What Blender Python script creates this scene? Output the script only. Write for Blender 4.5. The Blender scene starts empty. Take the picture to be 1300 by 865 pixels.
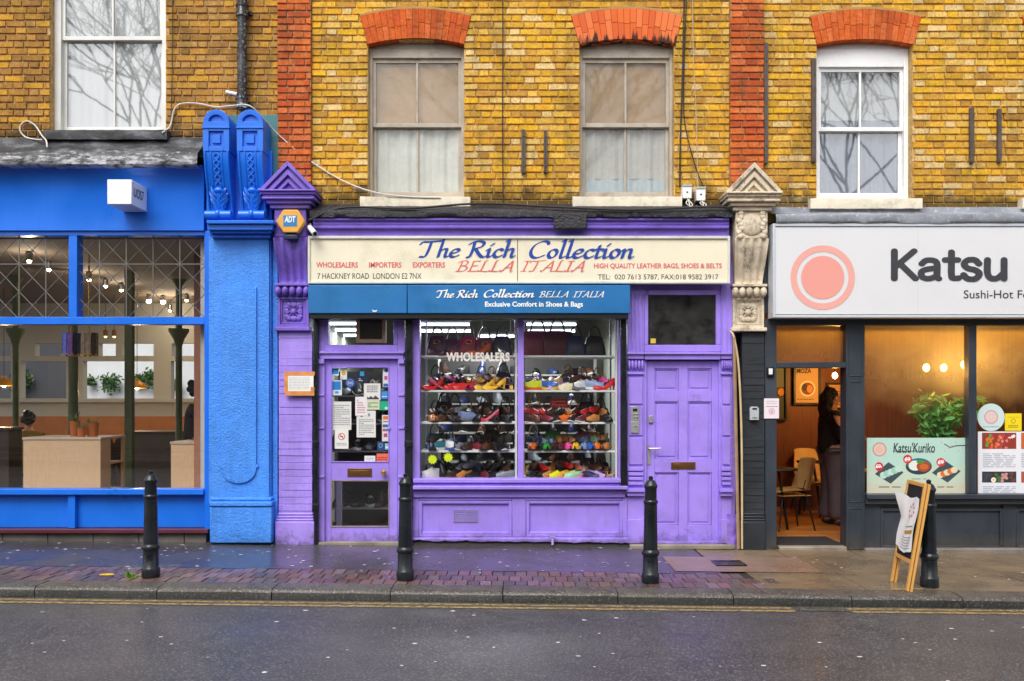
import bpy, bmesh, math, random
from mathutils import Vector, Matrix, noise
R = math.radians
rnd = random.Random(7)
sc = bpy.context.scene
COL = sc.collection

# ------------------------------------------------------------------ camera, light, exposure
CAM_Y, EYE, F = -10.0, 1.63, 1150.0
cam = bpy.data.cameras.new('camera')
cam_o = bpy.data.objects.new('camera', cam); COL.objects.link(cam_o)
cam_o.location = (0, CAM_Y, EYE); cam_o.rotation_euler = (R(90), 0, 0)
cam.sensor_width = 36; cam.lens = 36 * F / 1300
cam.shift_y = 72.5 / 1300; cam.clip_end = 500; cam.clip_start = 0.05
sc.camera = cam_o
world = bpy.data.worlds.new('World'); sc.world = world; world.use_nodes = True
wn = world.node_tree
sky = wn.nodes.new('ShaderNodeTexSky'); sky.sky_type = 'NISHITA'; sky.sun_disc = False
SUN_EL, SUN_AZ = R(52), R(200)          # compass-like: the sun stands behind the camera, high, behind cloud
sky.sun_elevation = SUN_EL; sky.sun_rotation = SUN_AZ
sky.air_density = 1.0; sky.dust_density = 3.0; sky.ozone_density = 1.0
hsv = wn.nodes.new('ShaderNodeHueSaturation'); hsv.inputs['Saturation'].default_value = 0.22
wn.links.new(sky.outputs[0], hsv.inputs['Color'])
bg = wn.nodes['Background']; bg.inputs['Strength'].default_value = 0.13
wn.links.new(hsv.outputs[0], bg.inputs['Color'])
sun = bpy.data.lights.new('sun', 'SUN'); sun.energy = 1.2; sun.angle = R(40); sun.color = (1, 0.965, 0.91)
sun_o = bpy.data.objects.new('sun', sun); COL.objects.link(sun_o)
sd = Vector((math.sin(SUN_AZ) * math.cos(SUN_EL), math.cos(SUN_AZ) * math.cos(SUN_EL), math.sin(SUN_EL)))
sun_o.rotation_euler = sd.to_track_quat('Z', 'Y').to_euler(); sun_o.location = (0, -12, 20)
vs = sc.view_settings
vs.view_transform = 'Standard'; vs.look = 'None'; vs.gamma = 1; vs.use_curve_mapping = False
vs.exposure = 0.82
sc.cycles.use_denoising = True
sc.cycles.max_bounces = 10; sc.cycles.transparent_max_bounces = 16
sc.cycles.caustics_reflective = False; sc.cycles.caustics_refractive = False
sc.cycles.sample_clamp_indirect = 6

# ------------------------------------------------------------------ measures (pixel of the photo at a known depth -> metres)
def S(y=0.0): return F / (y - CAM_Y)
def X(px, y=0.0): return (px - 650) / S(y)
def Z(py, y=0.0): return EYE + (505 - py) / S(y)
def gz(x): return -0.0115 * x           # the street falls gently along the terrace

# ------------------------------------------------------------------ mesh helpers
class MB:
    def __init__(s): s.v, s.f, s.m, s.c = [], [], [], None
    def add(s, vs_, fs, mi=0):
        n = len(s.v); s.v += [tuple(p) for p in vs_]
        for f in fs: s.f.append([i + n for i in f]); s.m.append(mi)
        return s
    def box(s, x0, x1, y0, y1, z0, z1, mi=0):
        v = [(x, y, z) for z in (z0, z1) for y in (y0, y1) for x in (x0, x1)]
        return s.add(v, [(0, 2, 3, 1), (4, 5, 7, 6), (0, 1, 5, 4), (2, 6, 7, 3), (0, 4, 6, 2), (1, 3, 7, 5)], mi)
    def bp(s, p0, p1, y0, y1, mi=0, ym=None):   # box from pixel corners (px,py) measured on its front y0
        ym = y0 if ym is None else ym
        return s.box(X(p0[0], ym), X(p1[0], ym), y0, y1, Z(p1[1], ym), Z(p0[1], ym), mi)
    def prism(s, pts, y0, y1, mi=0):             # outline in x,z pushed from y0 back to y1
        n = len(pts)
        v = [(x, y0, z) for x, z in pts] + [(x, y1, z) for x, z in pts]
        return s.add(v, [list(range(n)), list(range(2 * n - 1, n - 1, -1))] + [(i, i + n, (i + 1) % n + n, (i + 1) % n) for i in range(n)], mi)
    def prism_x(s, pts, x0, x1, mi=0):           # outline in y,z pushed along x
        n = len(pts)
        v = [(x0, y, z) for y, z in pts] + [(x1, y, z) for y, z in pts]
        return s.add(v, [list(range(n)), list(range(2 * n - 1, n - 1, -1))] + [(i, i + n, (i + 1) % n + n, (i + 1) % n) for i in range(n)], mi)
    def frame(s, x0, x1, z0, z1, t, y0, y1, mi=0, tb=None, tt=None):
        tb = t if tb is None else tb; tt = t if tt is None else tt
        s.box(x0, x0 + t, y0, y1, z0, z1, mi); s.box(x1 - t, x1, y0, y1, z0, z1, mi)
        if tb: s.box(x0 + t, x1 - t, y0, y1, z0, z0 + tb, mi)
        if tt: s.box(x0 + t, x1 - t, y0, y1, z1 - tt, z1, mi)
        return s
    def lathe(s, prof, c=(0, 0, 0), seg=24, mi=0):
        n = len(prof); v = []
        for r, z in prof:
            for k in range(seg):
                a = 2 * math.pi * k / seg; v.append((c[0] + r * math.cos(a), c[1] + r * math.sin(a), c[2] + z))
        f = [(i * seg + k, i * seg + (k + 1) % seg, (i + 1) * seg + (k + 1) % seg, (i + 1) * seg + k) for i in range(n - 1) for k in range(seg)]
        f += [list(range(seg))[::-1], [(n - 1) * seg + k for k in range(seg)]]
        return s.add(v, f, mi)
    def tube(s, pts, r, seg=8, mi=0, r1=None):
        pts = [Vector(p) for p in pts]; n = len(pts); v = []; f = []
        up = Vector((0, 0, 1)); prev = None
        for i, p in enumerate(pts):
            t = (pts[min(i + 1, n - 1)] - pts[max(i - 1, 0)])
            if t.length < 1e-9: t = Vector((0, 0, 1))
            t.normalize()
            if prev is None:
                a = t.cross(up)
                if a.length < .05: a = t.cross(Vector((0, 1, 0)))
            else: a = prev - t * prev.dot(t)
            if a.length < 1e-6: a = t.orthogonal()
            a.normalize(); prev = a; b = t.cross(a)
            rr = r if r1 is None else r + (r1 - r) * i / max(1, n - 1)
            for k in range(seg):
                q = 2 * math.pi * k / seg; v.append(p + a * rr * math.cos(q) + b * rr * math.sin(q))
        for i in range(n - 1):
            for k in range(seg): f.append((i * seg + k, i * seg + (k + 1) % seg, (i + 1) * seg + (k + 1) % seg, (i + 1) * seg + k))
        f += [list(range(seg))[::-1], [(n - 1) * seg + k for k in range(seg)]]
        return s.add(v, f, mi)
    def ball(s, c, r, nu=14, nv=8, mi=0):
        rx, ry, rz = (r, r, r) if not isinstance(r, tuple) else r
        v = [(c[0], c[1], c[2] - rz)]
        for j in range(1, nv):
            q = -math.pi / 2 + math.pi * j / nv
            for k in range(nu):
                a = 2 * math.pi * k / nu; v.append((c[0] + rx * math.cos(q) * math.cos(a), c[1] + ry * math.cos(q) * math.sin(a), c[2] + rz * math.sin(q)))
        v.append((c[0], c[1], c[2] + rz)); t = len(v) - 1; f = []
        for k in range(nu):
            f.append((0, 1 + (k + 1) % nu, 1 + k)); f.append((t, 1 + (nv - 2) * nu + k, 1 + (nv - 2) * nu + (k + 1) % nu))
            for j in range(nv - 2): f.append((1 + j * nu + k, 1 + j * nu + (k + 1) % nu, 1 + (j + 1) * nu + (k + 1) % nu, 1 + (j + 1) * nu + k))
        return s.add(v, f, mi)
    def grid(s, fn, nu, nv, mi=0):
        v = [fn(i / nu, j / nv) for j in range(nv + 1) for i in range(nu + 1)]
        return s.add(v, [(j * (nu + 1) + i, j * (nu + 1) + i + 1, (j + 1) * (nu + 1) + i + 1, (j + 1) * (nu + 1) + i) for j in range(nv) for i in range(nu)], mi)
    def disc(s, cx, cz, r, y, seg=28, mi=0, r2=None):
        pts = [(cx + r * math.cos(2 * math.pi * k / seg), cz + (r2 or r) * math.sin(2 * math.pi * k / seg)) for k in range(seg)]
        return s.add([(a, y, b) for a, b in pts], [list(range(seg))], mi)
    def ring(s, cx, cz, ro, ri, y0, y1, seg=40, mi=0):
        for k in range(seg):
            a, b = 2 * math.pi * k / seg, 2 * math.pi * (k + 1) / seg
            s.prism([(cx + ri * math.cos(a), cz + ri * math.sin(a)), (cx + ro * math.cos(a), cz + ro * math.sin(a)),
                     (cx + ro * math.cos(b), cz + ro * math.sin(b)), (cx + ri * math.cos(b), cz + ri * math.sin(b))], y0, y1, mi)
        return s
    def build(s, name, mats, parent=None, smooth=True, bev=0, recalc=True, ang=35):
        off = wloc(parent) if parent else Vector()
        me = bpy.data.meshes.new(name)
        me.from_pydata([(a - off.x, b - off.y, c - off.z) for a, b, c in s.v], [], s.f)
        if not isinstance(mats, (list, tuple)): mats = [mats]
        for m in mats: me.materials.append(m)
        if len(mats) > 1: me.polygons.foreach_set('material_index', s.m)
        if s.c:
            at = me.attributes.new('Col', 'FLOAT_COLOR', 'POINT')
            at.data.foreach_set('color', [q for c in s.c for q in (c[0], c[1], c[2], 1)])
        if recalc:
            b = bmesh.new(); b.from_mesh(me); bmesh.ops.recalc_face_normals(b, faces=b.faces); b.to_mesh(me); b.free()
        if smooth:
            me.polygons.foreach_set('use_smooth', [True] * len(me.polygons)); me.set_sharp_from_angle(angle=R(ang))
        o = bpy.data.objects.new(name, me); COL.objects.link(o)
        if parent: o.parent = parent
        if bev:
            md = o.modifiers.new('bevel', 'BEVEL'); md.width = bev; md.segments = 2; md.limit_method = 'ANGLE'; md.angle_limit = R(40)
        return o

def wloc(o):
    v = Vector()
    while o: v += o.location; o = o.parent
    return v
def tag(o, label, cat, group=None, kind=None):
    if label: o['label'] = label
    if cat: o['category'] = cat
    if group: o['group'] = group
    if kind: o['kind'] = kind
    return o
def thing(name, label, cat, loc=(0, 0, 0), group=None):
    o = bpy.data.objects.new(name, None); COL.objects.link(o); o.location = loc; o.empty_display_size = 0.1
    return tag(o, label, cat, group)
def solo(mb, name, mats, label, cat, group=None, **k):
    xs, ys, zs = zip(*mb.v)
    c = Vector(((min(xs) + max(xs)) / 2, (min(ys) + max(ys)) / 2, min(zs)))
    mb.v = [(a - c.x, b - c.y, d - c.z) for a, b, d in mb.v]
    o = mb.build(name, mats, None, **k); o.location = c
    return tag(o, label, cat, group)
def struct(mb, name, mats, kind='structure', **k):
    o = mb.build(name, mats, None, **k); o['kind'] = kind; return o
def copy_tree(o, parent=None):
    c = o.copy(); COL.objects.link(c)
    if parent: c.parent = parent
    for ch in list(o.children): copy_tree(ch, c)
    return c
def spline(pts, n=6):
    pts = [Vector(p) for p in pts]; out = []
    for i in range(len(pts) - 1):
        p0 = pts[max(i - 1, 0)]; p1 = pts[i]; p2 = pts[i + 1]; p3 = pts[min(i + 2, len(pts) - 1)]
        for k in range(n):
            t = k / n
            out.append(.5 * ((2 * p1) + (p2 - p0) * t + (2 * p0 - 5 * p1 + 4 * p2 - p3) * t * t + (3 * p1 - p0 - 3 * p2 + p3) * t ** 3))
    return out + [pts[-1]]

# ------------------------------------------------------------------ lettering
def text(s, box, y, mat, parent, bold=0.0, shear=0.0, name='lettering', ext=0.001, fit=True, spacing=1.0):
    """Lettering fitted to box (px0, py0, px1, py1) on the plane y, facing the street."""
    cu = bpy.data.curves.new('letters', 'FONT'); cu.body = s; cu.offset = bold; cu.shear = shear; cu.resolution_u = 4; cu.space_character = spacing
    o = bpy.data.objects.new('letters', cu); COL.objects.link(o)
    me = bpy.data.meshes.new_from_object(o.evaluated_get(bpy.context.evaluated_depsgraph_get()))
    bpy.data.objects.remove(o); bpy.data.curves.remove(cu)
    xs = [v.co.x for v in me.vertices]; ys = [v.co.y for v in me.vertices]
    x0, x1, z0, z1 = X(box[0], y), X(box[2], y), Z(box[3], y), Z(box[1], y)
    sx = (x1 - x0) / (max(xs) - min(xs)); sz = (z1 - z0) / (max(ys) - min(ys))
    mb = MB(); mb.add([(x0 + (v.co.x - min(xs)) * sx, y, z0 + (v.co.y - min(ys)) * sz) for v in me.vertices], [list(p.vertices) for p in me.polygons])
    bpy.data.meshes.remove(me)
    return mb.build(name, mat, parent, smooth=False, recalc=False)

def hull(pts):
    pts = sorted(set(pts)); lo = []; hi = []
    for p in pts:
        while len(lo) > 1 and (lo[-1][0] - lo[-2][0]) * (p[1] - lo[-2][1]) - (lo[-1][1] - lo[-2][1]) * (p[0] - lo[-2][0]) <= 0: lo.pop()
        lo.append(p)
    for p in reversed(pts):
        while len(hi) > 1 and (hi[-1][0] - hi[-2][0]) * (p[1] - hi[-2][1]) - (hi[-1][1] - hi[-2][1]) * (p[0] - hi[-2][0]) <= 0: hi.pop()
        hi.append(p)
    return lo[:-1] + hi[:-1]
GLYPH = {  # pen strokes of a broad-nib italic: (advance, strokes)
 'T': (.72, [[(-.06, .78), (.02, .93), (.25, .93), (.75, 1.0)], [(.36, .93), (.34, .5), (.28, .06), (.16, 0), (.06, .03)]]),
 'h': (.52, [[(.02, .98), (.11, 1.04), (.1, .5), (.09, 0)], [(.1, .32), (.22, .48), (.34, .5), (.37, .4), (.36, .1), (.41, 0), (.5, .06)]]),
 'e': (.44, [[(.05, .22), (.24, .27), (.36, .39), (.29, .5), (.16, .47), (.05, .28), (.07, .08), (.2, 0), (.38, .1)]]),
 'R': (.72, [[(.12, .93), (.13, .5), (.08, .03), (-.02, 0)], [(-.06, .8), (.1, .94), (.35, .99), (.52, .86), (.44, .63), (.15, .5)], [(.24, .5), (.42, .2), (.6, 0), (.72, .04)]]),
 'i': (.28, [[(.0, .42), (.09, .5), (.09, .1), (.14, 0), (.25, .07)], [(.13, .72), (.2, .82)]]),
 'c': (.42, [[(.37, .42), (.26, .5), (.12, .42), (.05, .2), (.12, .03), (.24, 0), (.38, .1)]]),
 'C': (.74, [[(.7, .8), (.62, .95), (.42, .97), (.16, .75), (.06, .4), (.15, .1), (.35, 0), (.62, .14)]]),
 'o': (.47, [[(.22, .5), (.09, .39), (.06, .16), (.18, 0), (.33, .1), (.38, .33), (.3, .48), (.2, .5)]]),
 'l': (.28, [[(.02, .98), (.11, 1.04), (.1, .5), (.09, .1), (.14, 0), (.25, .07)]]),
 't': (.32, [[(.13, .72), (.1, .1), (.15, 0), (.28, .07)], [(0, .5), (.3, .51)]]),
 'n': (.54, [[(0, .42), (.08, .5), (.09, .3), (.08, 0)], [(.09, .32), (.21, .48), (.33, .5), (.37, .4), (.36, .1), (.41, 0), (.51, .06)]]),
 'B': (.66, [[(.14, .93), (.14, .5), (.1, 0)], [(-.04, .78), (.1, .93), (.36, .97), (.48, .8), (.38, .58), (.16, .5)], [(.2, .5), (.45, .45), (.54, .25), (.4, .03), (.12, 0), (0, .03)]]),
 'E': (.62, [[(.12, .93), (.12, .5), (.1, .03)], [(.12, .93), (.5, .95)], [(.12, .5), (.42, .52)], [(0, .02), (.1, .02), (.5, .02), (.56, .1)]]),
 'L': (.62, [[(.26, 1.0), (.16, .93), (.14, .5), (.1, .04)], [(-.03, .02), (.1, .03), (.45, .0), (.58, .1)]]),
 'A': (.76, [[(-.02, .08), (.05, 0), (.2, .3), (.48, .97)], [(.48, .97), (.52, .5), (.56, .03), (.66, .03)], [(.18, .34), (.54, .36)]]),
 'I': (.36, [[(.14, .93), (.13, .5), (.1, .02)], [(.0, .92), (.28, .95)], [(-.04, .0), (.22, .02)]]),
 # round-ended monoline letters
 'K_': (.78, [[(.1, 0), (.1, 1.0)], [(.66, 1.0), (.12, .42)], [(.26, .54), (.7, 0)]]),
 'a_': (.70, [[(.1, .54), (.22, .66), (.42, .66), (.53, .54), (.53, .1), (.58, 0)], [(.53, .38), (.28, .35), (.1, .26), (.1, .08), (.26, 0), (.44, .05), (.53, .16)]]),
 't_': (.50, [[(.24, .96), (.24, .14), (.31, .02), (.44, .02)], [(.06, .68), (.42, .68)]]),
 's_': (.66, [[(.52, .54), (.4, .68), (.2, .67), (.1, .53), (.2, .38), (.42, .31), (.53, .17), (.42, 0), (.2, 0), (.08, .14)]]),
 'u_': (.72, [[(.1, .68), (.1, .2), (.2, .02), (.38, .02), (.55, .2)], [(.57, .68), (.57, 0)]]),
}
def pen_text(words, box, y, mat, parent, nib=(.075, .022), ang=40, shear=.2, suffix='', name='lettering', gap=.35):
    """Words written as swept pen strokes and fitted to box (px0, py0, px1, py1) on the plane y."""
    segs = []; x = 0
    na = [(nib[0] * math.cos(q), nib[1] * math.sin(q)) for q in [2 * math.pi * k / 14 for k in range(14)]]
    ca, sa = math.cos(R(ang)), math.sin(R(ang))
    na = [(a * ca - b * sa, a * sa + b * ca) for a, b in na]
    for ch in words:
        if ch == ' ': x += gap; continue
        adv, st = GLYPH[ch + suffix]
        for s_ in st:
            p = spline([(a, b, 0) for a, b in s_], 7) if len(s_) > 2 else [Vector((a, b, 0)) for a, b in s_]
            p = [(q.x + x + shear * q.y, q.y) for q in p]
            for a, b in zip(p, p[1:]):
                segs.append(hull([(round(a[0] + u, 5), round(a[1] + w, 5)) for u, w in na] + [(round(b[0] + u, 5), round(b[1] + w, 5)) for u, w in na]))
        x += adv
    xs = [p[0] for s_ in segs for p in s_]; zs = [p[1] for s_ in segs for p in s_]
    x0, x1, z0, z1 = X(box[0], y), X(box[2], y), Z(box[3], y), Z(box[1], y)
    mb = MB()
    for i, h in enumerate(segs):
        mb.add([(x0 + (a - min(xs)) / (max(xs) - min(xs)) * (x1 - x0), y - i * 2e-5, z0 + (b - min(zs)) / (max(zs) - min(zs)) * (z1 - z0)) for a, b in h], [list(range(len(h)))])
    return mb.build(name, mat, parent, smooth=False, recalc=False)

# ------------------------------------------------------------------ materials
def lin(h):
    h = h.lstrip('#'); c = [int(h[i:i + 2], 16) / 255 for i in (0, 2, 4)]
    return tuple(q / 12.92 if q < .04045 else ((q + .055) / 1.055) ** 2.4 for q in c)
MC = {}
class NT:
    def __init__(s, name):
        s.m = bpy.data.materials.new(name); s.m.use_nodes = True; s.t = s.m.node_tree; s.b = s.t.nodes['Principled BSDF']; s.out = s.t.nodes['Material Output']
    def n(s, typ, inp=None, **k):
        o = s.t.nodes.new('ShaderNode' + typ)
        for a, v in k.items(): setattr(o, a, v)
        for a, v in (inp or {}).items(): s.set(o.inputs[a], v)
        return o
    def set(s, sock, v):
        if isinstance(v, bpy.types.NodeSocket): s.t.links.new(v, sock)
        elif isinstance(v, bpy.types.Node): s.t.links.new(v.outputs[0], sock)
        else: sock.default_value = tuple(v) + (1,) if isinstance(v, tuple) and len(v) == 3 and sock.type == 'RGBA' else v
    def noise(s, scale, detail=4, rough=.55, vec=None, **k):
        o = s.n('TexNoise', {'Scale': scale, 'Detail': detail, 'Roughness': rough}, **k)
        s.set(o.inputs['Vector'], vec if vec is not None else s.pos())
        return o.outputs['Fac']
    def pos(s):
        if not hasattr(s, '_p'): s._p = s.n('NewGeometry').outputs['Position']
        return s._p
    def scale(s, vec):
        o = s.n('VectorMath', operation='MULTIPLY'); s.set(o.inputs[0], s.pos()); o.inputs[1].default_value = vec; return o.outputs[0]
    def ramp(s, fac, stops, interp='LINEAR'):
        o = s.n('ValToRGB'); o.color_ramp.interpolation = interp; e = o.color_ramp.elements
        while len(e) < len(stops): e.new(.5)
        for q, (p, c) in zip(e, stops):
            q.position = p; q.color = (c, c, c, 1) if isinstance(c, (int, float)) else tuple(c) + (1,)
        s.set(o.inputs[0], fac); return o.outputs[0]
    def mix(s, fac, a, b, blend='MIX'):
        o = s.n('Mix', data_type='RGBA', blend_type=blend)
        s.set(o.inputs[0], fac); s.set(o.inputs[6], a); s.set(o.inputs[7], b); return o.outputs[2]
    def math(s, op, a, b=0.0, clamp=False):
        o = s.n('Math', operation=op, use_clamp=clamp); s.set(o.inputs[0], a); s.set(o.inputs[1], b); return o.outputs[0]
    def bump(s, h, strength=.3, dist=.01):
        o = s.n('Bump', {'Strength': strength, 'Distance': dist, 'Height': h}); s.set(s.b.inputs['Normal'], o.outputs[0]); return o
    def p(s, **k):
        for a, v in k.items(): s.set(s.b.inputs[a.replace('_', ' ')], v)
        return s
def paint(name, col, rough=.45, var=.18, scale=3.0, bump=.12, dirt=0.0, dirtcol='#2a2622', fine=60, spec=.5, wear=0.0, wearcol='#8a7a66', splash=0.0, streak=0.0):
    if name in MC: return MC[name]
    t = NT(name); c = lin(col) if isinstance(col, str) else col
    n1 = t.noise(scale, 5); n2 = t.noise(fine, 3)
    dark = tuple(q * (1 - var) for q in c); lite = tuple(min(1, q * (1 + var * .8) + var * .012) for q in c)
    base = t.ramp(n1, [(.3, dark), (.7, lite)])
    if dirt:
        d = t.ramp(t.math('ADD', t.noise(scale * .9, 8, .7), t.math('MULTIPLY', n2, .25)), [(.66, 0.0), (.86, dirt)])
        base = t.mix(d, base, lin(dirtcol))
    if streak:                                            # rain runs and brush marks
        sv = t.scale((22, 22, 1.3)); base = t.mix(t.ramp(t.noise(1.0, 5, .65, sv), [(.48, 0.0), (.72, streak)]), base, tuple(q * .55 for q in c))
        base = t.mix(t.ramp(t.noise(1.0, 4, .6, t.scale((5, 5, 2.2))), [(.5, 0.0), (.75, streak)]), base, tuple(min(1, q * 1.25 + .03) for q in c))
    if splash:                                            # mud thrown up from the pavement, with chipped paint in it
        sep = t.n('SeparateXYZ'); t.set(sep.inputs[0], t.pos()); h = t.math('MULTIPLY', t.math('SUBTRACT', .20, sep.outputs['Z']), 1.6)
        base = t.mix(t.ramp(t.math('ADD', h, t.noise(7, 7, .75)), [(.58, 0.0), (.80, splash)]), base, lin(dirtcol))
        base = t.mix(t.ramp(t.math('ADD', t.math('MULTIPLY', h, .7), t.noise(16, 6, .7)), [(.78, 0.0), (.80, .9)]), base, lin('#3a342e'))
    if wear:
        w = t.ramp(t.noise(scale * 6, 8, .75), [(.56, 0.0), (.62, wear)]); base = t.mix(w, base, lin(wearcol))
    t.p(Base_Color=base, Roughness=t.ramp(n1, [(.3, max(.02, rough - .12)), (.75, min(1, rough + .12))]))
    t.b.inputs['Specular IOR Level'].default_value = spec
    if bump: t.bump(t.math('ADD', t.math('MULTIPLY', n2, .5 if bump < .8 else 1.2), t.noise(scale * 5, 4)), bump, .006 if bump < .8 else .011)
    MC[name] = t.m; return t.m
def plain(name, col, rough=.5, metal=0.0):
    if name in MC: return MC[name]
    t = NT(name); c = lin(col) if isinstance(col, str) else col
    n1 = t.noise(25, 3); k_ = .015 if name.startswith('print') else .10
    t.p(Base_Color=t.ramp(n1, [(.3, tuple(q * (1 - k_) for q in c)), (.7, tuple(min(1, q * (1 + k_ * .8)) for q in c))]), Roughness=rough, Metallic=metal)
    MC[name] = t.m; return t.m
def glow(name, col, strength):
    if name in MC: return MC[name]
    t = NT(name); c = lin(col)
    t.p(Base_Color=c, Emission_Color=c, Emission_Strength=strength); MC[name] = t.m; return t.m
def glass(name, boost=.04, k=1.0, tint=(1, 1, 1), dirt=0.0, rough=0.0, wav=.0):
    t = NT(name); t.t.nodes.remove(t.b)
    lw = t.n('LayerWeight', {'Blend': .5}); fac = t.math('ADD', t.math('MULTIPLY', t.math('POWER', lw.outputs['Facing'], 5.0), k * .6), boost + .02, True)
    tr = t.n('BsdfTransparent', {'Color': tint}); gl = t.n('BsdfGlossy', {'Roughness': rough, 'Color': (1.0, 1.0, 1.0)})
    if wav:
        b = t.n('Bump', {'Strength': wav, 'Distance': .02, 'Height': t.noise(3.0, 2)}); t.set(gl.inputs['Normal'], b.outputs[0])
    mx = t.n('MixShader'); t.set(mx.inputs[0], fac); t.set(mx.inputs[1], tr.outputs[0]); t.set(mx.inputs[2], gl.outputs[0])
    res = mx.outputs[0]
    if dirt:
        df = t.n('BsdfDiffuse', {'Color': (.55, .55, .52)}); m2 = t.n('MixShader')
        t.set(m2.inputs[0], t.ramp(t.noise(4, 8, .7), [(.35, 0.0), (.8, dirt)])); t.set(m2.inputs[1], res); t.set(m2.inputs[2], df.outputs[0]); res = m2.outputs[0]
    t.t.links.new(res, t.out.inputs[0]); return t.m

def brick_mat(name, grime_z=None, grime=.8, bloom=.4):
    t = NT(name)
    at = t.n('Attribute', attribute_name='Col').outputs['Color']
    n = t.noise(38, 6, .7); c = t.mix(t.ramp(n, [(.34, .75), (.60, 0.0)]), at, t.mix(1.0, at, (.58, .44, .28), 'MULTIPLY'))
    lw = t.ramp(t.noise(9, 6, .65), [(.58, 0.0), (.78, bloom)]); c = t.mix(lw, c, lin('#d8b878'))       # lime bloom
    sp = t.ramp(t.noise(130, 3, .6), [(.57, 0.0), (.66, .75)]); c = t.mix(sp, c, lin('#5c4222'))
    soot = t.ramp(t.math('ADD', t.math('MULTIPLY', t.noise(1.3, 8, .75), .6), t.math('MULTIPLY', t.noise(1.0, 6, .7, t.scale((9, 9, 1.1))), .4)), [(.48, 0.0), (.66, .75)]); c = t.mix(soot, c, lin('#4a3a26'))
    if grime_z is not None:                                                                                    # rising soot stain above the ledge
        sep = t.n('SeparateXYZ'); t.set(sep.inputs[0], t.pos())
        h = t.math('SUBTRACT', grime_z, sep.outputs['Z'])
        g = t.ramp(t.math('ADD', t.math('MULTIPLY', h, 1.5), t.noise(4.5, 6, .7)), [(.55, 0.0), (.80, grime)])
        c = t.mix(g, c, lin('#2c2720'))
    t.p(Base_Color=c, Roughness=.88); t.b.inputs['Specular IOR Level'].default_value = .25
    t.bump(t.math('ADD', n, t.math('MULTIPLY', t.noise(160, 3), .6)), .55, .008)
    return t.m
def mortar_mat(name, a, b, grime_z=None):
    t = NT(name); c = t.ramp(t.noise(26, 7, .75), [(.33, lin(a)), (.62, lin(b))])
    c = t.mix(t.ramp(t.noise(2.2, 7, .7), [(.45, 0.0), (.75, .8)]), c, lin('#57472f'))
    t.p(Base_Color=c, Roughness=.95); t.bump(t.noise(120, 4), .6, .006); return t.m
# ------------------------------------------------------------------ the materials of the place
M = {}
M['purple'] = paint('purple_paint', '#a489ea', .40, .14, 2.2, .16, .25, '#4e4362', splash=.55, streak=.16, wear=.12, wearcol='#c3b2f0')
M['purple_old'] = paint('purple_masonry_paint', '#a68be8', .55, .16, 2.5, .5, .3, '#4e4362', fine=35, splash=.8, streak=.3)
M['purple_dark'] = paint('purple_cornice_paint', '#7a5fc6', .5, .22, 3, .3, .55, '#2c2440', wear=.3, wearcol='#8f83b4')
M['blue'] = paint('blue_paint', '#1470e4', .36, .10, 1.5, .06, dirtcol='#234a80', splash=.5, streak=.12)
M['blue_rough'] = paint('blue_roughcast_paint', '#4390f2', .6, .14, 2, .85, .2, '#2c5894', fine=60, splash=.6, streak=.35)
M['teal'] = paint('teal_masonry_paint', '#3c7576', .6, .15, 3, .4, .3)
M['stone'] = paint('weathered_stone', '#d9cab2', .85, .25, 5, .6, .85, '#4a4138', wear=.45, wearcol='#6b5c4c')
M['sill'] = paint('painted_sill', '#e6dcc6', .75, .15, 6, .4, .5, '#6b5f4e')
t = NT('lead_flashing'); n = t.noise(1.0, 7, .7, t.scale((3.2, 3.2, 7))); st = t.noise(1.0, 6, .7, t.scale((9, 4, 26)))
c = t.ramp(n, [(.36, lin('#141416')), (.50, lin('#37383c')), (.64, lin('#6c6d72'))])
sep = t.n('SeparateXYZ'); t.set(sep.inputs[0], t.pos()); low = t.math('MULTIPLY', t.math('SUBTRACT', Z(192), sep.outputs['Z']), .9)
c = t.mix(t.ramp(t.math('ADD', st, low), [(.60, 0.0), (.74, .7)]), c, lin('#c4c4c8'))
t.p(Base_Color=c, Roughness=.55); t.bump(t.noise(40, 5), .5, .008); M['lead'] = t.m
M['lead_pale'] = paint('lead_cap', '#8d919a', .5, .3, 3, .5, .6, '#3a3c40', wear=.5, wearcol='#dcdcdc')
M['roofing'] = paint('bitumen_felt', '#24232a', .5, .5, 6, .9, .4, '#0c0c0c', wear=.4, wearcol='#77726c')
M['charcoal'] = paint('charcoal_paint', '#343b45', .42, .2, 2, .12, .2, '#4a4640', splash=.6, streak=.25)
M['charcoal_old'] = paint('charcoal_brick_paint', '#22272e', .6, .2, 3, .5, .3, '#0f1012')
M['black_iron'] = paint('black_iron_paint', '#141a20', .3, .25, 6, .25, .3, '#3a3a36')
M['black'] = plain('black_plastic', '#0d0d0f', .45)
M['white'] = paint('white_gloss_paint', '#e2e1dc', .4, .08, 3, .05, .25, '#8f8a80')
M['white_new'] = paint('white_plastic_frame', '#eeeeee', .3, .04, 3, .02)
M['grey_frame'] = paint('weathered_frame_paint', '#b5aa9b', .7, .2, 5, .3, .6, '#6b5d4c')
M['alu'] = plain('aluminium', '#b9b9b4', .38, .6)
M['steel'] = plain('steel', '#8f8f8f', .35, .9)
M['brass'] = plain('tarnished_brass', '#8a6238', .35, .8)
M['brass_bright'] = plain('polished_brass', '#e2bd6a', .22, .9)
M['cream'] = paint('cream_sign_face', '#ebe2c8', .4, .05, 1.2, .02, .45, '#b7a47a')
M['ink_blue'] = plain('sign_blue', '#123f9e', .4); M['ink_red'] = plain('sign_red', '#d95a5c', .4)
M['ink_pink'] = plain('sign_coral', '#df6a66', .4); M['ink_black'] = plain('sign_ink', '#3b3733', .5)
M['white_ink'] = plain('white_ink', '#f2f2ee', .5)
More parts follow.
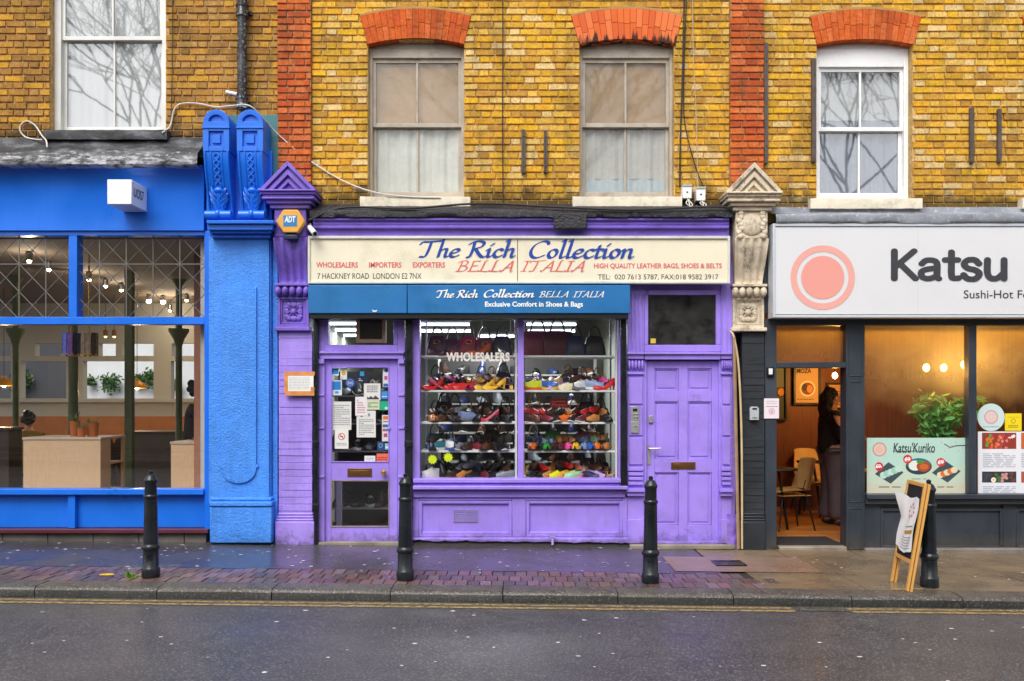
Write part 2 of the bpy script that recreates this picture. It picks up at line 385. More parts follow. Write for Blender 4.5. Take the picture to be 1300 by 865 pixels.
M['awning'] = paint('awning_blue', '#0a69a8', .5, .2, 2.5, .08, .4, '#3f8fb6', fine=30)
M['glass'] = glass('shop_glass', .012, 1.0, wav=.02)
M['upper_glass'] = glass('upper_window_glass', .12, 1.0, wav=.012, rough=.018)
M['grime_glass'] = glass('dusty_glass', .02, 1.0, (.97, .96, .94), dirt=.14, wav=.012, rough=.03)
M['dark_glass'] = glass('smoky_glass', .05, 1.0, (.55, .57, .58))
M['net'] = paint('net_curtain', '#b4b8b8', .9, .06, 1.5, .0)
M['paper'] = paint('paper', '#ecebe6', .8, .03, 5, .0); M['dark_room'] = plain('unlit_room', '#1d1b1a', .9)

# ------------------------------------------------------------------ street
def wet(name, cols, rl, rh, nscale, aggregate=None, bump=.25, grain=110):
    t = NT(name); n = t.noise(nscale, 6, .6); c = t.ramp(n, [(.3, lin(cols[0])), (.7, lin(cols[1]))])
    fine = t.noise(grain * 1.1, 3, .6)
    if aggregate: c = t.mix(t.ramp(t.noise(grain, 2, .5), [(.56, 0.0), (.64, .8)]), c, lin(aggregate))
    c = t.mix(t.ramp(fine, [(.3, .55), (.6, 0.0)]), c, tuple(q * .45 for q in lin(cols[0])))
    w = t.noise(1.1, 4, .5); w2 = t.math('ADD', t.math('MULTIPLY', w, .8), t.math('MULTIPLY', n, .2))
    t.p(Base_Color=c, Roughness=t.ramp(w2, [(.36, rl), (.66, rh)]))
    t.b.inputs['Specular IOR Level'].default_value = .5
    t.bump(t.math('ADD', fine, t.math('MULTIPLY', t.noise(60, 3), .8)), bump, .004)
    return t.m
def sheet(x0, x1, y0, y1, z, nx=2, ny=1):
    mb = MB(); mb.grid(lambda u, v: (x0 + (x1 - x0) * u, y0 + (y1 - y0) * v, gz(x0 + (x1 - x0) * u) + z), nx, ny); return mb
M['asphalt'] = wet('wet_asphalt', ['#3e3d40', '#504f52'], .36, .55, 5, '#7c7a7d', .7, grain=58)
M['pave'] = wet('wet_pavement_asphalt', ['#403e41', '#504d50'], .15, .40, 3, '#6b6668', .22)
M['york'] = wet('wet_flagstone', ['#6a5a48', '#8a7860'], .14, .4, 2.2, '#a09076', .25)
M['granite'] = wet('granite_kerb', ['#37332f', '#5f5953'], .3, .6, 9, '#8f8982', .8, grain=60)
struct(sheet(-70, 70, -70, 60, -.16), 'ground', wet('ground_earth', ['#3a3838', '#454242'], .5, .8, 3), recalc=False, smooth=False)
KY = -2.40                                            # front face of the kerb
struct(sheet(-30, 30, -9.6, KY, -.098, 4, 2), 'road', M['asphalt'], recalc=False, smooth=False)
struct(sheet(-30, 30, -30, -11.6, .0, 4, 2), 'far_pavement', M['pave'], recalc=False, smooth=False)
struct(sheet(-30, 1.97, -1.50, .6, 0, 8, 2), 'pavement', M['pave'], recalc=False, smooth=False)
# flagstones by the restaurant: one sheet of slabs with open joints
mb = MB(); mb.c = []
x = 1.98
FL = []
for j, (ya, yb) in enumerate([(-.58, .6), (-1.36, -.585), (-2.145, -1.365)]):
    x = 2.0 + (0.0, .25, .52)[j] + (0 if j < 2 else -.3)
    while x < 12:
        w = rnd.uniform(.75, 1.15); FL.append((x, x + w - .007, ya, yb)); x += w
for (a, b, ya, yb) in FL:
    k = rnd.uniform(-.003, .001)
    mb.add([(a, ya, gz(a) + k), (b, ya, gz(b) + k), (b, yb, gz(b) + k), (a, yb, gz(a) + k), (a, ya, gz(a) - .03), (b, ya, gz(b) - .03), (b, yb, gz(b) - .03), (a, yb, gz(a) - .03)],
           [(0, 1, 2, 3), (0, 4, 5, 1), (1, 5, 6, 2), (2, 6, 7, 3), (3, 7, 4, 0)])
mb.c = None
struct(mb, 'pavement_flagstones', M['york'], smooth=False)
struct(sheet(1.97, 30, -2.15, .6, -.012, 4, 2), 'pavement_bedding', plain('joint_dirt', '#2b2621', .8), recalc=False, smooth=False)
# block paver strip
t = NT('wet_block_paver'); at = t.n('Attribute', attribute_name='Col').outputs['Color']; nn = t.noise(45, 5, .65)
t.p(Base_Color=t.mix(t.ramp(nn, [(.35, .6), (.65, 0.0)]), at, t.mix(1.0, at, (.5, .48, .47), 'MULTIPLY')), Roughness=t.ramp(t.noise(1.3, 4), [(.35, .16), (.65, .5)])); t.bump(nn, .35, .006)
mb = MB(); mb.c = []
for r_ in range(3):
    ya = -2.14 + r_ * .2135; x = -9.0 + (.05 if r_ % 2 else 0)
    while x < 2.25 + (.1 * (r_ % 2)) - (.12 if r_ == 2 else 0):
        c = rnd.choice([(.17, .095, .08), (.14, .085, .075), (.20, .12, .095), (.11, .085, .08), (.15, .11, .095), (.19, .10, .10)]); k = rnd.uniform(.75, 1.15); dz = rnd.uniform(-.004, .002)
        if rnd.random() < .12: c = (.20, .13, .15)
        a, b, g = x + .0015, x + .1035, gz(x); yb = ya + .210
        e = .003
        mb.add([(a, ya, g - .03), (b, ya, g - .03), (b, yb, g - .03), (a, yb, g - .03), (a + e, ya + e, g + dz), (b - e, ya + e, g + dz), (b - e, yb - e, g + dz), (a + e, yb - e, g + dz)],
               [(4, 5, 6, 7), (0, 1, 5, 4), (1, 2, 6, 5), (2, 3, 7, 6), (3, 0, 4, 7)])
        mb.c += [tuple(q * k for q in c)] * 8; x += .105
struct(mb, 'pavement_block_strip', t.m, smooth=False)
struct(sheet(-30, 1.97, -2.16, -1.5, -.018, 4, 1), 'pavement_strip_bedding', plain('joint_dirt', '#2b2621', .8), recalc=False, smooth=False)
# kerb stones
mb = MB(); x = -14.0 + .17
while x < 14:
    w = rnd.uniform(.93, 1.03); a, b = x + .004, x + w - .004; h = rnd.uniform(-.003, .002)
    prof = [(KY, -.17), (KY + .004, -.03), (KY + .022, -.006), (KY + .05, 0), (KY + .25, .003), (KY + .25, -.17)]
    n = len(prof); ns = 7; v = []
    for i in range(ns + 1):
        xx = a + (b - a) * i / ns; en = .006 if i in (0, ns) else 0
        for yy, zz in prof: v.append((xx, yy + rnd.uniform(-.004, .004) + en, zz + h + gz(xx) - en * .5 + rnd.uniform(-.0025, .0025)))
    nv0 = len(mb.v); mb.add(v, [(i * n + k, i * n + k + 1, (i + 1) * n + k + 1, (i + 1) * n + k) for i in range(ns) for k in range(1, n - 1)] + [list(range(n)), list(range(ns * n, ns * n + n))[::-1]])
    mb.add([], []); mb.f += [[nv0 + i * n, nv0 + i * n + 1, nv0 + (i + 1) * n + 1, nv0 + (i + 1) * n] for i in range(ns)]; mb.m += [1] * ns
    x += w
struct(mb, 'kerb', [M['granite'], wet('shaded_mossy_kerb_face', ['#14130f', '#2b2924'], .4, .7, 9, '#4a4740', .8, grain=50)], ang=50)  # front face: dark moss and grime, with its shade put into the colour
# double yellow lines, worn through in places
def worn(name, col, lo, hi):
    t = NT(name); n = t.noise(26, 7, .75); t.t.nodes.remove(t.b)
    d = t.n('BsdfPrincipled', {'Base Color': lin(col), 'Roughness': .45}); tr = t.n('BsdfTransparent'); mx = t.n('MixShader')
    t.set(mx.inputs[0], t.ramp(n, [(lo, 0.0), (hi, 1.0)])); t.set(mx.inputs[1], tr.outputs[0]); t.set(mx.inputs[2], d.outputs[0]); t.t.links.new(mx.outputs[0], t.out.inputs[0]); return t.m
M['yellow_line'] = worn('worn_yellow_line', '#a88f5c', .40, .52)
mb = MB()
for (xa, xb) in [(-14, 2.32), (2.78, 14)]:
    for (ya, yb) in [(-2.60, -2.545), (-2.49, -2.445)]:
        e = .07 if xb < 5 else (-.04)
        mb.grid(lambda u, v: (xa + (xb - xa) * u, ya + (yb - ya) * v, gz(xa + (xb - xa) * u) - .0935), 20, 1)
struct(mb, 'road_yellow_lines', M['yellow_line'], recalc=False, smooth=False)
struct(sheet(-14, 14, -2.56, KY, -.094, 4, 1), 'road_gutter', M['granite'], recalc=False, smooth=False)
# wet petals and litter specks trodden into the street
mb = MB()
def specks(n, x0, x1, y0, y1, z, s0, s1):
    for _ in range(n):
        a, b, q, s_ = rnd.uniform(x0, x1), rnd.uniform(y0, y1), rnd.uniform(0, 6.3), rnd.uniform(s0, s1); m_ = rnd.randint(4, 6)
        mb.add([(a + s_ * math.cos(q + 6.283 * k / m_) * rnd.uniform(.6, 1.2), b + s_ * .8 * math.sin(q + 6.283 * k / m_) * rnd.uniform(.6, 1.2), gz(a) + z) for k in range(m_)], [list(range(m_))])
specks(150, -6, 2, -1.6, -.1, .004, .009, .026); specks(24, 2, 6, -2.2, -.2, .006, .008, .02); specks(110, -5.6, 5.6, -5, -2.7, -.094, .009, .026)
specks(30, -6, 6, -2.13, -1.6, .006, .005, .012)
struct(mb, 'fallen_petals', plain('petal', '#d6d0d6', .6), kind='stuff', recalc=False, smooth=False)
o = bpy.data.objects['fallen_petals']; tag(o, 'scattered pale petals stuck to the wet pavement and road', None)
# painted mark, drain grate, damaged patch
mb = MB(); cx, cy = X(130, -1.98), -1.90
mb.add([(cx + .085 * math.cos(k * .628) * rnd.uniform(.6, 1.1), cy + .05 * math.sin(k * .628) * rnd.uniform(.7, 1.1), gz(cx) + .007) for k in range(10)], [list(range(10))])
struct(mb, 'pavement_paint_mark', plain('yellow_spray', '#d9b51c', .6), recalc=False, smooth=False)
mb = MB(); cx, cy = X(1158, -2.2), -2.13
for k_ in range(5):
    a = cx + (k_ - 2) * .05
    mb.add([(a + .05 * math.cos(k * .785) * rnd.uniform(.5, 1.1), cy + (k_ - 2) * .004 + .022 * math.sin(k * .785) * rnd.uniform(.5, 1.1), gz(a) + .006 + k_ * .0006) for k in range(8)], [list(range(8))])
struct(mb, 'kerb_paint_mark', worn('worn_yellow_spray', '#c9a83a', .42, .5), recalc=False, smooth=False)
struct(sheet(1.55, 2.95, -1.42, -.62, .005, 4, 1), 'pavement_patch', wet('wet_salmon_concrete', ['#7c6455', '#93796a'], .2, .5, 4, '#a99486', .25), recalc=False, smooth=False)
g = thing('drain_grate', 'small black drain grate set in the salmon pavement patch', 'drain grate', (X(925, -1.0), -1.0, gz(2.1) + .006))
mb = MB(); gx, gy, g0 = g.location
for k in range(9): mb.box(gx - .12 + k * .0285, gx - .12 + k * .0285 + .012, gy - .1, gy + .1, g0, g0 + .008)
mb.build('grille', M['black_iron'], g)
MB().frame(gx - .15, gx + .15, -.13, .13, .025, 0, .009) 
mb = MB(); mb.box(gx - .15, gx + .15, gy - .135, gy - .105, g0, g0 + .01); mb.box(gx - .15, gx + .15, gy + .105, gy + .135, g0, g0 + .01)
mb.box(gx - .15, gx - .125, gy - .105, gy + .105, g0, g0 + .01); mb.box(gx + .125, gx + .15, gy - .105, gy + .105, g0, g0 + .01); mb.build('frame', M['black_iron'], g)
# weeds at the bollard's foot
mb = MB(); wx, wy = X(170, -1.96), -1.99
for k in range(46):
    a, l, w = rnd.uniform(0, 6.28), rnd.uniform(.02, .06), rnd.uniform(.003, .007); bx_, by_ = wx + rnd.uniform(-.04, .04), wy + rnd.uniform(-.03, .03)
    dx, dy = math.cos(a) * l * .8, math.sin(a) * l * .8
    mb.add([(bx_ - w, by_, gz(bx_)), (bx_ + w, by_, gz(bx_)), (bx_ + dx * .6 + w, by_ + dy * .6, gz(bx_) + l * .8), (bx_ + dx, by_ + dy, gz(bx_) + l)], [(0, 1, 2, 3)])
solo(mb, 'weed', plain('weed_green', '#5f8f22', .6), 'tuft of green weed growing beside a bollard on the brick strip', 'weed', recalc=False, smooth=False)

# ------------------------------------------------------------------ brick terrace
BR = {'yellow': [(.86, .51, .05), (.86, .54, .09), (.80, .46, .04), (.86, .60, .18), (.70, .39, .06), (.82, .53, .14), (.90, .54, .03), (.76, .44, .06), (.88, .66, .30), (.86, .46, .035), (.84, .48, .06), (.60, .32, .06)],
      'brown': [(.60, .31, .06), (.55, .28, .06), (.64, .35, .06), (.48, .25, .06), (.70, .38, .045), (.58, .33, .10), (.42, .22, .06)],
      'red': [(.72, .16, .035), (.66, .13, .03), (.78, .20, .05), (.56, .10, .03), (.70, .18, .06)]}
def bricks(mb, x0, x1, z0, z1, y, pal, holes=(), course=.0757, L=.225, H=.1125, joint=.011, seed=1):
    rr = random.Random(seed); k = 0; z = z0
    if mb.c is None: mb.c = []
    while z < z1 - .02:
        zb = min(z + course - joint, z1); iv = [(x0, x1)]
        for (hx0, hx1, hz0, hz1) in holes:
            if z < hz1 - .02 and zb > hz0 + .01:
                nv = []
                for a, b in iv:
                    if hx1 <= a or hx0 >= b: nv.append((a, b)); continue
                    if hx0 > a: nv.append((a, hx0))
                    if hx1 < b: nv.append((hx1, b))
                iv = nv
        x = x0 - L - (L + H) / 2 * (k % 2) + rr.uniform(-.01, .01); j = 0
        while x < x1:
            w = L if j % 2 == 0 else H; w *= rr.uniform(.96, 1.04)
            for a, b in iv:
                p, q = max(x, a), min(x + w - joint * .65, b)
                if q - p > .028:
                    c = rr.choice(pal); g = rr.uniform(.86, 1.10); e = .005
                    J = lambda s=.0022: rr.uniform(-s, s)
                    yf = y + rr.uniform(-.004, .004); yb = y + .022
                    mb.add([(p + J(), yb, z + J()), (q + J(), yb, z + J()), (q + J(), yb, zb + J()), (p + J(), yb, zb + J()),
                            (p + e + J(), yf + J(), z + e + J()), (q - e + J(), yf + J(), z + e + J()), (q - e + J(), yf + J(), zb - e + J()), (p + e + J(), yf + J(), zb - e + J())],
                           [(4, 5, 6, 7), (0, 1, 5, 4), (1, 2, 6, 5), (2, 3, 7, 6), (3, 0, 4, 7)])
                    mb.c += [tuple(min(1, h * g) for h in c)] * 8
            x += w; j += 1
        z += course; k += 1
def backing(mb, x0, x1, z0, z1, holes, ya, yb):
    xs = sorted({x0, x1, *[h[0] for h in holes], *[h[1] for h in holes]})
    for a, b in zip(xs, xs[1:]):
        zz = z0
        for h in sorted([h for h in holes if h[0] < (a + b) / 2 < h[1]], key=lambda h: h[2]):
            if h[2] > zz: mb.box(a, b, ya, yb, zz, h[2])
            zz = h[3]
        if zz < z1: mb.box(a, b, ya, yb, zz, z1)
ZTOP = 6.9
def arch(parent, px0, px1, py_end_out, py_crown_out, in0, in1, py_end_in, py_crown_in, seed, sooty=False):
    rr = random.Random(seed); mb = MB(); mb.c = []
    ya, yb = -.012, .20; n = 17
    def arc(a, b, ze, zc, u):
        return (X(a) + (X(b) - X(a)) * u, Z(ze) + (Z(zc) - Z(ze)) * (1 - (2 * u - 1) ** 2))
    for i in range(n):
        u0, u1 = i / n + .002, (i + 1) / n - .002; split = rr.uniform(.35, .65)
        for (s0, s1) in ((0, split - .008), (split + .008, 1)) :
            def P(u, s_):
                a = arc(in0, in1, py_end_in, py_crown_in, u); b = arc(px0, px1, py_end_out, py_crown_out, u)
                return (a[0] + (b[0] - a[0]) * s_, a[1] + (b[1] - a[1]) * s_)
            mb.prism([P(u0, s0), P(u1, s0), P(u1, s1), P(u0, s1)], ya + rr.uniform(-.002, .002), yb - .01)
            c = rr.choice([(.70, .13, .025), (.74, .15, .03), (.66, .115, .025), (.76, .18, .05)]); mb.c += [c] * 8
    mb.build('arch', M['arch_soot'] if sooty else M['arch'], parent, smooth=False)
    mb = MB()                                               # the bed the voussoirs are set in
    for i in range(n):
        u0, u1 = i / n, (i + 1) / n
        a0, a1 = arc(in0, in1, py_end_in, py_crown_in, u0), arc(in0, in1, py_end_in, py_crown_in, u1); b0, b1 = arc(px0, px1, py_end_out, py_crown_out, u0), arc(px0, px1, py_end_out, py_crown_out, u1)
        k = .004
        mb.prism([(a0[0], a0[1] + k), (a1[0], a1[1] + k), (b1[0], b1[1] - k), (b0[0], b0[1] - k)], ya + .006, yb)
        mb.prism([(b0[0], b0[1]), (b1[0], b1[1]), (b1[0], b1[1] + .024), (b0[0], b0[1] + .024)], -.012, .05, 1)
    mb.build('arch_mortar', [plain('red_mortar', '#8a3218', .9), plain('lime_fillet', '#b08a55', .95)], parent, smooth=False)
M['arch'] = brick_mat('gauged_red_brick', bloom=0.0)
t = NT('sooty_red_brick'); at = t.n('Attribute', attribute_name='Col').outputs['Color']
sv = t.n('VectorMath', operation='MULTIPLY'); t.set(sv.inputs[0], t.pos()); sv.inputs[1].default_value = (16, 16, 1.6)
sep = t.n('SeparateXYZ'); t.set(sep.inputs[0], t.pos())
hgt = t.math('MULTIPLY', t.math('SUBTRACT', Z(20), sep.outputs['Z']), 1.7)
drip = t.ramp(t.math('ADD', hgt, t.n('TexNoise', {'Scale': 1.0, 'Detail': 3, 'Vector': sv.outputs[0]}).outputs['Fac']), [(.92, 0.0), (1.0, .95)])
t.p(Base_Color=t.mix(drip, at, (.012, .011, .01)), Roughness=.9); M['arch_soot'] = t.m

LEDGE = Z(262)                                             # underside of the brickwork above the shopfronts
W1, W2, W3, W0 = (X(467), X(589), Z(252), Z(50)), (X(736), X(856), Z(252), Z(50)), (X(1037), X(1159), Z(254), Z(50)), (X(63), X(210), Z(168), 6.9)
WF = (X(1306), X(1428), Z(254), Z(50))
houses = {}
hl = [('brown stock brick terrace house above the blue cafe', -11.0, X(353), 'brown', [W0], Z(182), '#94713f', '#dcb880'),
      ('yellow stock brick terrace house above the purple shoe shop, red piers at both sides', X(353), X(969), 'yellow', [W1, W2], LEDGE, '#9c7a3e', '#e6bf7c'),
      ('yellow stock brick terrace house above the dark restaurant front, newer white sash window', X(969), 9.5, 'yellow', [W3, WF], Z(266), '#9c7a3e', '#e6bf7c')]
for i, (lab, a, b, pal, holes, zb, m0, m1) in enumerate(hl):
    h = thing('terrace_house', lab, 'house', ((a + b) / 2, 0, 0)); houses[i] = h
    mb = MB(); va, vb = max(a, -7.2), min(b, 7.2)
    spans = [(va, vb)] if i != 1 else [(X(396), X(926))]
    for (p, q) in spans: bricks(mb, p, q, zb, ZTOP, 0.0, BR[pal], holes, seed=11 + i)
    mb.build('brickwork', brick_mat('stock_brick_' + pal + str(i), zb + .30, .8), h, smooth=False)
    mb = MB(); backing(mb, a, b, zb - .15, ZTOP, holes, .016, .30)
    mb.build('wall', mortar_mat('mortar_' + str(i), m0, m1), h, smooth=False)
    mb = MB(); mb.box(a + .002, b - .002, .42, 2.6 if i == 0 else 6.2, 3.62, 8.5); mb.build('storey', M['dark_room'], h)
    mb = MB(); mb.add([(a, 0, ZTOP), (b, 0, ZTOP), (b, 0, 8.5), (a, 0, 8.5)], [(0, 1, 2, 3)]); 
    mb = MB(); mb.box(a, b, .0, .42, ZTOP, 8.5); mb.build('upper_wall', mortar_mat('upper_' + str(i), '#8a6a2c', '#b08c45'), h)
for (pa, pb, nm) in ((353, 396, 0), (926, 969, 1)):
    mb = MB(); bricks(mb, X(pa), X(pb), Z(285), ZTOP, -.045, BR['red'], seed=31 + nm, L=.255, H=.125)
    mb.build('pier', brick_mat('red_brick' + str(nm), Z(225), .8), houses[1], smooth=False)
    mb = MB(); mb.box(X(pa) + .004, X(pb) - .004, -.029, .016, Z(285), ZTOP); mb.build('pier_core', mortar_mat('pier_mortar' + str(nm), '#7a5530', '#b9996e'), houses[1])
arch(houses[1], 457, 598, 21, 11.5, 466.5, 589.5, 56.5, 49, 5)
arch(houses[1], 725, 866, 21, 11.5, 735.5, 857, 57, 50, 6, sooty=True)
arch(houses[2], 1297, 1438.5, 22, 12, 1305.5, 1428.5, 57, 50, 9)
arch(houses[2], 1028, 1169.5, 22, 12, 1036.5, 1159.5, 57, 50, 7)

def sash_window(house, wx0, wx1, zs, zr, zt, fm, t, mid, glassm, behind, label=None, head=.1, y=.10, sill=None, sill_m=None, arched=False, low_rail=.075, yb=.2):
    """Vertical sliding sash: box frame, two sashes with a centre bar, panes, something drawn behind the glass, stone sill."""
    w = MB().frame(wx0, wx1, zs, zt, t, y, y + .12, 0, tb=.02, tt=head).build('window', fm, house, bev=.004)
    if label: w['label'] = label
    a, b = wx0 + t, wx1 - t
    for nm, z0, z1, yy, lo, hi in (('upper_sash', zr - .02, zt - head, y + .035, .045, .045), ('lower_sash', zs + .02, zr + .022, y + .075 - .09, low_rail, .042)):
        yy = y + (.03 if nm == 'upper_sash' else .068)
        mb = MB().frame(a, b, z0, z1, .036, yy, yy + .036, tb=lo, tt=hi); m_ = (a + b) / 2
        mb.box(m_ - .011, m_ + .011, yy + .002, yy + .034, z0 + lo, z1 - hi); mb.build(nm, fm, w, bev=.003)
        p = MB(); p.box(a + .036, b - .036, yy + .016, yy + .02, z0 + lo, z1 - hi); p.build('pane', glassm, w)
    for (nm, mat_, py_lo, py_hi, slats) in behind:
        mb = MB()
        if slats:
            zz = py_lo
            while zz < py_hi: mb.add([(a, yb, zz), (b, yb, zz), (b, yb - .03, zz + .028), (a, yb - .03, zz + .028)], [(0, 1, 2, 3)]); zz += .032
            mb.box(a, b, yb + .004, yb + .008, py_lo, py_hi)
        else:
            mb.grid(lambda u, v: (a + (b - a) * u, yb + .01 + .012 * math.sin(u * 31 + v * .7) + .006 * math.sin(u * 77), py_lo + (py_hi - py_lo) * v), 60, 4)
        mb.build(nm, mat_, w, smooth=not slats)
    if sill:
        mb = MB(); n_ = 22
        mb.grid(lambda u, v: (sill[0] + (sill[1] - sill[0]) * u, [.13, -.09, -.095, -.09, .05][round(v * 4)] + rnd.uniform(-.003, .003), [sill[3] + .012, sill[3], (sill[2] + sill[3]) / 2, sill[2], sill[2]][round(v * 4)] + rnd.uniform(-.003, .003)), n_, 4)
        for xx in (sill[0], sill[1]): mb.add([(xx, -.09, sill[3]), (xx, -.09, sill[2]), (xx, .1, sill[2]), (xx, .1, sill[3] + .01)], [(0, 1, 2, 3)])
        mb.build('sill', sill_m or M['sill'], w, ang=50)
    return w
M['blind'] = paint('venetian_blind', '#f7e6cc', .6, .08, 2, 0)
M['net_grey'] = paint('frosted_film', '#cfd6d4', .7, .05, 1.2, 0); M['net_blue'] = paint('blue_film', '#a9bccb', .7, .05, 1.5, 0)
zr = Z(155)
sash_window(houses[1], W1[0], W1[1], Z(250.5), zr, Z(58), M['grey_frame'], .035, 0, M['grime_glass'],
            [('blind', M['blind'], zr, Z(66), True), ('film', M['net_grey'], Z(246), zr, False)], 'grimy sash window with a half lowered blind, clean arch above', sill=(X(457, -.09), X(597, -.09), Z(265), Z(252)))
sash_window(houses[1], W2[0], W2[1], Z(250.5), zr, Z(58), M['grey_frame'], .035, 0, M['grime_glass'],
            [('blind', M['blind'], zr, Z(66), True), ('film', M['net'], Z(222), zr, False), ('film', M['net_blue'], Z(246), Z(222), False)], 'grimy sash window below the soot streaked arch', sill=(X(727, -.09), X(866, -.09), Z(265), Z(252)))
sash_window(houses[2], W3[0] + .005, W3[1] - .005, Z(252), Z(160), Z(58), M['white_new'], .05, 0, M['upper_glass'],
            [('curtain', M['net'], Z(146), Z(66), False), ('film', plain('blue_grey_film', '#7f8796', .7), Z(248), Z(146), False)], 'clean white sash window', head=.20, sill=(X(1029, -.09), X(1171, -.09), Z(267), Z(254)))
sash_window(houses[2], WF[0] + .005, WF[1] - .005, Z(252), Z(160), Z(58), M['white_new'], .05, 0, M['upper_glass'],
            [('curtain', M['net'], Z(248), Z(66), False)], None, head=.20, sill=(X(1298, -.09), X(1440, -.09), Z(267), Z(254)))
sash_window(houses[0], W0[0], W0[1], Z(166.5), Z(43), 6.9, M['white'], .075, 0, M['upper_glass'],
            [('curtain', M['net'], Z(162), 6.9, False)], 'tall white sash window with a net curtain', sill=(X(57, -.09), X(212, -.09), Z(180), Z(168)), sill_m=M['lead'])
for hi_, wv in ((1, W1), (1, W2), (2, W3), (2, WF)):                 # plaster head fillet under each arch
    mb = MB(); n = 12
    for i in range(n):
        f_ = lambda u: Z(58) + (Z(49) - Z(58)) * (1 - (2 * u - 1) ** 2) + .01
        u0, u1 = i / n, (i + 1) / n
        mb.prism([(wv[0] + (wv[1] - wv[0]) * u0, Z(60)), (wv[0] + (wv[1] - wv[0]) * u1, Z(60)), (wv[0] + (wv[1] - wv[0]) * u1, f_(u1)), (wv[0] + (wv[1] - wv[0]) * u0, f_(u0))], .115, .2)
    mb.build('window_head', M['white'] if hi_ == 2 else M['grey_frame'], houses[hi_], smooth=False)
# ------------------------------------------------------------------ blue cafe front
cafe = thing('shopfront', 'bright blue cafe shopfront with lattice glass above one wide window', 'shopfront', (X(130), 0, gz(-4.5)))
XL = -8.6
M['cafe_glass'] = glass('cafe_glass', .03, 1.0, wav=.01)
yb = -.05
g = lambda mb, nm, m='blue', par=cafe, bev=.004, **k: mb.build(nm, M[m] if isinstance(m, str) else m, par, bev=bev, **k)
mb = MB(); zt, zb = Z(212, -.08), Z(293, -.08)
mb.prism_x([(-.08, zb), (-.08, zt - .10), (-.10, zt - .06), (-.145, zt - .03), (-.16, zt), (.28, zt), (.28, zb)], XL, X(259, -.08)); g(mb, 'fascia')
mb = MB()   # lead weathering that slopes off the wall and hangs over the fascia
prof = [(.03, Z(174)), (-.03, Z(176)), (-.08, Z(184, -.1)), (-.16, Z(190, -.15)), (-.25, Z(196, -.2)), (-.27, Z(203, -.25)), (-.275, Z(209, -.25)), (-.25, Z(211, -.25)), (-.1, Z(212, -.2))]
def lf(u, v):
    i = min(int(v * 8 + .001), 8); p = prof[i]; x = XL + (X(257, -.1) - XL) * u
    d = .016 * noise.noise(Vector((x * 3, i * .7, 0))) + .01 * noise.noise(Vector((x * 13, i, 3)))
    return (x, p[0] + d, p[1] + d * .8)
mb.grid(lf, 90, 8); g(mb, 'flashing', 'lead', bev=0, ang=60)
# timber framing (butted rails and stiles)
zs = [Z(293, yb), Z(299, yb), Z(402.5, yb), Z(412, yb), Z(621, yb), Z(628, yb), Z(671, yb)]
x_r0, x_r1 = X(259.5, yb), X(267.5, yb)
mb = MB(); ye = .10
mb.box(XL, x_r0, yb, ye, zs[1], zs[0]); mb.box(XL, x_r0, yb, ye, zs[3], zs[2]); mb.box(XL, x_r0, yb - .03, ye, zs[5], zs[4])
mb.box(x_r0, x_r1, yb - .002, ye, zs[6] - .02, zs[0])
mull = [(X(87, yb), X(97.5, yb)), (X(-92, yb), X(-81, yb))]
for a, b in mull: mb.box(a, b, yb + .002, ye, zs[2], zs[1])
g(mb, 'window_frame')
mb = MB(); mb.box(XL, x_r0, .02, .1, zs[6], zs[5])
for p0, p1 in ((86, 95), (-94, -85)): mb.box(X(p0, yb), X(p1, yb), yb + .004, .02, zs[6], zs[5])
g(mb, 'stall_riser')
mb = MB(); mb.box(XL, X(266, yb), yb - .06, .1, zs[6] - .045, zs[6] - .003); g(mb, 'sill_board', paint('oxblood_paint', '#5a2430', .4, .2))
mb = MB(); xx = XL
while xx < X(262): mb.box(xx + .004, min(xx + .5, X(264)) - .004, -.05, .1, -.1, zs[6] - .047); xx += .5
g(mb, 'plinth', paint('grey_plinth', '#6d6760', .85, .3, 5, .4, .5))
panes = [(XL, mull[1][0], 1), (mull[1][1], mull[0][0], 1), (mull[0][1], x_r0, 1)]
for a, b, _ in panes:
    p = MB().box(a, b, .02, .026, zs[2], zs[1]).build('transom_pane', M['cafe_glass'], cafe)
    mb = MB(); st = 34 / S(.015); z0, z1 = zs[2], zs[1]; xo = X(228.5, .015); r = .0048
    x_ = xo - math.ceil((xo - a) / st) * st
    def clipbar(xa, za, xb, zb_):
        n = 1
        t0, t1 = 0.0, 1.0
        for p_, q_, lo, hi in ((xa, xb, a, b), (za, zb_, z0, z1)):
            d = q_ - p_
            if abs(d) < 1e-9:
                if p_ < lo or p_ > hi: return
                continue
            u0, u1 = sorted(((lo - p_) / d, (hi - p_) / d)); t0, t1 = max(t0, u0), min(t1, u1)
        if t1 - t0 > .01: mb.tube([(xa + (xb - xa) * t0, .012, za + (zb_ - za) * t0), (xa + (xb - xa) * t1, .012, za + (zb_ - za) * t1)], r, 4)
    zz = [z1 - k * st * 1.035 for k in range(5)]
    while x_ < b + st:
        if a < x_ < b: mb.box(x_ - r, x_ + r, .009, .015, z0, z1)
        for k in range(4): clipbar(x_, zz[k], x_ + st, zz[k + 1]); clipbar(x_ + st, zz[k], x_, zz[k + 1])
        x_ += st
    mb.box(a, b, .008, .016, zz[1] - r, zz[1] + r)
    mb.build('lattice', plain('lead_came', '#77736c', .5, .2), p, smooth=False)
MB().box(XL, x_r0, .02, .028, zs[4], zs[3]).build('window_pane', M['cafe_glass'], cafe)
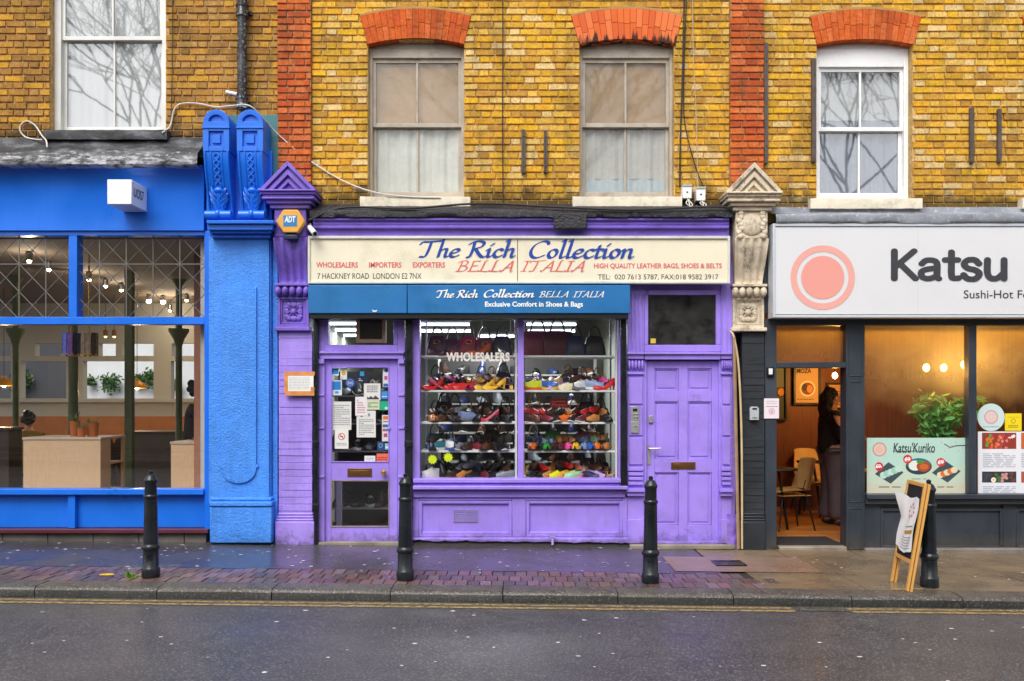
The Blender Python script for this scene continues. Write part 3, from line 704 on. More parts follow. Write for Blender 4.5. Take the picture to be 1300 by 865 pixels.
# projecting box sign
sg = thing('projecting_sign', 'white box sign jutting from the blue fascia above the cafe window', 'sign', (X(170), -.08, Z(262)))
sx0, sx1, sy0, sz0, sz1 = X(136, -.485), X(167, -.485), -.485, Z(259.5, -.485), Z(228, -.485)
MB().box(sx0, sx1, sy0, -.082, sz0, sz1).build('sign_box', plain('sign_white', '#f6f6f6', .35), sg, bev=.006)
tx = text('UOS7', (0, 0, 100, 40), 0, plain('sign_ink_dark', '#333a40', .5), sg, bold=.004)
tx.data.transform(Matrix.Scale(.25 / (100 / S()), 4)); xs = [v.co for v in tx.data.vertices]
cx = (min(v.x for v in xs) + max(v.x for v in xs)) / 2; cz = (min(v.z for v in xs) + max(v.z for v in xs)) / 2
tx.data.transform(Matrix.Translation((-cx, -tx.data.vertices[0].co.y, -cz))); tx.data.transform(Matrix.Rotation(R(90), 4, 'Z'))
tx.location = (sx1 + .0075 - sg.location.x, (sy0 - .082) / 2 - .03 - sg.location.y, (sz0 + sz1) / 2 + .012 - sg.location.z)

# ------------------------------------------------------------------ ornamental helpers
def guilloche(mb, x, y, z0, z1, w, n=4, r=.008, yfn=None):
    for ph in (0, math.pi):
        pts = []
        for i in range(n * 8 + 1):
            u = i / (n * 8); z = z0 + (z1 - z0) * u
            pts.append((x + w * math.sin(u * n * math.pi + ph), (yfn(z) if yfn else y) - .004, z))
        mb.tube(pts, r, 6)
def rosette(mb, cx, y, cz, s, mi=0):
    mb.ball((cx, y, cz), (.16 * s, .03, .16 * s), 12, 6, mi)
    for k in range(8):
        a = k * math.pi / 4; L = (.44 if k % 2 == 0 else .54) * s
        for d in (-.16, .16):
            b = a + d
            mb.ball((cx + math.cos(b) * L * .72, y + .004, cz + math.sin(b) * L * .72), (.13 * s, .022, .13 * s), 8, 5, mi)
        mb.tube([(cx + math.cos(a) * .15 * s, y - .006, cz + math.sin(a) * .15 * s), (cx + math.cos(a) * L, y - .012, cz + math.sin(a) * L)], .02 * s + .004, 6, mi, .004)
def acanthus(mb, x, yfn, z0, z1, w):
    for k, (dz, l) in enumerate(((.1, .8), (.32, 1), (.55, .95), (.78, .7))):
        z = z1 - (z1 - z0) * dz
        for sg_ in (-1, 1):
            pts = [(x + sg_ * t * w * l * .9, yfn(z) - .004 - .03 * math.sin(t * 2.4), z - .05 + .09 * t * t) for t in (0, .3, .6, .85, 1)]
            mb.tube(pts, .036, 8, r1=.012); mb.tube([(p[0], p[1] - .026, p[2] + .012) for p in pts[1:]], .008, 5, r1=.004)
    mb.tube([(x, yfn(z1) - .02, z1), (x, yfn((z0 + z1) / 2) - .045, (z0 + z1) / 2), (x, yfn(z0) - .03, z0)], .026, 8)
    mb.ball((x, yfn(z1) - .03, z1), (.05, .03, .035), 10, 6)

# ------------------------------------------------------------------ blue pilaster with its pair of brackets
bp_ = thing('pilaster', 'blue roughcast shop pilaster crowned by two scrolled brackets', 'pilaster', (X(304), 0, gz(-3)))
B = lambda mb, nm, m='blue', bev=.005, **k: mb.build(nm, M[m], bp_, bev=bev, **k)
y0 = -.14
mb = MB(); mb.box(X(268.5, -.05), X(343, y0), -.10, .3, Z(640, y0), Z(300, y0))
# raised border round a sunk panel with a rounded foot
sx0_, sx1_ = X(268.5, -.05), X(341.5, y0); px0, px1, pz1, pz0 = X(281, y0), X(326, y0), Z(365, y0), Z(590, y0)
mb.box(sx0_, sx1_, y0, -.102, Z(640, y0), Z(300, y0)); yr = y0 - .022
mb.box(px0, px1, yr, y0 + .002, pz0, pz1); mb.box(px0 - .02, px1 + .02, yr, y0 + .002, pz0 - .03, pz0 - .001)
n = 14; c_, r_ = (px0 + px1) / 2, (px1 - px0) / 2
for i in range(n):
    a, b = math.pi * i / n, math.pi * (i + 1) / n
    xa, xb = c_ - r_ * math.cos(a), c_ - r_ * math.cos(b)
    mb.prism([(xa, pz0 - .0305), (xb, pz0 - .0305), (xb, pz0 - .0305 - .17 * math.sin(b) - .002), (xa, pz0 - .0305 - .17 * math.sin(a) - .002)], yr, y0 + .002)
B(mb, 'shaft', 'blue_rough', .008)
mb = MB(); mb.bp((266, 644), (345, 690), y0 - .05, .3); mb.bp((266, 637), (345, 643.5), y0 - .065, .3); mb.bp((267, 632), (344, 636.5), y0 - .04, .3); B(mb, 'plinth', 'blue_rough', .012)
mb = MB(); mb.box(X(343.4, y0), X(352.5, -.06), -.06, .3, -.05, Z(285, -.1)); B(mb, 'side_strip', 'blue_rough')
mb = MB()
for (pa, pb, za, zb_, yy) in ((262, 347, 279.5, 284, -.36), (263, 346, 284.3, 292, -.32), (266, 344, 292.3, 296, -.27), (268, 343, 296.3, 302, -.20)):
    mb.box(X(pa, yy), X(pb, yy), yy, .3, Z(zb_, yy), Z(za, yy))
B(mb, 'capital')
mb = MB(); mb.box(X(262, -.1), X(345, -.1), -.10, .3, Z(279, -.1), Z(192, -.1)); B(mb, 'bracket_back')
mb = MB(); mb.box(X(262, -.04), X(353.5, -.04), -.04, .3, Z(278, -.04), Z(146, -.04), 0); B(mb, 'backing_block', 'teal')
for cpx in (274.2, 317.2):
    yf = -.35; bx_ = X(cpx, yf); hw = 16.8 / S(yf); z_t, z_m, z_b = Z(139, yf), Z(192, yf), Z(279, -.3)
    mb = MB(); zc = z_t - hw
    # round-headed block
    outl = [(bx_ - hw, z_m), (bx_ + hw, z_m)] + [(bx_ + hw * math.cos(math.pi * k / 16), zc + hw * math.sin(math.pi * k / 16)) for k in range(17)]
    mb.prism(outl, yf + .03, .2)
    # front face built as raised border: lunette and square sinking are left open
    ro = hw * .56
    for i in range(16):
        a, b = math.pi * i / 16, math.pi * (i + 1) / 16
        mb.prism([(bx_ + ro * math.cos(a), zc + .012 + ro * math.sin(a) * .9), (bx_ + hw * math.cos(a), zc + hw * math.sin(a)), (bx_ + hw * math.cos(b), zc + hw * math.sin(b)), (bx_ + ro * math.cos(b), zc + .012 + ro * math.sin(b) * .9)], yf, yf + .031)
    mb.box(bx_ - hw, bx_ + hw, yf, yf + .031, Z(163, yf), zc + .012)
    mb.box(bx_ - hw - .006, bx_ + hw + .006, yf - .012, yf + .031, Z(163.5, yf), Z(161, yf))
    sq = hw * .56; s1, s0 = Z(166.5, yf), Z(186, yf)
    mb.box(bx_ - hw, bx_ - sq, yf, yf + .031, z_m, Z(163.5, yf)); mb.box(bx_ + sq, bx_ + hw, yf, yf + .031, z_m, Z(163.5, yf)); mb.box(bx_ - sq, bx_ + sq, yf, yf + .031, s1, Z(163.5, yf)); mb.box(bx_ - sq, bx_ + sq, yf, yf + .031, z_m, s0)
    mb.box(bx_ - sq * .55, bx_ + sq * .55, yf + .008, yf + .03, s0 + .035, s1 - .035)
    br = mb.build('bracket', M['blue'], bp_, bev=.004)
    def yf2(z, z_m=z_m, z_b=z_b):
        t = min(1, max(0, (z_m - z) / (z_m - z_b))); return -.34 + .02 * t + .15 * (t * t * (3 - 2 * t)) - .05 * max(0, t - .85) / .15
    mb = MB(); nv = 22; h2 = hw * .95
    pr = [(yf2(z_m - (z_m - z_b) * k / nv), z_m - (z_m - z_b) * k / nv) for k in range(nv + 1)] + [(.2, z_b), (.2, z_m)]
    mb.prism_x(pr, bx_ - h2, bx_ + h2)
    for sg_ in (-1, 1):                                         # rolled edges
        mb.tube([(bx_ + sg_ * (h2 - .012), y - .004, z) for y, z in pr[:-2]], .014, 6); mb.tube([(bx_ + sg_ * h2 * .42, y - .002, z) for y, z in pr[:12]], .009, 6)
    mb.prism_x([(yf2(z_b) - .05 + .045 * math.cos(q), z_b + .055 + .05 * math.sin(q)) for q in [k * .524 for k in range(12)]], bx_ - h2 - .006, bx_ + h2 + .006)
    mb.build('scroll', M['blue'], br, bev=.003)
    mb = MB(); guilloche(mb, bx_, 0, z_m - .02, z_m - .38, .028, 5, .010, yf2); acanthus(mb, bx_, yf2, z_b + .11, z_m - .40, h2 * .8); mb.ball((bx_, yf2(z_b) - .09, z_b + .06), (.03, .02, .04), 10, 6)
    mb.build('carving', M['blue'], br)

# ------------------------------------------------------------------ console pilasters (purple and bare stone)
def console(name_lab, cx, mat_, shaft_mat, ps, carve_block):
    """cx = middle line in metres; ps = pixel half widths and levels."""
    root = thing('pilaster', name_lab, 'pilaster', (cx, 0, gz(cx)))
    q = lambda mb, nm, m=mat_, bev=.004, **k: mb.build(nm, m, root, bev=bev, **k)
    yc = -.34; hw = 36 / S(yc)
    zb, za = Z(ps['cap_base'], yc), Z(ps['tip'], yc)
    mb = MB()                                                  # gabled cap: nested raking mouldings, each set further back
    for k, (f0, f1, yy) in enumerate(((1.0, .82, yc), (.82, .70, yc + .035), (.70, .52, yc + .012), (.52, .40, yc + .05), (.40, .26, yc + .03))):
        def tri(f): return (cx - hw * f, cx + hw * f, zb + (za - zb) * f)
        a, b = tri(f0), tri(f1)
        e = .002
        for s_ in (0, 1):
            xo, xi = (a[0], b[0]) if s_ == 0 else (a[1], b[1])
            mb.prism([(xo, zb), (cx, a[2]), (cx, b[2]), (xi, zb)] if s_ == 0 else [(cx, a[2]), (xo, zb), (xi, zb), (cx, b[2])], yy, .12)
    mb.prism([(cx - hw * .26, zb), (cx + hw * .26, zb), (cx, zb + (za - zb) * .26)], yc + .07, .12)
    q(mb, 'pediment', bev=.003)
    mb = MB(); lv = [(1.0, 0, .022, -.355), (.97, .022, .05, -.33), (.90, .05, .075, -.31), (.93, .075, .1, -.325), (.80, .1, .14, -.285), (.70, .14, .185, -.25)]
    for f, d0, d1, yy in lv: mb.box(cx - hw * f, cx + hw * f, yy, .1, zb - d1 + .001, zb - d0)
    q(mb, 'cornice', bev=.008)
    yk = -.22; zk1, zk0 = zb - .185, Z(ps['block'], yk); kw = 20.3 / S(yk)
    mb = MB(); mb.box(cx - kw, cx + kw, yk, .1, zk0, zk1)
    if carve_block:
        for sg_ in (-1, 1):
            for k in range(7):
                z = zk0 + (zk1 - zk0) * (k + .5) / 7; mb.ball((cx + sg_ * (kw * .72 + .015 * math.sin(k * 2)), yk - .008, z), (.035, .02, .03), 8, 5)
        mb.ball((cx, yk, (zk0 + zk1) / 2), (kw * .75, .03, (zk1 - zk0) * .42), 14, 8)
    q(mb, 'neck', bev=.012)
    zs1, zs0 = zk0 - .002, Z(ps['scroll'], -.1); w1 = 21.5 / S(yk); w0 = 17.5 / S(-.1)
    mb = MB()
    def sf(u, v):
        t = v; y = -.225 - .02 * math.sin(t * 2.2) + .15 * t * t * (3 - 2 * t); w = w1 + (w0 - w1) * t
        a = u * 4; fr = a - math.floor(a) if u < 1 else 1; dep = .022 * math.sin(min(1, max(0, (fr - .1) / .8)) * math.pi)
        fade = min(1, t / .06) * min(1, (1 - t) / .04)
        return (cx - w + 2 * w * u, y + dep * fade, zs1 + (zs0 - zs1) * t)
    mb.grid(sf, 48, 22)
    for u in (0, 1):
        pts = [sf(u, k / 22) for k in range(23)]; n0 = len(mb.v)
        mb.add(pts + [(p[0], .1, p[2]) for p in pts], [(k, k + 1, k + 24, k + 23) for k in range(22)])
    mb.add([sf(0, 0), sf(1, 0), (sf(1, 0)[0], .1, zs1), (sf(0, 0)[0], .1, zs1)], [(0, 1, 2, 3)])
    q(mb, 'scroll', bev=0, ang=50)
    mb = MB(); ye = -.12; ze = Z(ps['eggs'], ye); ew = 22.5 / S(ye)
    mb.box(cx - ew * .98, cx + ew * .98, ye - .03, .1, zs0 - .03, zs0 - .002)
    for k in range(5): mb.ball((cx - ew + ew * 2 * (k + .5) / 5, ye + .0, (zs0 - .035 + ze) / 2), (ew / 5.2, .05, (zs0 - .03 - ze) * .5), 12, 8)
    mb.box(cx - ew * .9, cx + ew * .9, ye + .02, .1, ze + .002, zs0 - .031)
    q(mb, 'egg_moulding', bev=.004)
    mb = MB(); yf_ = -.09; fw = 19.8 / S(yf_); zf1, zf0 = ze, Z(ps['flower'], yf_)
    mb.box(cx - fw, cx + fw, yf_ + .03, .1, zf0, zf1); mb.frame(cx - fw, cx + fw, zf0, zf1, .03, yf_, yf_ + .029); mb.frame(cx - fw + .034, cx + fw - .034, zf0 + .034, zf1 - .034, .012, yf_ + .012, yf_ + .031)
    rosette(mb, cx, yf_ + .022, (zf0 + zf1) / 2, fw * 1.36)
    q(mb, 'flower_panel', bev=.003)
    mb = MB(); lw = 22.5 / S(-.12); zl = Z(ps['ledge'], -.12); mb.box(cx - lw, cx + lw, -.135, .1, zl, zf0 - .002); q(mb, 'ledge', bev=.01)
    mb = MB(); mb.c = []; sw0, sw1 = ps['shaft']; bricks(mb, sw0, sw1, gz(cx) - .02, zl - .001, -.078, [(1, 1, 1)], seed=5, joint=.005, L=.62, H=.62); mb.c = None
    zp = Z(ps['plinth'], -.1)
    q(mb, 'shaft', shaft_mat, 0, smooth=False)
    mb = MB(); mb.box(sw0 + .003, sw1 - .003, -.0745, .1, gz(cx) - .05, zl); q(mb, 'shaft_core', shaft_mat, 0)
    mb = MB(); e = .028
    mb.box(sw0 - e, sw1 + (e if ps.get('wide', 1) else 0), -.12, .1, gz(cx) - .05, zp - .06)
    for k in range(3): mb.box(sw0 - e * (.8 - .25 * k), sw1 + (e * (.8 - .25 * k) if ps.get('wide', 1) else 0), -.112 + .012 * k, .1, zp - .059 + .03 * k, zp - .031 + .03 * k)
    q(mb, 'plinth', shaft_mat, .012)
    return root
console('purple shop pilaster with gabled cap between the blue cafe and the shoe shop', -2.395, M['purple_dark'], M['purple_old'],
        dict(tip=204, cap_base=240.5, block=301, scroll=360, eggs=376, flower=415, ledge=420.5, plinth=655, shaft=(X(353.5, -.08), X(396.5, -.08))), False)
console('bare weathered stone pilaster with gabled cap above a black painted shaft', 2.588, M['stone'], M['charcoal_old'],
        dict(tip=206, cap_base=243.5, block=302.5, scroll=361, eggs=377, flower=416, ledge=421, plinth=655, shaft=(X(942, -.08), X(971, -.08)), wide=0), True)
# ------------------------------------------------------------------ purple shoe shop front
shop = thing('shopfront', 'purple shoe shop front with stocked display window between two purple doors', 'shopfront', (X(655), 0, gz(0)))
YF = -.04
q = lambda mb, nm, m='purple', par=shop, bev=.004, **k: mb.build(nm, M[m] if isinstance(m, str) else m, par, bev=bev, **k)
# felt-covered ledge
mb = MB(); prof = [(.03, Z(259)), (-.05, Z(261)), (-.12, Z(264, -.1)), (-.22, Z(267, -.2)), (-.235, Z(271, -.2)), (-.225, Z(276, -.2)), (-.12, Z(277, -.2)), (.1, Z(277, -.2))]
def rf(u, v):
    i = min(int(v * 7 + .001), 7); p = prof[i]; x = X(399) + (X(925) - X(399)) * u
    d = .012 * noise.noise(Vector((x * 6, i * .9, 0))) + .012 * noise.noise(Vector((x * 21, i, 3)))
    return (x, p[0] + d, p[1] + d)
mb.grid(rf, 110, 7); q(mb, 'roofing_felt', 'roofing', bev=0, ang=60)
mb = MB()
for (a, b, yy) in ((276.5, 280, -.20), (280, 286, -.17), (286, 290, -.185), (290, 300.5, -.13)): mb.box(X(397, yy), X(926, yy), yy, .1, Z(b, yy), Z(a, yy) - .001)
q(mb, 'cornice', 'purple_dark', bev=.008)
mb = MB(); mb.box(X(400, -.02), X(800, -.02), -.02, .1, Z(402.5, -.02), Z(300, -.05)); mb.box(X(800.2, -.02), X(931, -.02), -.02, .1, Z(374, -.02), Z(300, -.05)); q(mb, 'header')
# shutter guides
for a, b, py in ((398, 403.5, 692), (514.3, 523.3, 692), (788.2, 795.3, 622)):
    mb = MB(); yy = -.11; mb.box(X(a, yy), X(b, yy), yy, .02, Z(py, yy), Z(400, yy))
    mb.box(X(a, yy) + .012, X(b, yy) - .012, yy - .006, yy, Z(py, yy) + .004, Z(402, yy)); sgd = q(mb, 'shutter_guide', 'black_iron', bev=.006)
    if py > 650:
        mb = MB(); 
        for zz in (560, 640): mb.bp((a - 1, zz), (b + 1, zz + 8), yy - .014, yy - .0065)
        q(mb, 'guide_clip', 'black_iron', par=sgd, bev=.003)
# --- glazed door
def strips(mb, px0, px1, pts, y0_, y1_): pass
mb = MB()
mb.bp((403.7, 403), (412, 692), YF, .08); mb.bp((505, 403), (514, 692), YF, .08)
mb.bp((412.1, 403), (416.5, 438), YF + .01, .08); mb.bp((499.5, 403), (504.9, 438), YF + .01, .08)
mb.bp((412.1, 438.1), (504.9, 446), YF + .006, .08); mb.bp((405, 446.2), (513, 449), YF - .045, .08); mb.bp((406, 449.2), (512, 455.8), YF - .02, .08)
for a, b in ((404.2, 411.2), (505.8, 513.2)):                       # blocks on the jambs
    mb.bp((a, 456), (b, 462), YF - .03, YF - .001)
    for pz in (500, 542, 604): mb.bp((a, pz), (b, pz + 3), YF - .014, YF - .001)
q(mb, 'door_frame')
MB().bp((416.5, 403), (499.5, 438), .035, .04).build('transom_pane', M['glass'], shop)
dy = 0.0
mb = MB(); mb.bp((412.2, 456.2), (420.3, 688.5), dy, dy + .045); mb.bp((494, 456.2), (504.8, 688.5), dy, dy + .045)
for a, b in ((456.2, 466), (587, 610), (669, 688.5)): mb.bp((420.4, a), (493.9, b), dy + .001, dy + .045)
door = q(mb, 'door'); door['label'] = 'glazed purple door papered with notices'
for (a, b, c, d) in ((420.4, 466, 493.9, 587), (420.4, 610, 493.9, 669)):
    MB().bp((a, b), (c, d), dy + .02, dy + .025).build('pane', M['glass'], door)
    mb = MB(); mb.frame(X(a), X(c), Z(d), Z(b), .008, dy - .008, dy + .019); mb.build('glazing_bead', M['purple'] if b < 500 else paint('bare_bead', '#9b8d80', .6, .3, 8), door, bev=.002)
mb = MB(); mb.bp((441, 595), (472, 605.5), dy - .008, dy - .0005); mb.bp((444, 597.5), (469, 603), dy - .013, dy - .0085); q(mb, 'letterbox', 'brass', par=door)
mb = MB(); kx, kz = X(488), Z(600); mb.lathe([(.012, 0), (.012, .03), (.03, .04), (.034, .055), (.026, .07), (.01, .074)], (0, 0, 0), 16); mb.v = [(kx + a, dy - c, kz + b) for a, b, c in mb.v]; q(mb, 'knob', 'brass_bright', par=door, bev=0)
text('7', (429.5, 595, 433.5, 604), dy - .002, M['purple_old'], door, .01, name='house_number')
mb = MB(); mb.bp((491.8, 542), (495.5, 546), dy - .02, dy + .0); q(mb, 'lock', 'purple_old', par=door, bev=.008)
mb = MB(); mb.bp((404, 689), (514, 695), -.10, .3); q(mb, 'step', paint('worn_step', '#8f8577', .6, .3, 5, .5, .5))
# --- display window
mb = MB()
mb.bp((523.5, 402), (533, 608), YF, .1); mb.bp((657.3, 402), (665, 608), YF, .06); mb.bp((785.5, 402), (789.5, 608), YF, .1)
mb.bp((533.1, 400), (785.4, 403.5), YF + .002, .1)
win = q(mb, 'display_window_frame')
for a, b in ((533, 657.3), (665, 785.5)): MB().bp((a, 403.5), (b, 608), .02, .026).build('pane', M['glass'], win)
mb = MB()
for a, b, yy in ((608, 613.5, -.10), (613.7, 617, -.07), (617.2, 622, -.13), (622.2, 632, -.055)): mb.box(X(524, yy), X(794 if a != 617.2 else 797, yy), yy, .1, Z(b, yy), Z(a, yy))
q(mb, 'sill', bev=.008)
mb = MB(); mb.box(X(523.4), X(796.5), .0, .1, gz(0) + .02, Z(632))
for (a, b) in ((532, 650), (668, 790)):
    mb.frame(X(a), X(b), Z(678.5), Z(636), .035, -.03, .001, tb=.03, tt=.03)
mb.bp((523.5, 632.2), (531.6, 682), -.03, .001); mb.bp((650.3, 632.2), (667.6, 682), -.03, .001); mb.bp((790.3, 632.2), (796.5, 682), -.03, .001)
for a, b in ((532, 650), (668, 790)):
    mb.bp((a + .1, 632.2), (b - .1, 635.9), -.03, .001); mb.bp((a + .1, 678.7), (b - .1, 682), -.03, .001)
q(mb, 'stall_riser', bev=.006)
mb = MB(); pts = []
n_ = 60
mb.grid(lambda u, v: (X(524) + (X(797) - X(524)) * u, [-.02, -.055, -.06, -.055][round(v * 3)], [Z(681.5), Z(682.5), Z(684), Z(687) + .014 * noise.noise(Vector((u * 14, 0, 0))) + .01 * noise.noise(Vector((u * 50, 2, 0))) + gz((u - .5) * 2)][round(v * 3)]), n_, 3); q(mb, 'skirting', bev=0)
mb = MB(); mb.grid(lambda u, v: (X(524) + (X(800) - X(524)) * u, -.012 - .05 * v + .006 * noise.noise(Vector((u * 40, v, 0))), Z(686) - .075 * v + gz((u - .5) * 2.4)), 60, 2); q(mb, 'damp_base', paint('damp_render', '#2b2724', .8, .5, 8, .8), bev=0)
vent = thing('air_brick', 'pair of small square vents painted purple in the panel under the display window', 'vent', (X(591), 0, Z(662)))
for a in (575.5, 591.7):
    mb = MB(); mb.frame(X(a), X(a + 15), Z(663), Z(647.5), .008, -.009, .0)
    for k in range(5): mb.box(X(a) + .01, X(a + 15) - .01, -.007, -.001, Z(663) + .015 + k * .023, Z(663) + .026 + k * .023)
    mb.build('vent_grille', paint('purple_vent', '#9a8cc0', .5, .1), vent, smooth=False)
mb = MB(); tx_ = X(701); mb.tube([(tx_, -.02, Z(683)), (tx_, -.1, Z(683)), (tx_, -.115, Z(690))], .013, 8); mb.tube([(tx_ - .03, -.09, Z(680)), (tx_ + .03, -.09, Z(680))], .007, 6); mb.tube([(tx_, -.09, Z(683)), (tx_, -.09, Z(679.5))], .009, 6)
solo(mb, 'tap', paint('painted_tap', '#8d7fae', .4, .3), 'small outdoor tap low on the purple base below the display window', 'tap')
# --- flats door with pilasters
def small_pilaster(a, b, nm):
    mb = MB(); yy = YF
    mb.bp((a, 362), (b, 456), yy, .1)
    n = 4 if b - a > 18 else 2
    for k in range(n + 1): mb.bp((a + (b - a) * (k / n) * .92 + .2, 374), (a + (b - a) * (k / n) * .92 + 1.6, 452), yy - .012, yy - .0005)
    mb.bp((a, 456.2), (b, 690), yy + .012, .1)
    mb.bp((a - .6, 447), (b + .6, 450), yy - .05, yy - .0005); mb.bp((a, 450.2), (b, 455.8), yy - .025, yy - .0005)
    for k in range(5): mb.ball((X(a, yy) + (X(b, yy) - X(a, yy)) * (k + .5) / 5, yy + .01, Z(464)), ((X(b) - X(a)) / 9, .045, .062), 10, 6)
    mb.bp((a - .3, 473), (b + .3, 475.5), yy - .015, yy + .0115)
    for z0_, z1_ in ((480, 513), (516, 553), (556, 590)): mb.bp((a + 2, z0_), (b - 2, z1_), yy - .004, yy + .0115)
    for k in range(4): mb.bp((a + 1.0, 594 + k * 6), (b - 1.0, 598 + k * 6), yy - .02, yy + .0115)
    mb.bp((a - 1.5, 621), (b + 1.5, 625), yy - .06, yy + .0115); mb.bp((a - .6, 625.2), (b + .6, 630), yy - .035, yy + .0115)
    mb.bp((a, 660), (b, 690), yy - .014, yy + .0115)
    return q(mb, nm, bev=.004)
small_pilaster(796.7, 817.6, 'door_pilaster'); small_pilaster(915.6, 929, 'door_pilaster')
mb = MB(); mb.bp((929.2, 362), (933.5, 655), -.02, .1)
mb.grid(lambda u, v: (X(921.5) + (X(936) - X(921.5)) * u, -.055 - .02 * math.sin(u * 3.1) + .015 * noise.noise(Vector((u * 3, v * 6, 0))), Z(696) + (Z(652) - Z(696)) * v), 10, 16)
q(mb, 'end_strip', paint('flaking_purple', '#8a6cd2', .6, .15, 3, .5, .6, '#6e5a48', wear=.95, wearcol='#a08a6a'), bev=0)
mb = MB()
mb.bp((817.8, 374), (823, 438), YF + .005, .08); mb.bp((909, 374), (915.4, 438), YF + .005, .08); mb.bp((823.1, 368), (908.9, 374.5), YF + .005, .08)
mb.bp((817.8, 438.1), (915.4, 446.6), YF + .005, .08); mb.bp((818.4, 446.8), (914.8, 450), YF - .048, .08); mb.bp((818.4, 450.2), (914.8, 456.6), YF - .022, .08)
mb.bp((817.8, 456.8), (821, 691), YF + .02, .08); mb.bp((912.7, 456.8), (915.4, 691), YF + .02, .08)
q(mb, 'flats_door_frame')
MB().bp((823, 374.5), (909, 438), .0, .006).build('fanlight', glass('fanlight_glass', .05, 1.0, (.5, .52, .53), dirt=.12), shop)
MB().bp((815, 365), (920, 458), .32, .34).build('hall_wall', plain('dim_hall', '#4a4c4c', .9), shop)
mb = MB(); mb.bp((826, 430), (832.5, 436), -.004, -.001); mb.build('fanlight_sticker', plain('sticker_yellow', '#d9c04a', .5), shop)
dy2 = .012
mb = MB()
xs_ = [821.2, 831, 861.5, 873, 903.5, 912.5]; zs_ = [458.5, 468, 496.5, 510, 583.5, 600, 667, 690.5]
for a, b in ((0, 1), (2, 3), (4, 5)): mb.bp((xs_[a], zs_[0]), (xs_[b], zs_[7]), dy2, dy2 + .05)
for a, b in ((0, 1), (2, 3), (4, 5), (6, 7)):
    for c, d in ((1, 2), (3, 4)): mb.bp((xs_[c] + .03, zs_[a]), (xs_[d] - .03, zs_[b]), dy2 + .0005, dy2 + .05)
d2 = q(mb, 'panelled_door', bev=.003); d2['label'] = 'six panel purple front door numbered 7A and 7B'
for a, b in ((1, 2), (3, 4), (5, 6)):
    for c, d in ((1, 2), (3, 4)):
        x0_, x1_, z0_, z1_ = X(xs_[c]), X(xs_[d]), Z(zs_[b]), Z(zs_[a])
        mb = MB(); mb.box(x0_, x1_, dy2 + .022, dy2 + .045, z0_, z1_); mb.frame(x0_, x1_, z0_, z1_, .014, dy2 + .010, dy2 + .0215)
        e = .034
        mb.box(x0_ + e, x1_ - e, dy2 + .014, dy2 + .0215, z0_ + e, z1_ - e); mb.build('panel', M['purple'], d2, bev=.004)
text('7A', (832, 501, 845, 509), dy2 - .001, M['purple_old'], d2, .012, name='number'); text('7B', (877, 501, 891, 509), dy2 - .001, M['purple_old'], d2, .012, name='number')
for nm in d2.children:
    if nm.name.startswith('number'): nm.data.transform(Matrix.Translation((0, -.003, 0)))
mb = MB(); mb.bp((852, 587), (883, 596), dy2 - .008, dy2 - .0005); mb.bp((855, 589), (880, 594), dy2 - .012, dy2 - .0085); q(mb, 'letterbox', 'brass', par=d2)
mb = MB(); mb.bp((822.3, 565), (826, 590), dy2 - .008, dy2 - .0005); hz = Z(569.5); mb.tube([(X(824), dy2 - .006, hz), (X(824), dy2 - .05, hz), (X(826), dy2 - .055, hz), (X(838), dy2 - .052, hz + .002)], .009, 8); q(mb, 'handle', 'alu', par=d2, bev=0)
mb = MB(); mb.bp((824, 528), (829, 537), dy2 - .022, dy2 - .0005); q(mb, 'lock', 'alu', par=d2)
mb = MB(); mb.bp((818, 688), (914, 691.5), -.06, .06); q(mb, 'weatherboard', bev=.008)
mb = MB(); mb.bp((800, 692), (934, 698), -.12, .3); q(mb, 'flats_step', paint('worn_step', '#8f8577'), bev=.01)
ic = thing('intercom', 'silver two-plate door entry intercom on the purple pilaster beside the panelled door', 'intercom', (X(806), YF, Z(550)))
for (a, b) in ((516, 534), (534.5, 550)):
    mb = MB(); mb.bp((801, a), (811.3, b), YF - .018, YF - .0045); mb.build('plate', M['alu'], ic, bev=.003)
mb = MB(); mb.bp((803.5, 519), (809, 522.5), YF - .021, YF - .0185); mb.build('speaker_slot', M['black'], ic)
mb = MB()
for (x_, z_) in ((804, 526), (808, 526), (804, 530), (808, 530), (806, 541)): mb.ball((X(x_), YF - .019, Z(z_)), (.012, .006, .012), 10, 6)
mb.build('button', M['steel'], ic)

# --- cream fascia sign
ys = -.20
cs = thing('fascia_sign', 'long cream sign with blue script lettering above the shoe shop', 'sign', (X(658), ys, Z(360, ys)))
mb = MB()
for a, b in ((393.8, 656.6), (657.6, 923.6)): mb.box(X(a, ys), X(b, ys), ys, -.135, Z(357.3, ys), Z(303.5, ys))
mb.build('sign_face', M['cream'], cs, bev=.001)
mb = MB().frame(X(391, ys), X(926.5, ys), Z(360.5, ys), Z(300, ys), .026, ys - .02, -.13, tb=.026, tt=.03); mb.build('sign_frame', paint('sign_frame_white', '#d6d4cc', .45, .1, 4, .1, .4, '#6b6459'), cs, bev=.004)
mb = MB().box(X(656.7, ys), X(657.5, ys), ys + .004, -.136, Z(357, ys), Z(304, ys)); mb.build('joint', plain('joint_brown', '#6b604c', .7), cs)
yt = ys - .002
pen_text('The Rich', (531, 303.5, 655, 328), yt, M['ink_blue'], cs, (.088, .026), 38)
pen_text('Collection', (671.5, 303.5, 805.6, 329), yt, M['ink_blue'], cs, (.088, .026), 38)
pen_text('BELLA', (578, 330.3, 652.5, 345.3), yt, M['ink_pink'], cs, (.06, .020), 32, .25)
pen_text('ITALIA', (660, 330.3, 743, 345.3), yt, M['ink_pink'], cs, (.06, .020), 32, .25)
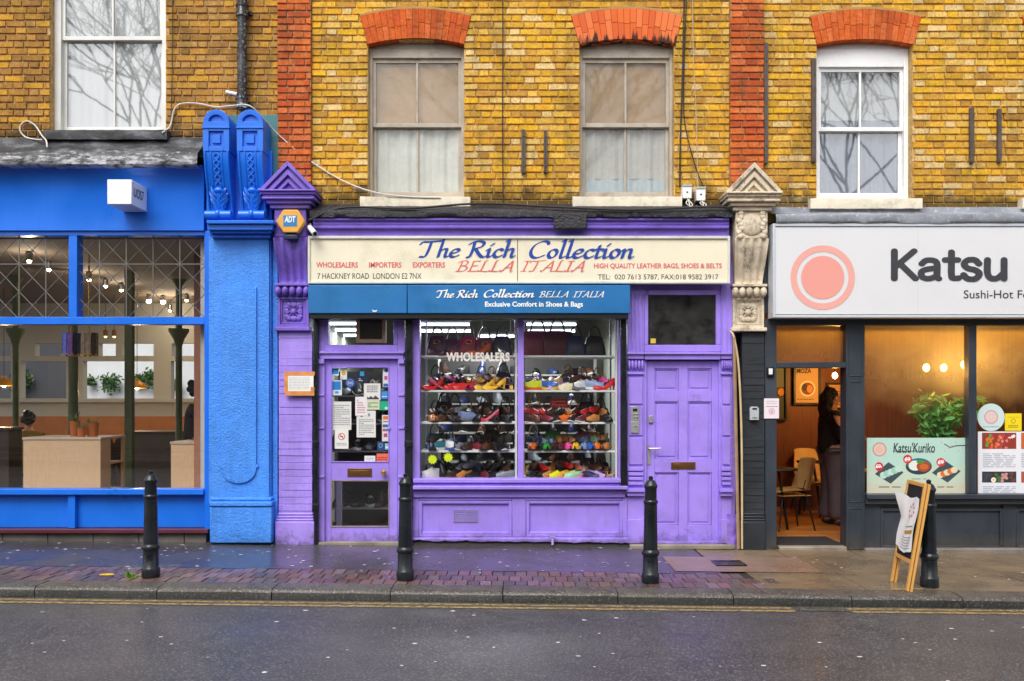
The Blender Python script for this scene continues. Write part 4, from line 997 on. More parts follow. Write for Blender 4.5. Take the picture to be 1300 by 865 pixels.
for s_, b_ in (('WHOLESALERS', (401.5, 333, 454.4, 340)), ('IMPORTERS', (468.4, 333, 509.7, 340)), ('EXPORTERS', (524, 333, 565, 340)), ('HIGH QUALITY LEATHER BAGS, SHOES & BELTS', (754, 334.5, 916.4, 342))):
    text(s_, b_, yt, M['ink_red'], cs, .022)
text('7 HACKNEY ROAD  LONDON E2 7NX', (403, 347, 535, 354.2), yt, M['ink_black'], cs)
text('TEL:  020 7613 5787, FAX:018 9582 3917', (759, 348.5, 912, 356), yt, M['ink_black'], cs)
# --- awning cassette
ya = -.30
aw = thing('awning', 'blue roller awning box with white lettering under the cream sign', 'awning', (X(595), ya, Z(400, ya)))
for a, b in ((391.2, 516.6), (517.3, 800)):
    mb = MB(); mb.box(X(a, ya), X(b, ya), ya, -.14, Z(398, ya), Z(362, ya)); mb.build('front_panel', M['awning'], aw, bev=.006)
mb = MB(); mb.box(X(393, ya), X(798, ya), ya + .02, -.05, Z(404, ya), Z(398.4, ya)); mb.build('roller_slot', M['black'], aw)
mb = MB(); mb.box(X(393, ya), X(798, ya), -.139, -.025, Z(398, ya), Z(364, ya)); mb.build('cassette_back', M['black'], aw)
pen_text('The Rich', (553.6, 367.5, 607, 378.6), ya - .002, M['white_ink'], aw, (.10, .034), 38)
pen_text('Collection', (614, 367.0, 678.5, 378.2), ya - .002, M['white_ink'], aw, (.10, .034), 38)
pen_text('BELLA', (684, 369.5, 722, 377.8), ya - .002, M['white_ink'], aw, (.065, .026), 32, .25)
pen_text('ITALIA', (727, 369.5, 767, 377.8), ya - .002, M['white_ink'], aw, (.065, .026), 32, .25)
mb = MB(); mb.add([(X(472, ya), ya - .004, Z(393, ya)), (X(475.5, ya), ya - .004, Z(394.6, ya)), (X(479, ya), ya - .006, Z(393.6, ya)), (X(478, ya), ya - .004, Z(396, ya)), (X(474, ya), ya - .003, Z(396.3, ya))], [(0, 1, 2, 3, 4)]); mb.build('tear', M['white_ink'], aw)
text('Exclusive Comfort in Shoes & Bags', (615.7, 383, 740, 391.5), ya - .002, M['white_ink'], aw, .028)

# ------------------------------------------------------------------ papers and stickers on the glazed door
C_ = lambda h, r=.6: plain('print_' + h.strip('#'), h, r)
def card(name, label, cat, b, y, base, marks=(), th=.002, group=None, shape=None):
    """A printed sheet: base rectangle (or disc) plus printed patches; u,v run 0..1 from its top left corner."""
    x0, x1, z0, z1 = X(b[0], y), X(b[2], y), Z(b[3], y), Z(b[1], y)
    mats = [M['paper'] if base == 'paper' else C_(base)]; mb = MB()
    if shape == 'disc':
        mb.prism([((x0 + x1) / 2 + (x1 - x0) / 2 * math.cos(k * math.pi / 16), (z0 + z1) / 2 + (z1 - z0) / 2 * math.sin(k * math.pi / 16)) for k in range(32)], y, y + th)
    else: mb.box(x0, x1, y, y + th, z0, z1)
    for i, mk in enumerate(marks):
        k, u0, v0, u1, v1, c = mk[:6]; m_ = C_(c)
        if m_ not in mats: mats.append(m_)
        mi = mats.index(m_); yy = y - .0006 - i * 1.2e-5
        U = lambda u: x0 + (x1 - x0) * u; V = lambda v: z1 + (z0 - z1) * v
        if k == 'r': mb.add([(U(u0), yy, V(v1)), (U(u1), yy, V(v1)), (U(u1), yy, V(v0)), (U(u0), yy, V(v0))], [(0, 1, 2, 3)], mi)
        elif k == 'd': mb.disc(U((u0 + u1) / 2), V((v0 + v1) / 2), abs(U(u1) - U(u0)) / 2, yy, 24, mi, abs(V(v1) - V(v0)) / 2)
        elif k == 'p': mb.add([(U(a), yy, V(d)) for a, d in mk[6]], [list(range(len(mk[6])))], mi)
        elif k == 'o':
            r0 = abs(U(u1) - U(u0)) / 2; mb.ring(U((u0 + u1) / 2), V((v0 + v1) / 2), r0, r0 * .78, yy, yy + .0002, 24, mi)
        elif k == 'l':                                              # lines of small print
            n = mk[6]; rr = random.Random(n * 7 + i)
            for j in range(n):
                v = v0 + (v1 - v0) * (j + .5) / n; h = (v1 - v0) / n * .26; u = u0
                while u < u1 - .02:
                    w = rr.uniform(.05, .14); e = min(u + w, u1); yy2 = yy - j * 1e-6
                    mb.add([(U(u), yy2, V(v + h)), (U(e), yy2, V(v + h)), (U(e), yy2, V(v - h)), (U(u), yy2, V(v - h))], [(0, 1, 2, 3)], mi); u = e + .025
                    if rr.random() < .06: break
    return solo(mb, name, mats, label, cat, group, smooth=False)
yd = .027
lbl = 'on the glazed purple door'
card('sticker', 'small square blue sticker in the top corner of the glazed purple door', 'sticker', (421, 467.5, 430, 477), yd, '#e9eef2', [('r', .08, .08, .92, .8, '#2a8fd8')])
card('sticker', 'white sticker with a yellow emblem near the top of the glazed purple door', 'sticker', (432, 467.5, 440.5, 482), yd, '#ececea', [('d', .2, .2, .8, .65, '#e0b63a'), ('l', .15, .72, .85, .92, '#7b8aa5', 2)])
card('sticker', 'dark navy round sticker ' + lbl + ', widest of the badges', 'sticker', (451, 470, 468.6, 487.5), yd, '#141c36', [('r', .34, .1, .64, .42, '#2fa0d8'), ('l', .25, .58, .75, .82, '#c9cfdc', 2)], shape='disc')
card('sticker', 'royal blue round badge sticker overlapping the dark navy round one', 'sticker', (438.5, 480, 450.7, 492.5), yd, '#1c479c', [('o', .12, .12, .88, .88, '#6f93d0'), ('l', .25, .36, .75, .66, '#e7ecf5', 3)], shape='disc')
card('sticker', 'white card with a large blue square below the corner sticker of the glazed door', 'sticker', (421, 483, 434, 502), yd, '#dfeaf2', [('r', .1, .07, .9, .64, '#2384d6'), ('d', .3, .72, .7, .9, '#4f9fd8')])
card('sticker_strip', 'upright strip of small payment stickers at the top of the glazed door', 'sticker', (486, 467.5, 493.4, 491.5), yd, '#e6e3e6', [('d', .25, .03, .95, .22, '#23387e'), ('r', .25, .42, .8, .62, '#c94f9a'), ('r', .1, .82, .9, .98, '#2c5fb0')])
card('notice', 'white handwritten notice with a dark drawing below, beside the blue framed sticker', 'notice', (462, 487, 483, 508.3), yd + .003, 'paper', [('l', .18, .1, .85, .55, '#6d6d70', 4), ('p', 0, 0, 0, 0, '#3c3c3e', [(.08, .95), (.2, .78), (.3, .86), (.42, .74), (.55, .86), (.7, .72), (.85, .84), (.95, .95)])])
card('sticker', 'blue sticker with a dark border at the hinge edge of the glazed door', 'sticker', (483, 495.7, 493.4, 509.4), yd, '#17305e', [('r', .12, .1, .88, .78, '#3b96dc'), ('r', .2, .55, .8, .62, '#dfe9f4')])
card('sticker', 'plain bright green card at the edge of the glazed door', 'sticker', (482, 509.6, 493.4, 521), yd, '#19b184', [('d', .55, .6, .9, .95, '#bfeede')])
card('notice', 'pale green handwritten note beside the bright green card', 'notice', (464.5, 508.4, 481.8, 520.3), yd + .0015, '#d7e3bd', [('l', .15, .18, .9, .8, '#6d7a62', 3)])
card('notice', 'narrow white note with pink writing in the middle of the glazed door', 'notice', (451, 504, 466, 528), yd - .0025, '#eee6e8', [('l', .16, .12, .85, .88, '#c493a2', 6)])
card('notice', 'largest white printed letter stuck above the no smoking sign', 'notice', (421.5, 510, 446, 546), yd, 'paper', [('l', .08, .1, .92, .85, '#a9adb0', 10)])
card('notice', 'white printed page in the middle of the glazed door, below the pink note', 'notice', (452.7, 521.5, 477, 555.5), yd + .0025, 'paper', [('l', .12, .3, .9, .92, '#9fa4a8', 9), ('r', .2, .1, .32, .24, '#6b7076'), ('r', .6, .1, .7, .22, '#8b9096')])
card('no_smoking_sign', 'white no smoking sign with a red ring on the glazed purple door', 'sign', (425, 545.5, 442.3, 570), yd - .0025, 'paper', [('o', .24, .18, .76, .55, '#d24848'), ('r', .36, .345, .62, .385, '#3a3a3a'), ('p', 0, 0, 0, 0, '#d24848', [(.34, .25), (.39, .22), (.66, .47), (.61, .5)]), ('l', .14, .68, .86, .84, '#9a9a9a', 2)])
card('sticker_strip', 'upright strip of coloured bank card stickers beside the printed page', 'sticker', (485, 527, 493.4, 560.5), yd, '#e7e3da', [('r', .15, .04, .9, .17, '#e07a2c'), ('r', .15, .24, .9, .27, '#555555'), ('r', .1, .36, .9, .47, '#2c62ab'), ('r', .1, .52, .5, .62, '#d2473b'), ('r', .5, .52, .9, .62, '#3c87c2'), ('r', .25, .7, .8, .84, '#b0418a')])
card('sticker', 'dark blue shield sticker low on the glazed purple door', 'sticker', (479, 561, 487.5, 571.8), yd, '#1d4b86', [('o', .2, .15, .8, .75, '#a9c6e4')])
card('sticker', 'small pale blue sticker beside the dark blue shield sticker', 'sticker', (488.6, 563, 493.4, 571), yd, '#8fc2e6', [('r', .2, .5, .8, .8, '#e9f1f6')])
card('notice', 'small blank white card at the bottom of the glazed door pane', 'notice', (462.7, 578.8, 476.5, 586.6), yd, 'paper', [('l', .15, .3, .85, .8, '#b9bfc2', 2)])
card('sticker', 'orange red sticker in the bottom corner of the glazed door pane', 'sticker', (478, 576, 493.4, 587), yd - .001, '#f0745a', [('l', .1, .35, .9, .85, '#a5281e', 2)])
# taped notice on the purple pilaster
fn = thing('notice', 'white printed notice edged with orange tape on the purple pilaster beside the glazed door', 'notice', (X(380, -.13), -.13, Z(503, -.13)))
mb = MB(); yy = -.128; mb.bp((363, 474.5), (398, 501), yy, yy + .003); mb.build('paper', M['paper'], fn)
mb = MB(); t_ = paint('orange_tape', '#d98f4c', .5, .2, 9, .2)
mb.bp((360.5, 472), (399.5, 477), yy - .002, yy - .0005); mb.bp((361.5, 496.7), (399, 502.5), yy - .002, yy - .0005); mb.bp((360.8, 477.2), (365.5, 496.5), yy - .002, yy - .0005); mb.bp((394.5, 491.5), (399.2, 496.5), yy - .002, yy - .0005)
mb.build('tape', t_, fn)
mb = MB(); rr = random.Random(4)
for j in range(8):
    u = 367.0
    while u < 392:
        w = rr.uniform(1.5, 4.5); mb.bp((u, 479.5 + j * 2), (min(u + w, 393), 480.3 + j * 2), yy - .0003, yy - .0001); u += w + .8
mb.build('print', C_('#a9acb0'), fn, smooth=False)
# extractor vent behind the glazed door's fanlight
ev = thing('extractor_vent', 'wooden framed mesh vent behind the glass above the glazed purple door', 'vent', (X(471, .09), .09, Z(437, .09)))
MB().frame(X(452, .09), X(490, .09), Z(435.5, .09), Z(397, .09), .042, .085, .12).build('frame', plain('pale_wood', '#c4a27c', .6), ev, bev=.003)
mb = MB(); mb.bp((456, 398), (486, 431), .1, .115); mb.build('mesh', plain('vent_mesh', '#2b2724', .8), ev)
# ------------------------------------------------------------------ restaurant front
M['fog'] = None
def foggy(name, clear, tintc):
    t = NT(name); t.t.nodes.remove(t.b)
    n = t.noise(1.6, 6, .6)
    sv = t.n('VectorMath', operation='MULTIPLY'); t.set(sv.inputs[0], t.pos()); sv.inputs[1].default_value = (40, 1, 1.5)
    runs = t.n('TexNoise', {'Scale': 1.0, 'Detail': 4, 'Vector': sv.outputs[0]}).outputs['Fac']
    fog = t.ramp(t.math('ADD', t.math('MULTIPLY', n, .75), t.math('MULTIPLY', runs, .25)), [(.3, 1 - clear), (.75, min(1, 1.22 - clear))])
    sep = t.n('SeparateXYZ'); t.set(sep.inputs[0], t.pos())     # condensation is thick at the top and thins out towards the sill
    fog = t.math('MULTIPLY', fog, t.ramp(t.math('ADD', t.math('MULTIPLY', t.math('SUBTRACT', sep.outputs['Z'], 1.45), .9), t.math('MULTIPLY', t.math('SUBTRACT', n, .5), .9)), [(.0, .06), (.62, 1.0)]))
    tr = t.n('BsdfTransparent', {'Color': (.97, .95, .92)}); tl = t.n('BsdfTranslucent', {'Color': (.85, .83, .8)}); df = t.n('BsdfDiffuse', {'Color': (.5, .5, .5)})
    m1 = t.n('MixShader'); t.set(m1.inputs[0], .06); t.set(m1.inputs[1], tl.outputs[0]); t.set(m1.inputs[2], df.outputs[0])
    m2 = t.n('MixShader'); t.set(m2.inputs[0], fog); t.set(m2.inputs[1], tr.outputs[0]); t.set(m2.inputs[2], m1.outputs[0])
    gl = t.n('BsdfGlossy', {'Roughness': .02}); lw = t.n('LayerWeight', {'Blend': .5}); m3 = t.n('MixShader')
    t.set(m3.inputs[0], t.math('ADD', t.math('MULTIPLY', t.math('POWER', lw.outputs['Facing'], 5.0), .6), .03, True)); t.set(m3.inputs[1], m2.outputs[0]); t.set(m3.inputs[2], gl.outputs[0])
    t.t.links.new(m3.outputs[0], t.out.inputs[0]); return t.m
M['fog'] = foggy('steamed_glass', .66, 0); M['fog_clear'] = foggy('lightly_steamed_glass', .80, 0)
kat = thing('shopfront', 'dark charcoal restaurant front with open doorway and steamed windows', 'shopfront', (X(1140), 0, gz(4.3)))
YK = -.07; XR = 7.6
k = lambda mb, nm, m='charcoal', par=kat, bev=.004, **kw: mb.build(nm, M[m] if isinstance(m, str) else m, par, bev=bev, **kw)
mb = MB(); prof = [(.03, Z(263)), (-.04, Z(264)), (-.05, Z(271)), (-.16, Z(272.5, -.12)), (-.27, Z(274, -.2)), (-.285, Z(281, -.25)), (-.27, Z(284, -.25)), (.05, Z(285, -.25))]
def kf(u, v):
    i = min(int(v * 7 + .001), 7); p = prof[i]; x = X(976) + (XR - X(976)) * u
    d = .007 * noise.noise(Vector((x * 5, i * .9, 0))) + .004 * noise.noise(Vector((x * 19, i, 3)))
    return (x, p[0] + d, p[1] + d)
mb.grid(kf, 70, 7); k(mb, 'lead_flashing', 'lead_pale', bev=0, ang=60)
mb = MB()
mb.bp((971.5, 405), (986, 703), YK, .12); mb.bp((1074.5, 405), (1098, 703), YK, .12)
mb.box(X(986.2, YK), X(1074.3, YK), YK + .004, .12, Z(467, YK), Z(460, YK))
mb.box(X(986.2, YK), XR, YK + .002, .12, Z(413, YK), Z(398, YK)); mb.box(X(1230, YK), X(1240, YK), YK, .05, Z(627, YK), Z(413.2, YK)); mb.box(X(1372, YK), X(1382, YK), YK, .05, Z(627, YK), Z(413.2, YK))
fr_ = k(mb, 'frame')
mb = MB(); mb.box(X(968, 0), XR, -.045, .12, Z(398.2, YK), Z(284)); k(mb, 'header')
mb = MB()
for a, b in ((1077.5, 1095.5),):
    for c, d in ((416, 478), (484, 638), (645, 698)): mb.frame(X(a, YK), X(b, YK), Z(d, YK), Z(c, YK), .012, YK - .006, YK - .0005)
k(mb, 'pier_moulding', bev=.003)
mb = MB(); mb.box(X(1098.2, YK), XR, YK - .07, .12, Z(633, YK), Z(627.3, YK)); mb.box(X(1098.2, YK), XR, YK - .03, .12, Z(640, YK), Z(633.2, YK)); k(mb, 'sill')
mb = MB(); mb.box(X(1098.2), XR, -.02, .12, -.2, Z(640.2, YK))
for a, b in ((1119, 1275), (1292, 1430)):
    mb.frame(X(a, YK), X(b, YK), Z(697, YK), Z(646, YK), .03, -.045, -.0205)
for a, b in ((1098.2, 1118.6), (1275.4, 1291.6), (1430.3, 1500)): mb.box(X(a, YK), X(b, YK), -.045, -.0205, -.2, Z(640.3, YK))
for a, b in ((1119, 1275), (1292, 1430)): mb.box(X(a, YK), X(b, YK), -.045, -.0205, -.2, Z(697.3, YK))
k(mb, 'stall_riser', bev=.003)
for nm, a, b, c, d in (('transom_pane', 986, 1074.5, 413, 460), ('window_pane', 1098, 1230, 413, 627.3), ('window_pane', 1240, 1372, 413, 627.3)):
    MB().box(X(a, 0), X(b, 0), .03, .036, Z(d, 0), Z(c, YK)).build(nm, M['fog_clear'] if nm[0] == 't' else M['fog'], kat)
mb = MB(); mb.box(X(987), X(1074), -.07, .5, -.2, -.005); k(mb, 'step', paint('worn_step', '#8f8577', .6, .3, 5, .5, .5), bev=.012)
mb = MB(); mb.box(X(987.5), X(1073.5), .03, .62, -.004, .004); k(mb, 'door_mat', plain('black_mat', '#232225', .9))
mb = MB(); mb.box(X(1098, -.1), XR, -.13, -.0, -.3, gz(4.6) + .035); k(mb, 'base_course', paint('stone_course', '#77706a', .7, .25, 4, .4, .5), bev=.01)
# name sign: light box
ysk = -.26
ks = thing('fascia_sign', 'large pale grey light box sign with dark rounded lettering and a round coral emblem', 'sign', (X(1200, ysk), ysk, Z(403, ysk)))
xs0 = X(981, ysk); ft = .03
MB().box(xs0 + ft, XR - ft, ysk + .006, -.08, Z(402.5, ysk) + ft, Z(284.5, ysk) - ft).build('sign_face', paint('sign_face_grey', '#dcdcde', .35, .025, 1, .0), ks)
MB().frame(xs0, XR, Z(403.5, ysk), Z(284, ysk), ft, ysk - .006, -.075).build('sign_frame', paint('sign_trim', '#c6cbd2', .35, .06, 3, .02), ks, bev=.004)
mb = MB(); mb.box(xs0 + .002, XR, -.0745, -.05, Z(404, ysk), Z(284, ysk)); mb.build('sign_back', M['black'], ks)
yt = ysk + .003
ink = plain('sign_charcoal', '#3c3d42', .4); coral = paint('emblem_coral', '#e9a79c', .5, .02, 1, 0); coral2 = paint('emblem_coral_deep', '#ea9d90', .5, .02, 1, 0)
ecx, ecz = X(1044.5, yt), Z(352.5, yt); er = 41 / S(yt)
mb = MB(); mb.ring(ecx, ecz, er, er * .80, yt, yt + .002, 48); mb.build('emblem_ring', coral, ks, smooth=False)
mb = MB(); mb.disc(ecx, ecz, er * .67, yt, 40); mb.build('emblem_disc', coral2, ks, smooth=False)
mb = MB()                                                   # plain blank apron-white dish shape stands where a figure is printed
for (nm, s_, b_) in (('K', 'Katsu', (1131, 315.5, 1279, 358)),): pen_text(s_, b_, yt, ink, ks, (.10, .10), 0, 0, '_')
pen_text('Ku', (1308, 315.5, 1372, 358), yt, ink, ks, (.10, .10), 0, 0, '_')
text('Sushi-Hot Food', (1223.5, 368.5, 1323, 379), yt, ink, ks, .004)
MB().box(X(1165.5, yt), X(1165.8, yt), yt + .002, yt + .004, Z(399, yt), Z(288, yt)).build('joint', plain('joint_grey', '#bfc0c4', .5), ks)
# wall devices
mb = MB(); yy = -.105; mb.bp((951.8, 517), (963, 534), yy, -.0755, ym=yy); a_ = X(957.4, yy)
kb = thing('key_safe', 'small pale grey key safe box on the black painted shaft', 'key safe', (a_, -.08, Z(534, yy)))
mb = MB(); w_ = 5.6 / S(yy); zt_ = Z(516.5, yy); zb_ = Z(533.5, yy)
mb.prism([(a_ - w_, zb_), (a_ + w_, zb_), (a_ + w_, zt_ - .02), (a_ + w_ * .7, zt_), (a_ - w_ * .7, zt_), (a_ - w_, zt_ - .02)], yy - .02, -.081); mb.build('box', plain('key_safe_grey', '#b3bbbc', .45), kb, bev=.004)
mb = MB(); mb.box(a_ - w_ * .5, a_ + w_ * .5, yy - .023, yy - .0205, zt_ - .032, zt_ - .014); mb.box(a_ - w_ * .6, a_ + w_ * .6, yy - .022, yy - .0205, zb_ + .02, zb_ + .028); mb.build('dial', M['black'], kb)
card('wall_sign', 'small white notice with a pink ring on the dark door jamb', 'sign', (970, 506, 989, 531.5), YK - .012, '#ecdfe6', [('o', .3, .48, .72, .8, '#d9909f'), ('d', .4, .56, .62, .74, '#c8b4c0'), ('l', .15, .36, .9, .44, '#8f8590', 1), ('l', .15, .1, .85, .3, '#c9bcc6', 2)], th=.008)
db = thing('door_chime', 'small white and black door chime box on the dark jamb above the white notice', 'door chime', (X(978, YK), YK, Z(478, YK)))
mb = MB(); mb.bp((974, 466), (983, 478), YK - .035, YK - .001); mb.build('body', M['black'], db, bev=.004)
mb = MB(); mb.bp((976, 468), (981, 475.5), YK - .039, YK - .0355); mb.build('face', M['white_new'], db, bev=.002)
# posters
yp = .012
dish = []
teal = '#a9cfc2'
def slate(cx, cy, w, h): return [(cx - w, cy + .1 * h), (cx - .05 * w, cy - h), (cx + w, cy - .05 * h), (cx + .1 * w, cy + h)]
marks = [('r', 0, .0, 1, .5, '#b4d6c9'), ('r', 0, .5, 1, 1, '#c2d3bf'), ('r', 0, .8, 1, 1, '#cdcbb4'),
         ('o', .055, .08, .20, .33, '#d98f86'), ('d', .085, .13, .17, .28, '#e9b0a4'),
         ('p', 0, 0, 0, 0, '#3b4b50', slate(.225, .62, .145, .19)), ('p', 0, 0, 0, 0, '#3b4b50', slate(.80, .60, .145, .19)),
         ('d', .39, .36, .655, .65, '#223d48'), ('d', .405, .37, .64, .57, '#2f7182'), ('d', .42, .40, .55, .58, '#dfe6dc'), ('d', .50, .41, .64, .60, '#a8451f'), ('d', .53, .46, .62, .56, '#c7652c'), ('d', .50, .39, .58, .46, '#4d8b3a')]
for i in range(5): marks.append(('d', .13 + i * .038, .60 - i * .028, .205 + i * .038, .72 - i * .028, ['#bcd9cb', '#9ec7b8'][i % 2]))
for i in range(5): marks.append(('d', .705 + i * .035, .60 - i * .022, .775 + i * .035, .71 - i * .022, ['#dfd6b8', '#d9702f'][i % 2]))
marks += [('d', .08, .43, .165, .585, '#cf2b2f'), ('d', .365, .30, .455, .455, '#cf2b2f'), ('d', .70, .355, .79, .505, '#cf2b2f')]
marks += [('l', .095, .48, .15, .54, '#f2dcd8', 1), ('l', .38, .35, .44, .41, '#f2dcd8', 1), ('l', .715, .40, .775, .46, '#f2dcd8', 1)]
marks += [('p', 0, 0, 0, 0, '#46504e', [(.78, .10), (.84, .16), (.90, .13), (.99, .125), (.99, .145), (.90, .15), (.84, .18), (.775, .115)]), ('l', .27, .22, .58, .25, '#5d6a66', 1), ('l', .12, .85, .34, .885, '#5d6a66', 1), ('l', .71, .85, .88, .885, '#5d6a66', 1), ('l', .45, .71, .6, .74, '#8a8f7e', 1)]
for i in range(7): marks.append(('d', .745 + .035 * i, .07 + .05 * ((i * 3) % 4), .758 + .035 * i, .09 + .05 * ((i * 3) % 4), '#d98a94'))
po = card('poster', 'pale green menu poster with three dishes in the restaurant window behind the sandwich board', 'poster', (1100.5, 556, 1226.5, 628), yp, teal, marks)
tt = text("Katsu'Kuriko", (1134, 562, 1187, 575), yp - .003, C_('#22302f'), None, .012, .15)
tt.data.transform(Matrix.Translation(-po.location)); tt.parent = po
for (s_, bx) in (('£9', (1111.5, 589.5, 1118, 594.5)), ('£9', (1148.5, 580.5, 1155.5, 586)), ('£9', (1190.5, 584, 1198, 589.5))):
    tt = text(s_, bx, yp - .0035, C_('#ffffff'), None, .01); tt.data.transform(Matrix.Translation(-po.location)); tt.parent = po
mk = [('r', .05, .02, .47, .27, '#8d3526')]
rr = random.Random(9)
pal_ = ['#3f8f2c', '#58a53a', '#e0662b', '#c23a30', '#d9857a', '#a32a2c', '#efe7d9', '#7a2f25']
for i in range(52):
    u = .06 + .38 * rr.random(); v = .035 + .20 * rr.random(); c = pal_[min(7, int((u - .05) / .42 * 6 + rr.random() * 2))]; mk.append(('d', u, v, min(u + .035, .47), min(v + .05, .27), c))
mk.append(('r', .05, .62, .47, .79, '#33302f'))
for i in range(36):
    u = .06 + .37 * rr.random(); v = .625 + .12 * rr.random(); mk.append(('d', u, v, u + .04, v + .045, ['#3a3d4d', '#4b6b35', '#c98f8a', '#6d3a35'][min(3, int((u - .05) / .11))]))
mk += [('d', .16, .71, .22, .79, '#f1ede4'), ('d', .178, .735, .204, .765, '#e8a72e'), ('l', .06, .33, .46, .56, '#b9bec6', 8), ('l', .06, .84, .46, .98, '#b9bec6', 5), ('r', .53, .02, .95, .27, '#c4622c'), ('r', .53, .62, .95, .79, '#a8553a'), ('l', .53, .33, .94, .56, '#b9bec6', 8)]
card('menu', 'tall white food menu with photo strips in the window beyond the mullion', 'menu', (1241.5, 548, 1345, 630), yp, '#e6e7ee', mk)
card('sticker', 'pale round restaurant sticker with a pink ring above the white menu', 'sticker', (1241, 512.5, 1275.5, 547.5), yp, '#c9dcdc', [('o', .24, .22, .76, .76, '#d9a0a4'), ('d', .32, .32, .68, .68, '#e3c3bf'), ('l', .2, .82, .8, .87, '#6f8488', 1)], shape='disc')
hs = card('sticker', 'square yellow sticker beside the pale round one in the restaurant window', 'sticker', (1275.8, 525, 1297, 547), yp, '#efd40f', [('l', .2, .2, .85, .24, '#8a7a10', 1), ('o', .36, .3, .64, .58, '#8a7a10'), ('l', .2, .66, .8, .84, '#7b6c10', 2)])

# ------------------------------------------------------------------ restaurant room, seen through door and window
def room(house, x0, x1, y0, y1, z0, z1, wm, fm, cm, back=True):
    MB().box(x0, x1, y0, y1, z0 - .05, z0).build('interior_floor', fm, house)
    MB().box(x0, x1, y0, y1, z1, z1 + .06).build('interior_ceiling', cm, house)
    mb = MB(); mb.box(x0 - .08, x0, y0, y1 + .08, z0, z1); mb.box(x1, x1 + .08, y0, y1 + .08, z0, z1)
    if back: mb.box(x0, x1, y1, y1 + .08, z0, z1)
    mb.build('interior_wall', wm, house)
t = NT('orange_wood_wall'); n = t.noise(6, 5, .6, t.scale((6, 6, .35))); t.p(Base_Color=t.ramp(n, [(.3, lin('#5c3018')), (.7, lin('#784420'))]), Roughness=.5); ww = t.m
t = NT('wood_floor'); bt = t.n('TexBrick', {'Color1': lin('#a8682e'), 'Color2': lin('#c98a48'), 'Mortar': lin('#4a2c14'), 'Scale': 1.0, 'Mortar Size': .003, 'Brick Width': .5, 'Row Height': .09}); t.set(bt.inputs['Vector'], t.pos()); t.p(Base_Color=bt.outputs['Color'], Roughness=.3); wf = t.m
RY = 3.55
room(houses[2], 2.72, 8.6, .13, RY, 0.0, 3.2, ww, wf, paint('warm_ceiling', '#b98a55', .8, .05, 2, 0))
WARM = (1.0, .50, .12)
def lamp_light(parent, loc, energy, col, r=.04):
    l = bpy.data.lights.new('bulb_light', 'POINT'); l.energy = energy; l.color = col; l.shadow_soft_size = r
    o = bpy.data.objects.new('bulb_light', l); COL.objects.link(o); o.parent = parent; o.location = Vector(loc) - wloc(parent); return o
def pendant(px, py, y, lab, group, en=18, zc=3.2, rr_=.035, shade=None):
    x, z = X(px, y), Z(py, y); th_ = thing('pendant_lamp', lab, 'pendant lamp', (x, y, z), group)
    MB().ball((x, y, z), (rr_, rr_, rr_ * 1.25), 14, 10).build('bulb', glow('warm_bulb', '#ffc35c', 30), th_)
    MB().tube([(x, y, z + rr_ * 1.2), (x, y, z + rr_ * 1.2 + .06)], .016, 10).build('socket', M['brass'], th_)
    MB().tube([(x, y, z + rr_ * 1.2 + .06), (x, y, zc)], .004, 5).build('cord', M['black'], th_)
    lamp_light(th_, (x, y, z - .07), en, WARM); return th_
for px, py, w_ in ((1176, 467, 'first glowing bulb behind the steamed restaurant window, above the tips of the plant'), (1198, 467, 'middle glowing bulb of three behind the steamed restaurant window'), (1224, 463, 'glowing bulb beside the window mullion behind the steamed glass')):
    pendant(px, py, .42, w_, 'bulbs behind the steamed window', 1.7)
pendant(1060, 477, 2.6, 'bare glowing bulb seen through the open doorway above the standing woman', 'bulbs in the doorway', 11)
pendant(1070.5, 477, 2.6, 'bare glowing bulb seen through the open doorway close to the door frame', 'bulbs in the doorway', 11)
ls = thing('light_strip', 'warm yellow light strip above the doorway just inside the restaurant front', 'light strip', (4.6, .25, 2.5))
MB().box(2.9, 6.8, .22, .27, 2.50, 2.53).build('diffuser', glow('warm_strip', '#ffa52a', 7), ls); MB().box(2.9, 6.8, .1205, .28, 2.531, 2.56).build('channel', M['alu'], ls)
def picture(lab, b, y, base, marks, frame_m='black'):
    p = thing('framed_picture', lab, 'picture', (X((b[0] + b[2]) / 2, y), y, Z(b[3], y)))
    MB().frame(X(b[0], y), X(b[2], y), Z(b[3], y), Z(b[1], y), .03, y - .03, y + .04).build('frame', M[frame_m], p, bev=.003)
    o = card('print', '', '', (b[0] + 2, b[1] + 2, b[2] - 2, b[3] - 2), y + .004, base, marks); o.parent = p; o.location -= p.location
    for kk in ('label', 'category'):
        if kk in o.keys(): del o[kk]
yw = RY - .045
picture('framed food poster with a round bowl on the orange restaurant wall', (1007, 464, 1041.5, 514), yw, '#c9a070', [('d', .2, .38, .86, .82, '#e8d6bc'), ('d', .27, .43, .79, .77, '#7a3a1c'), ('d', .3, .46, .52, .66, '#2e1a12'), ('d', .5, .5, .75, .72, '#d98a4a'), ('l', .1, .87, .8, .92, '#6d4a2a', 1)])
tp = text('MOZA', (1011.5, 468, 1030, 474), yw - .004, C_('#3a2415'), None, .03); op = bpy.data.objects['framed_picture']; tp.data.transform(Matrix.Translation(-op.location)); tp.parent = op
picture('framed pale menu print on the orange wall behind the standing woman', (1049, 486, 1082, 520), yw, '#b98f5e', [('l', .1, .15, .9, .9, '#7a5530', 7)])
picture('dark framed mirror on the orange wall beside the door jamb', (976, 463, 999, 534), yw, '#3c4238', [('r', 0, 0, 1, .4, '#6d7468'), ('d', .5, .42, .95, .56, '#d98a1c')])

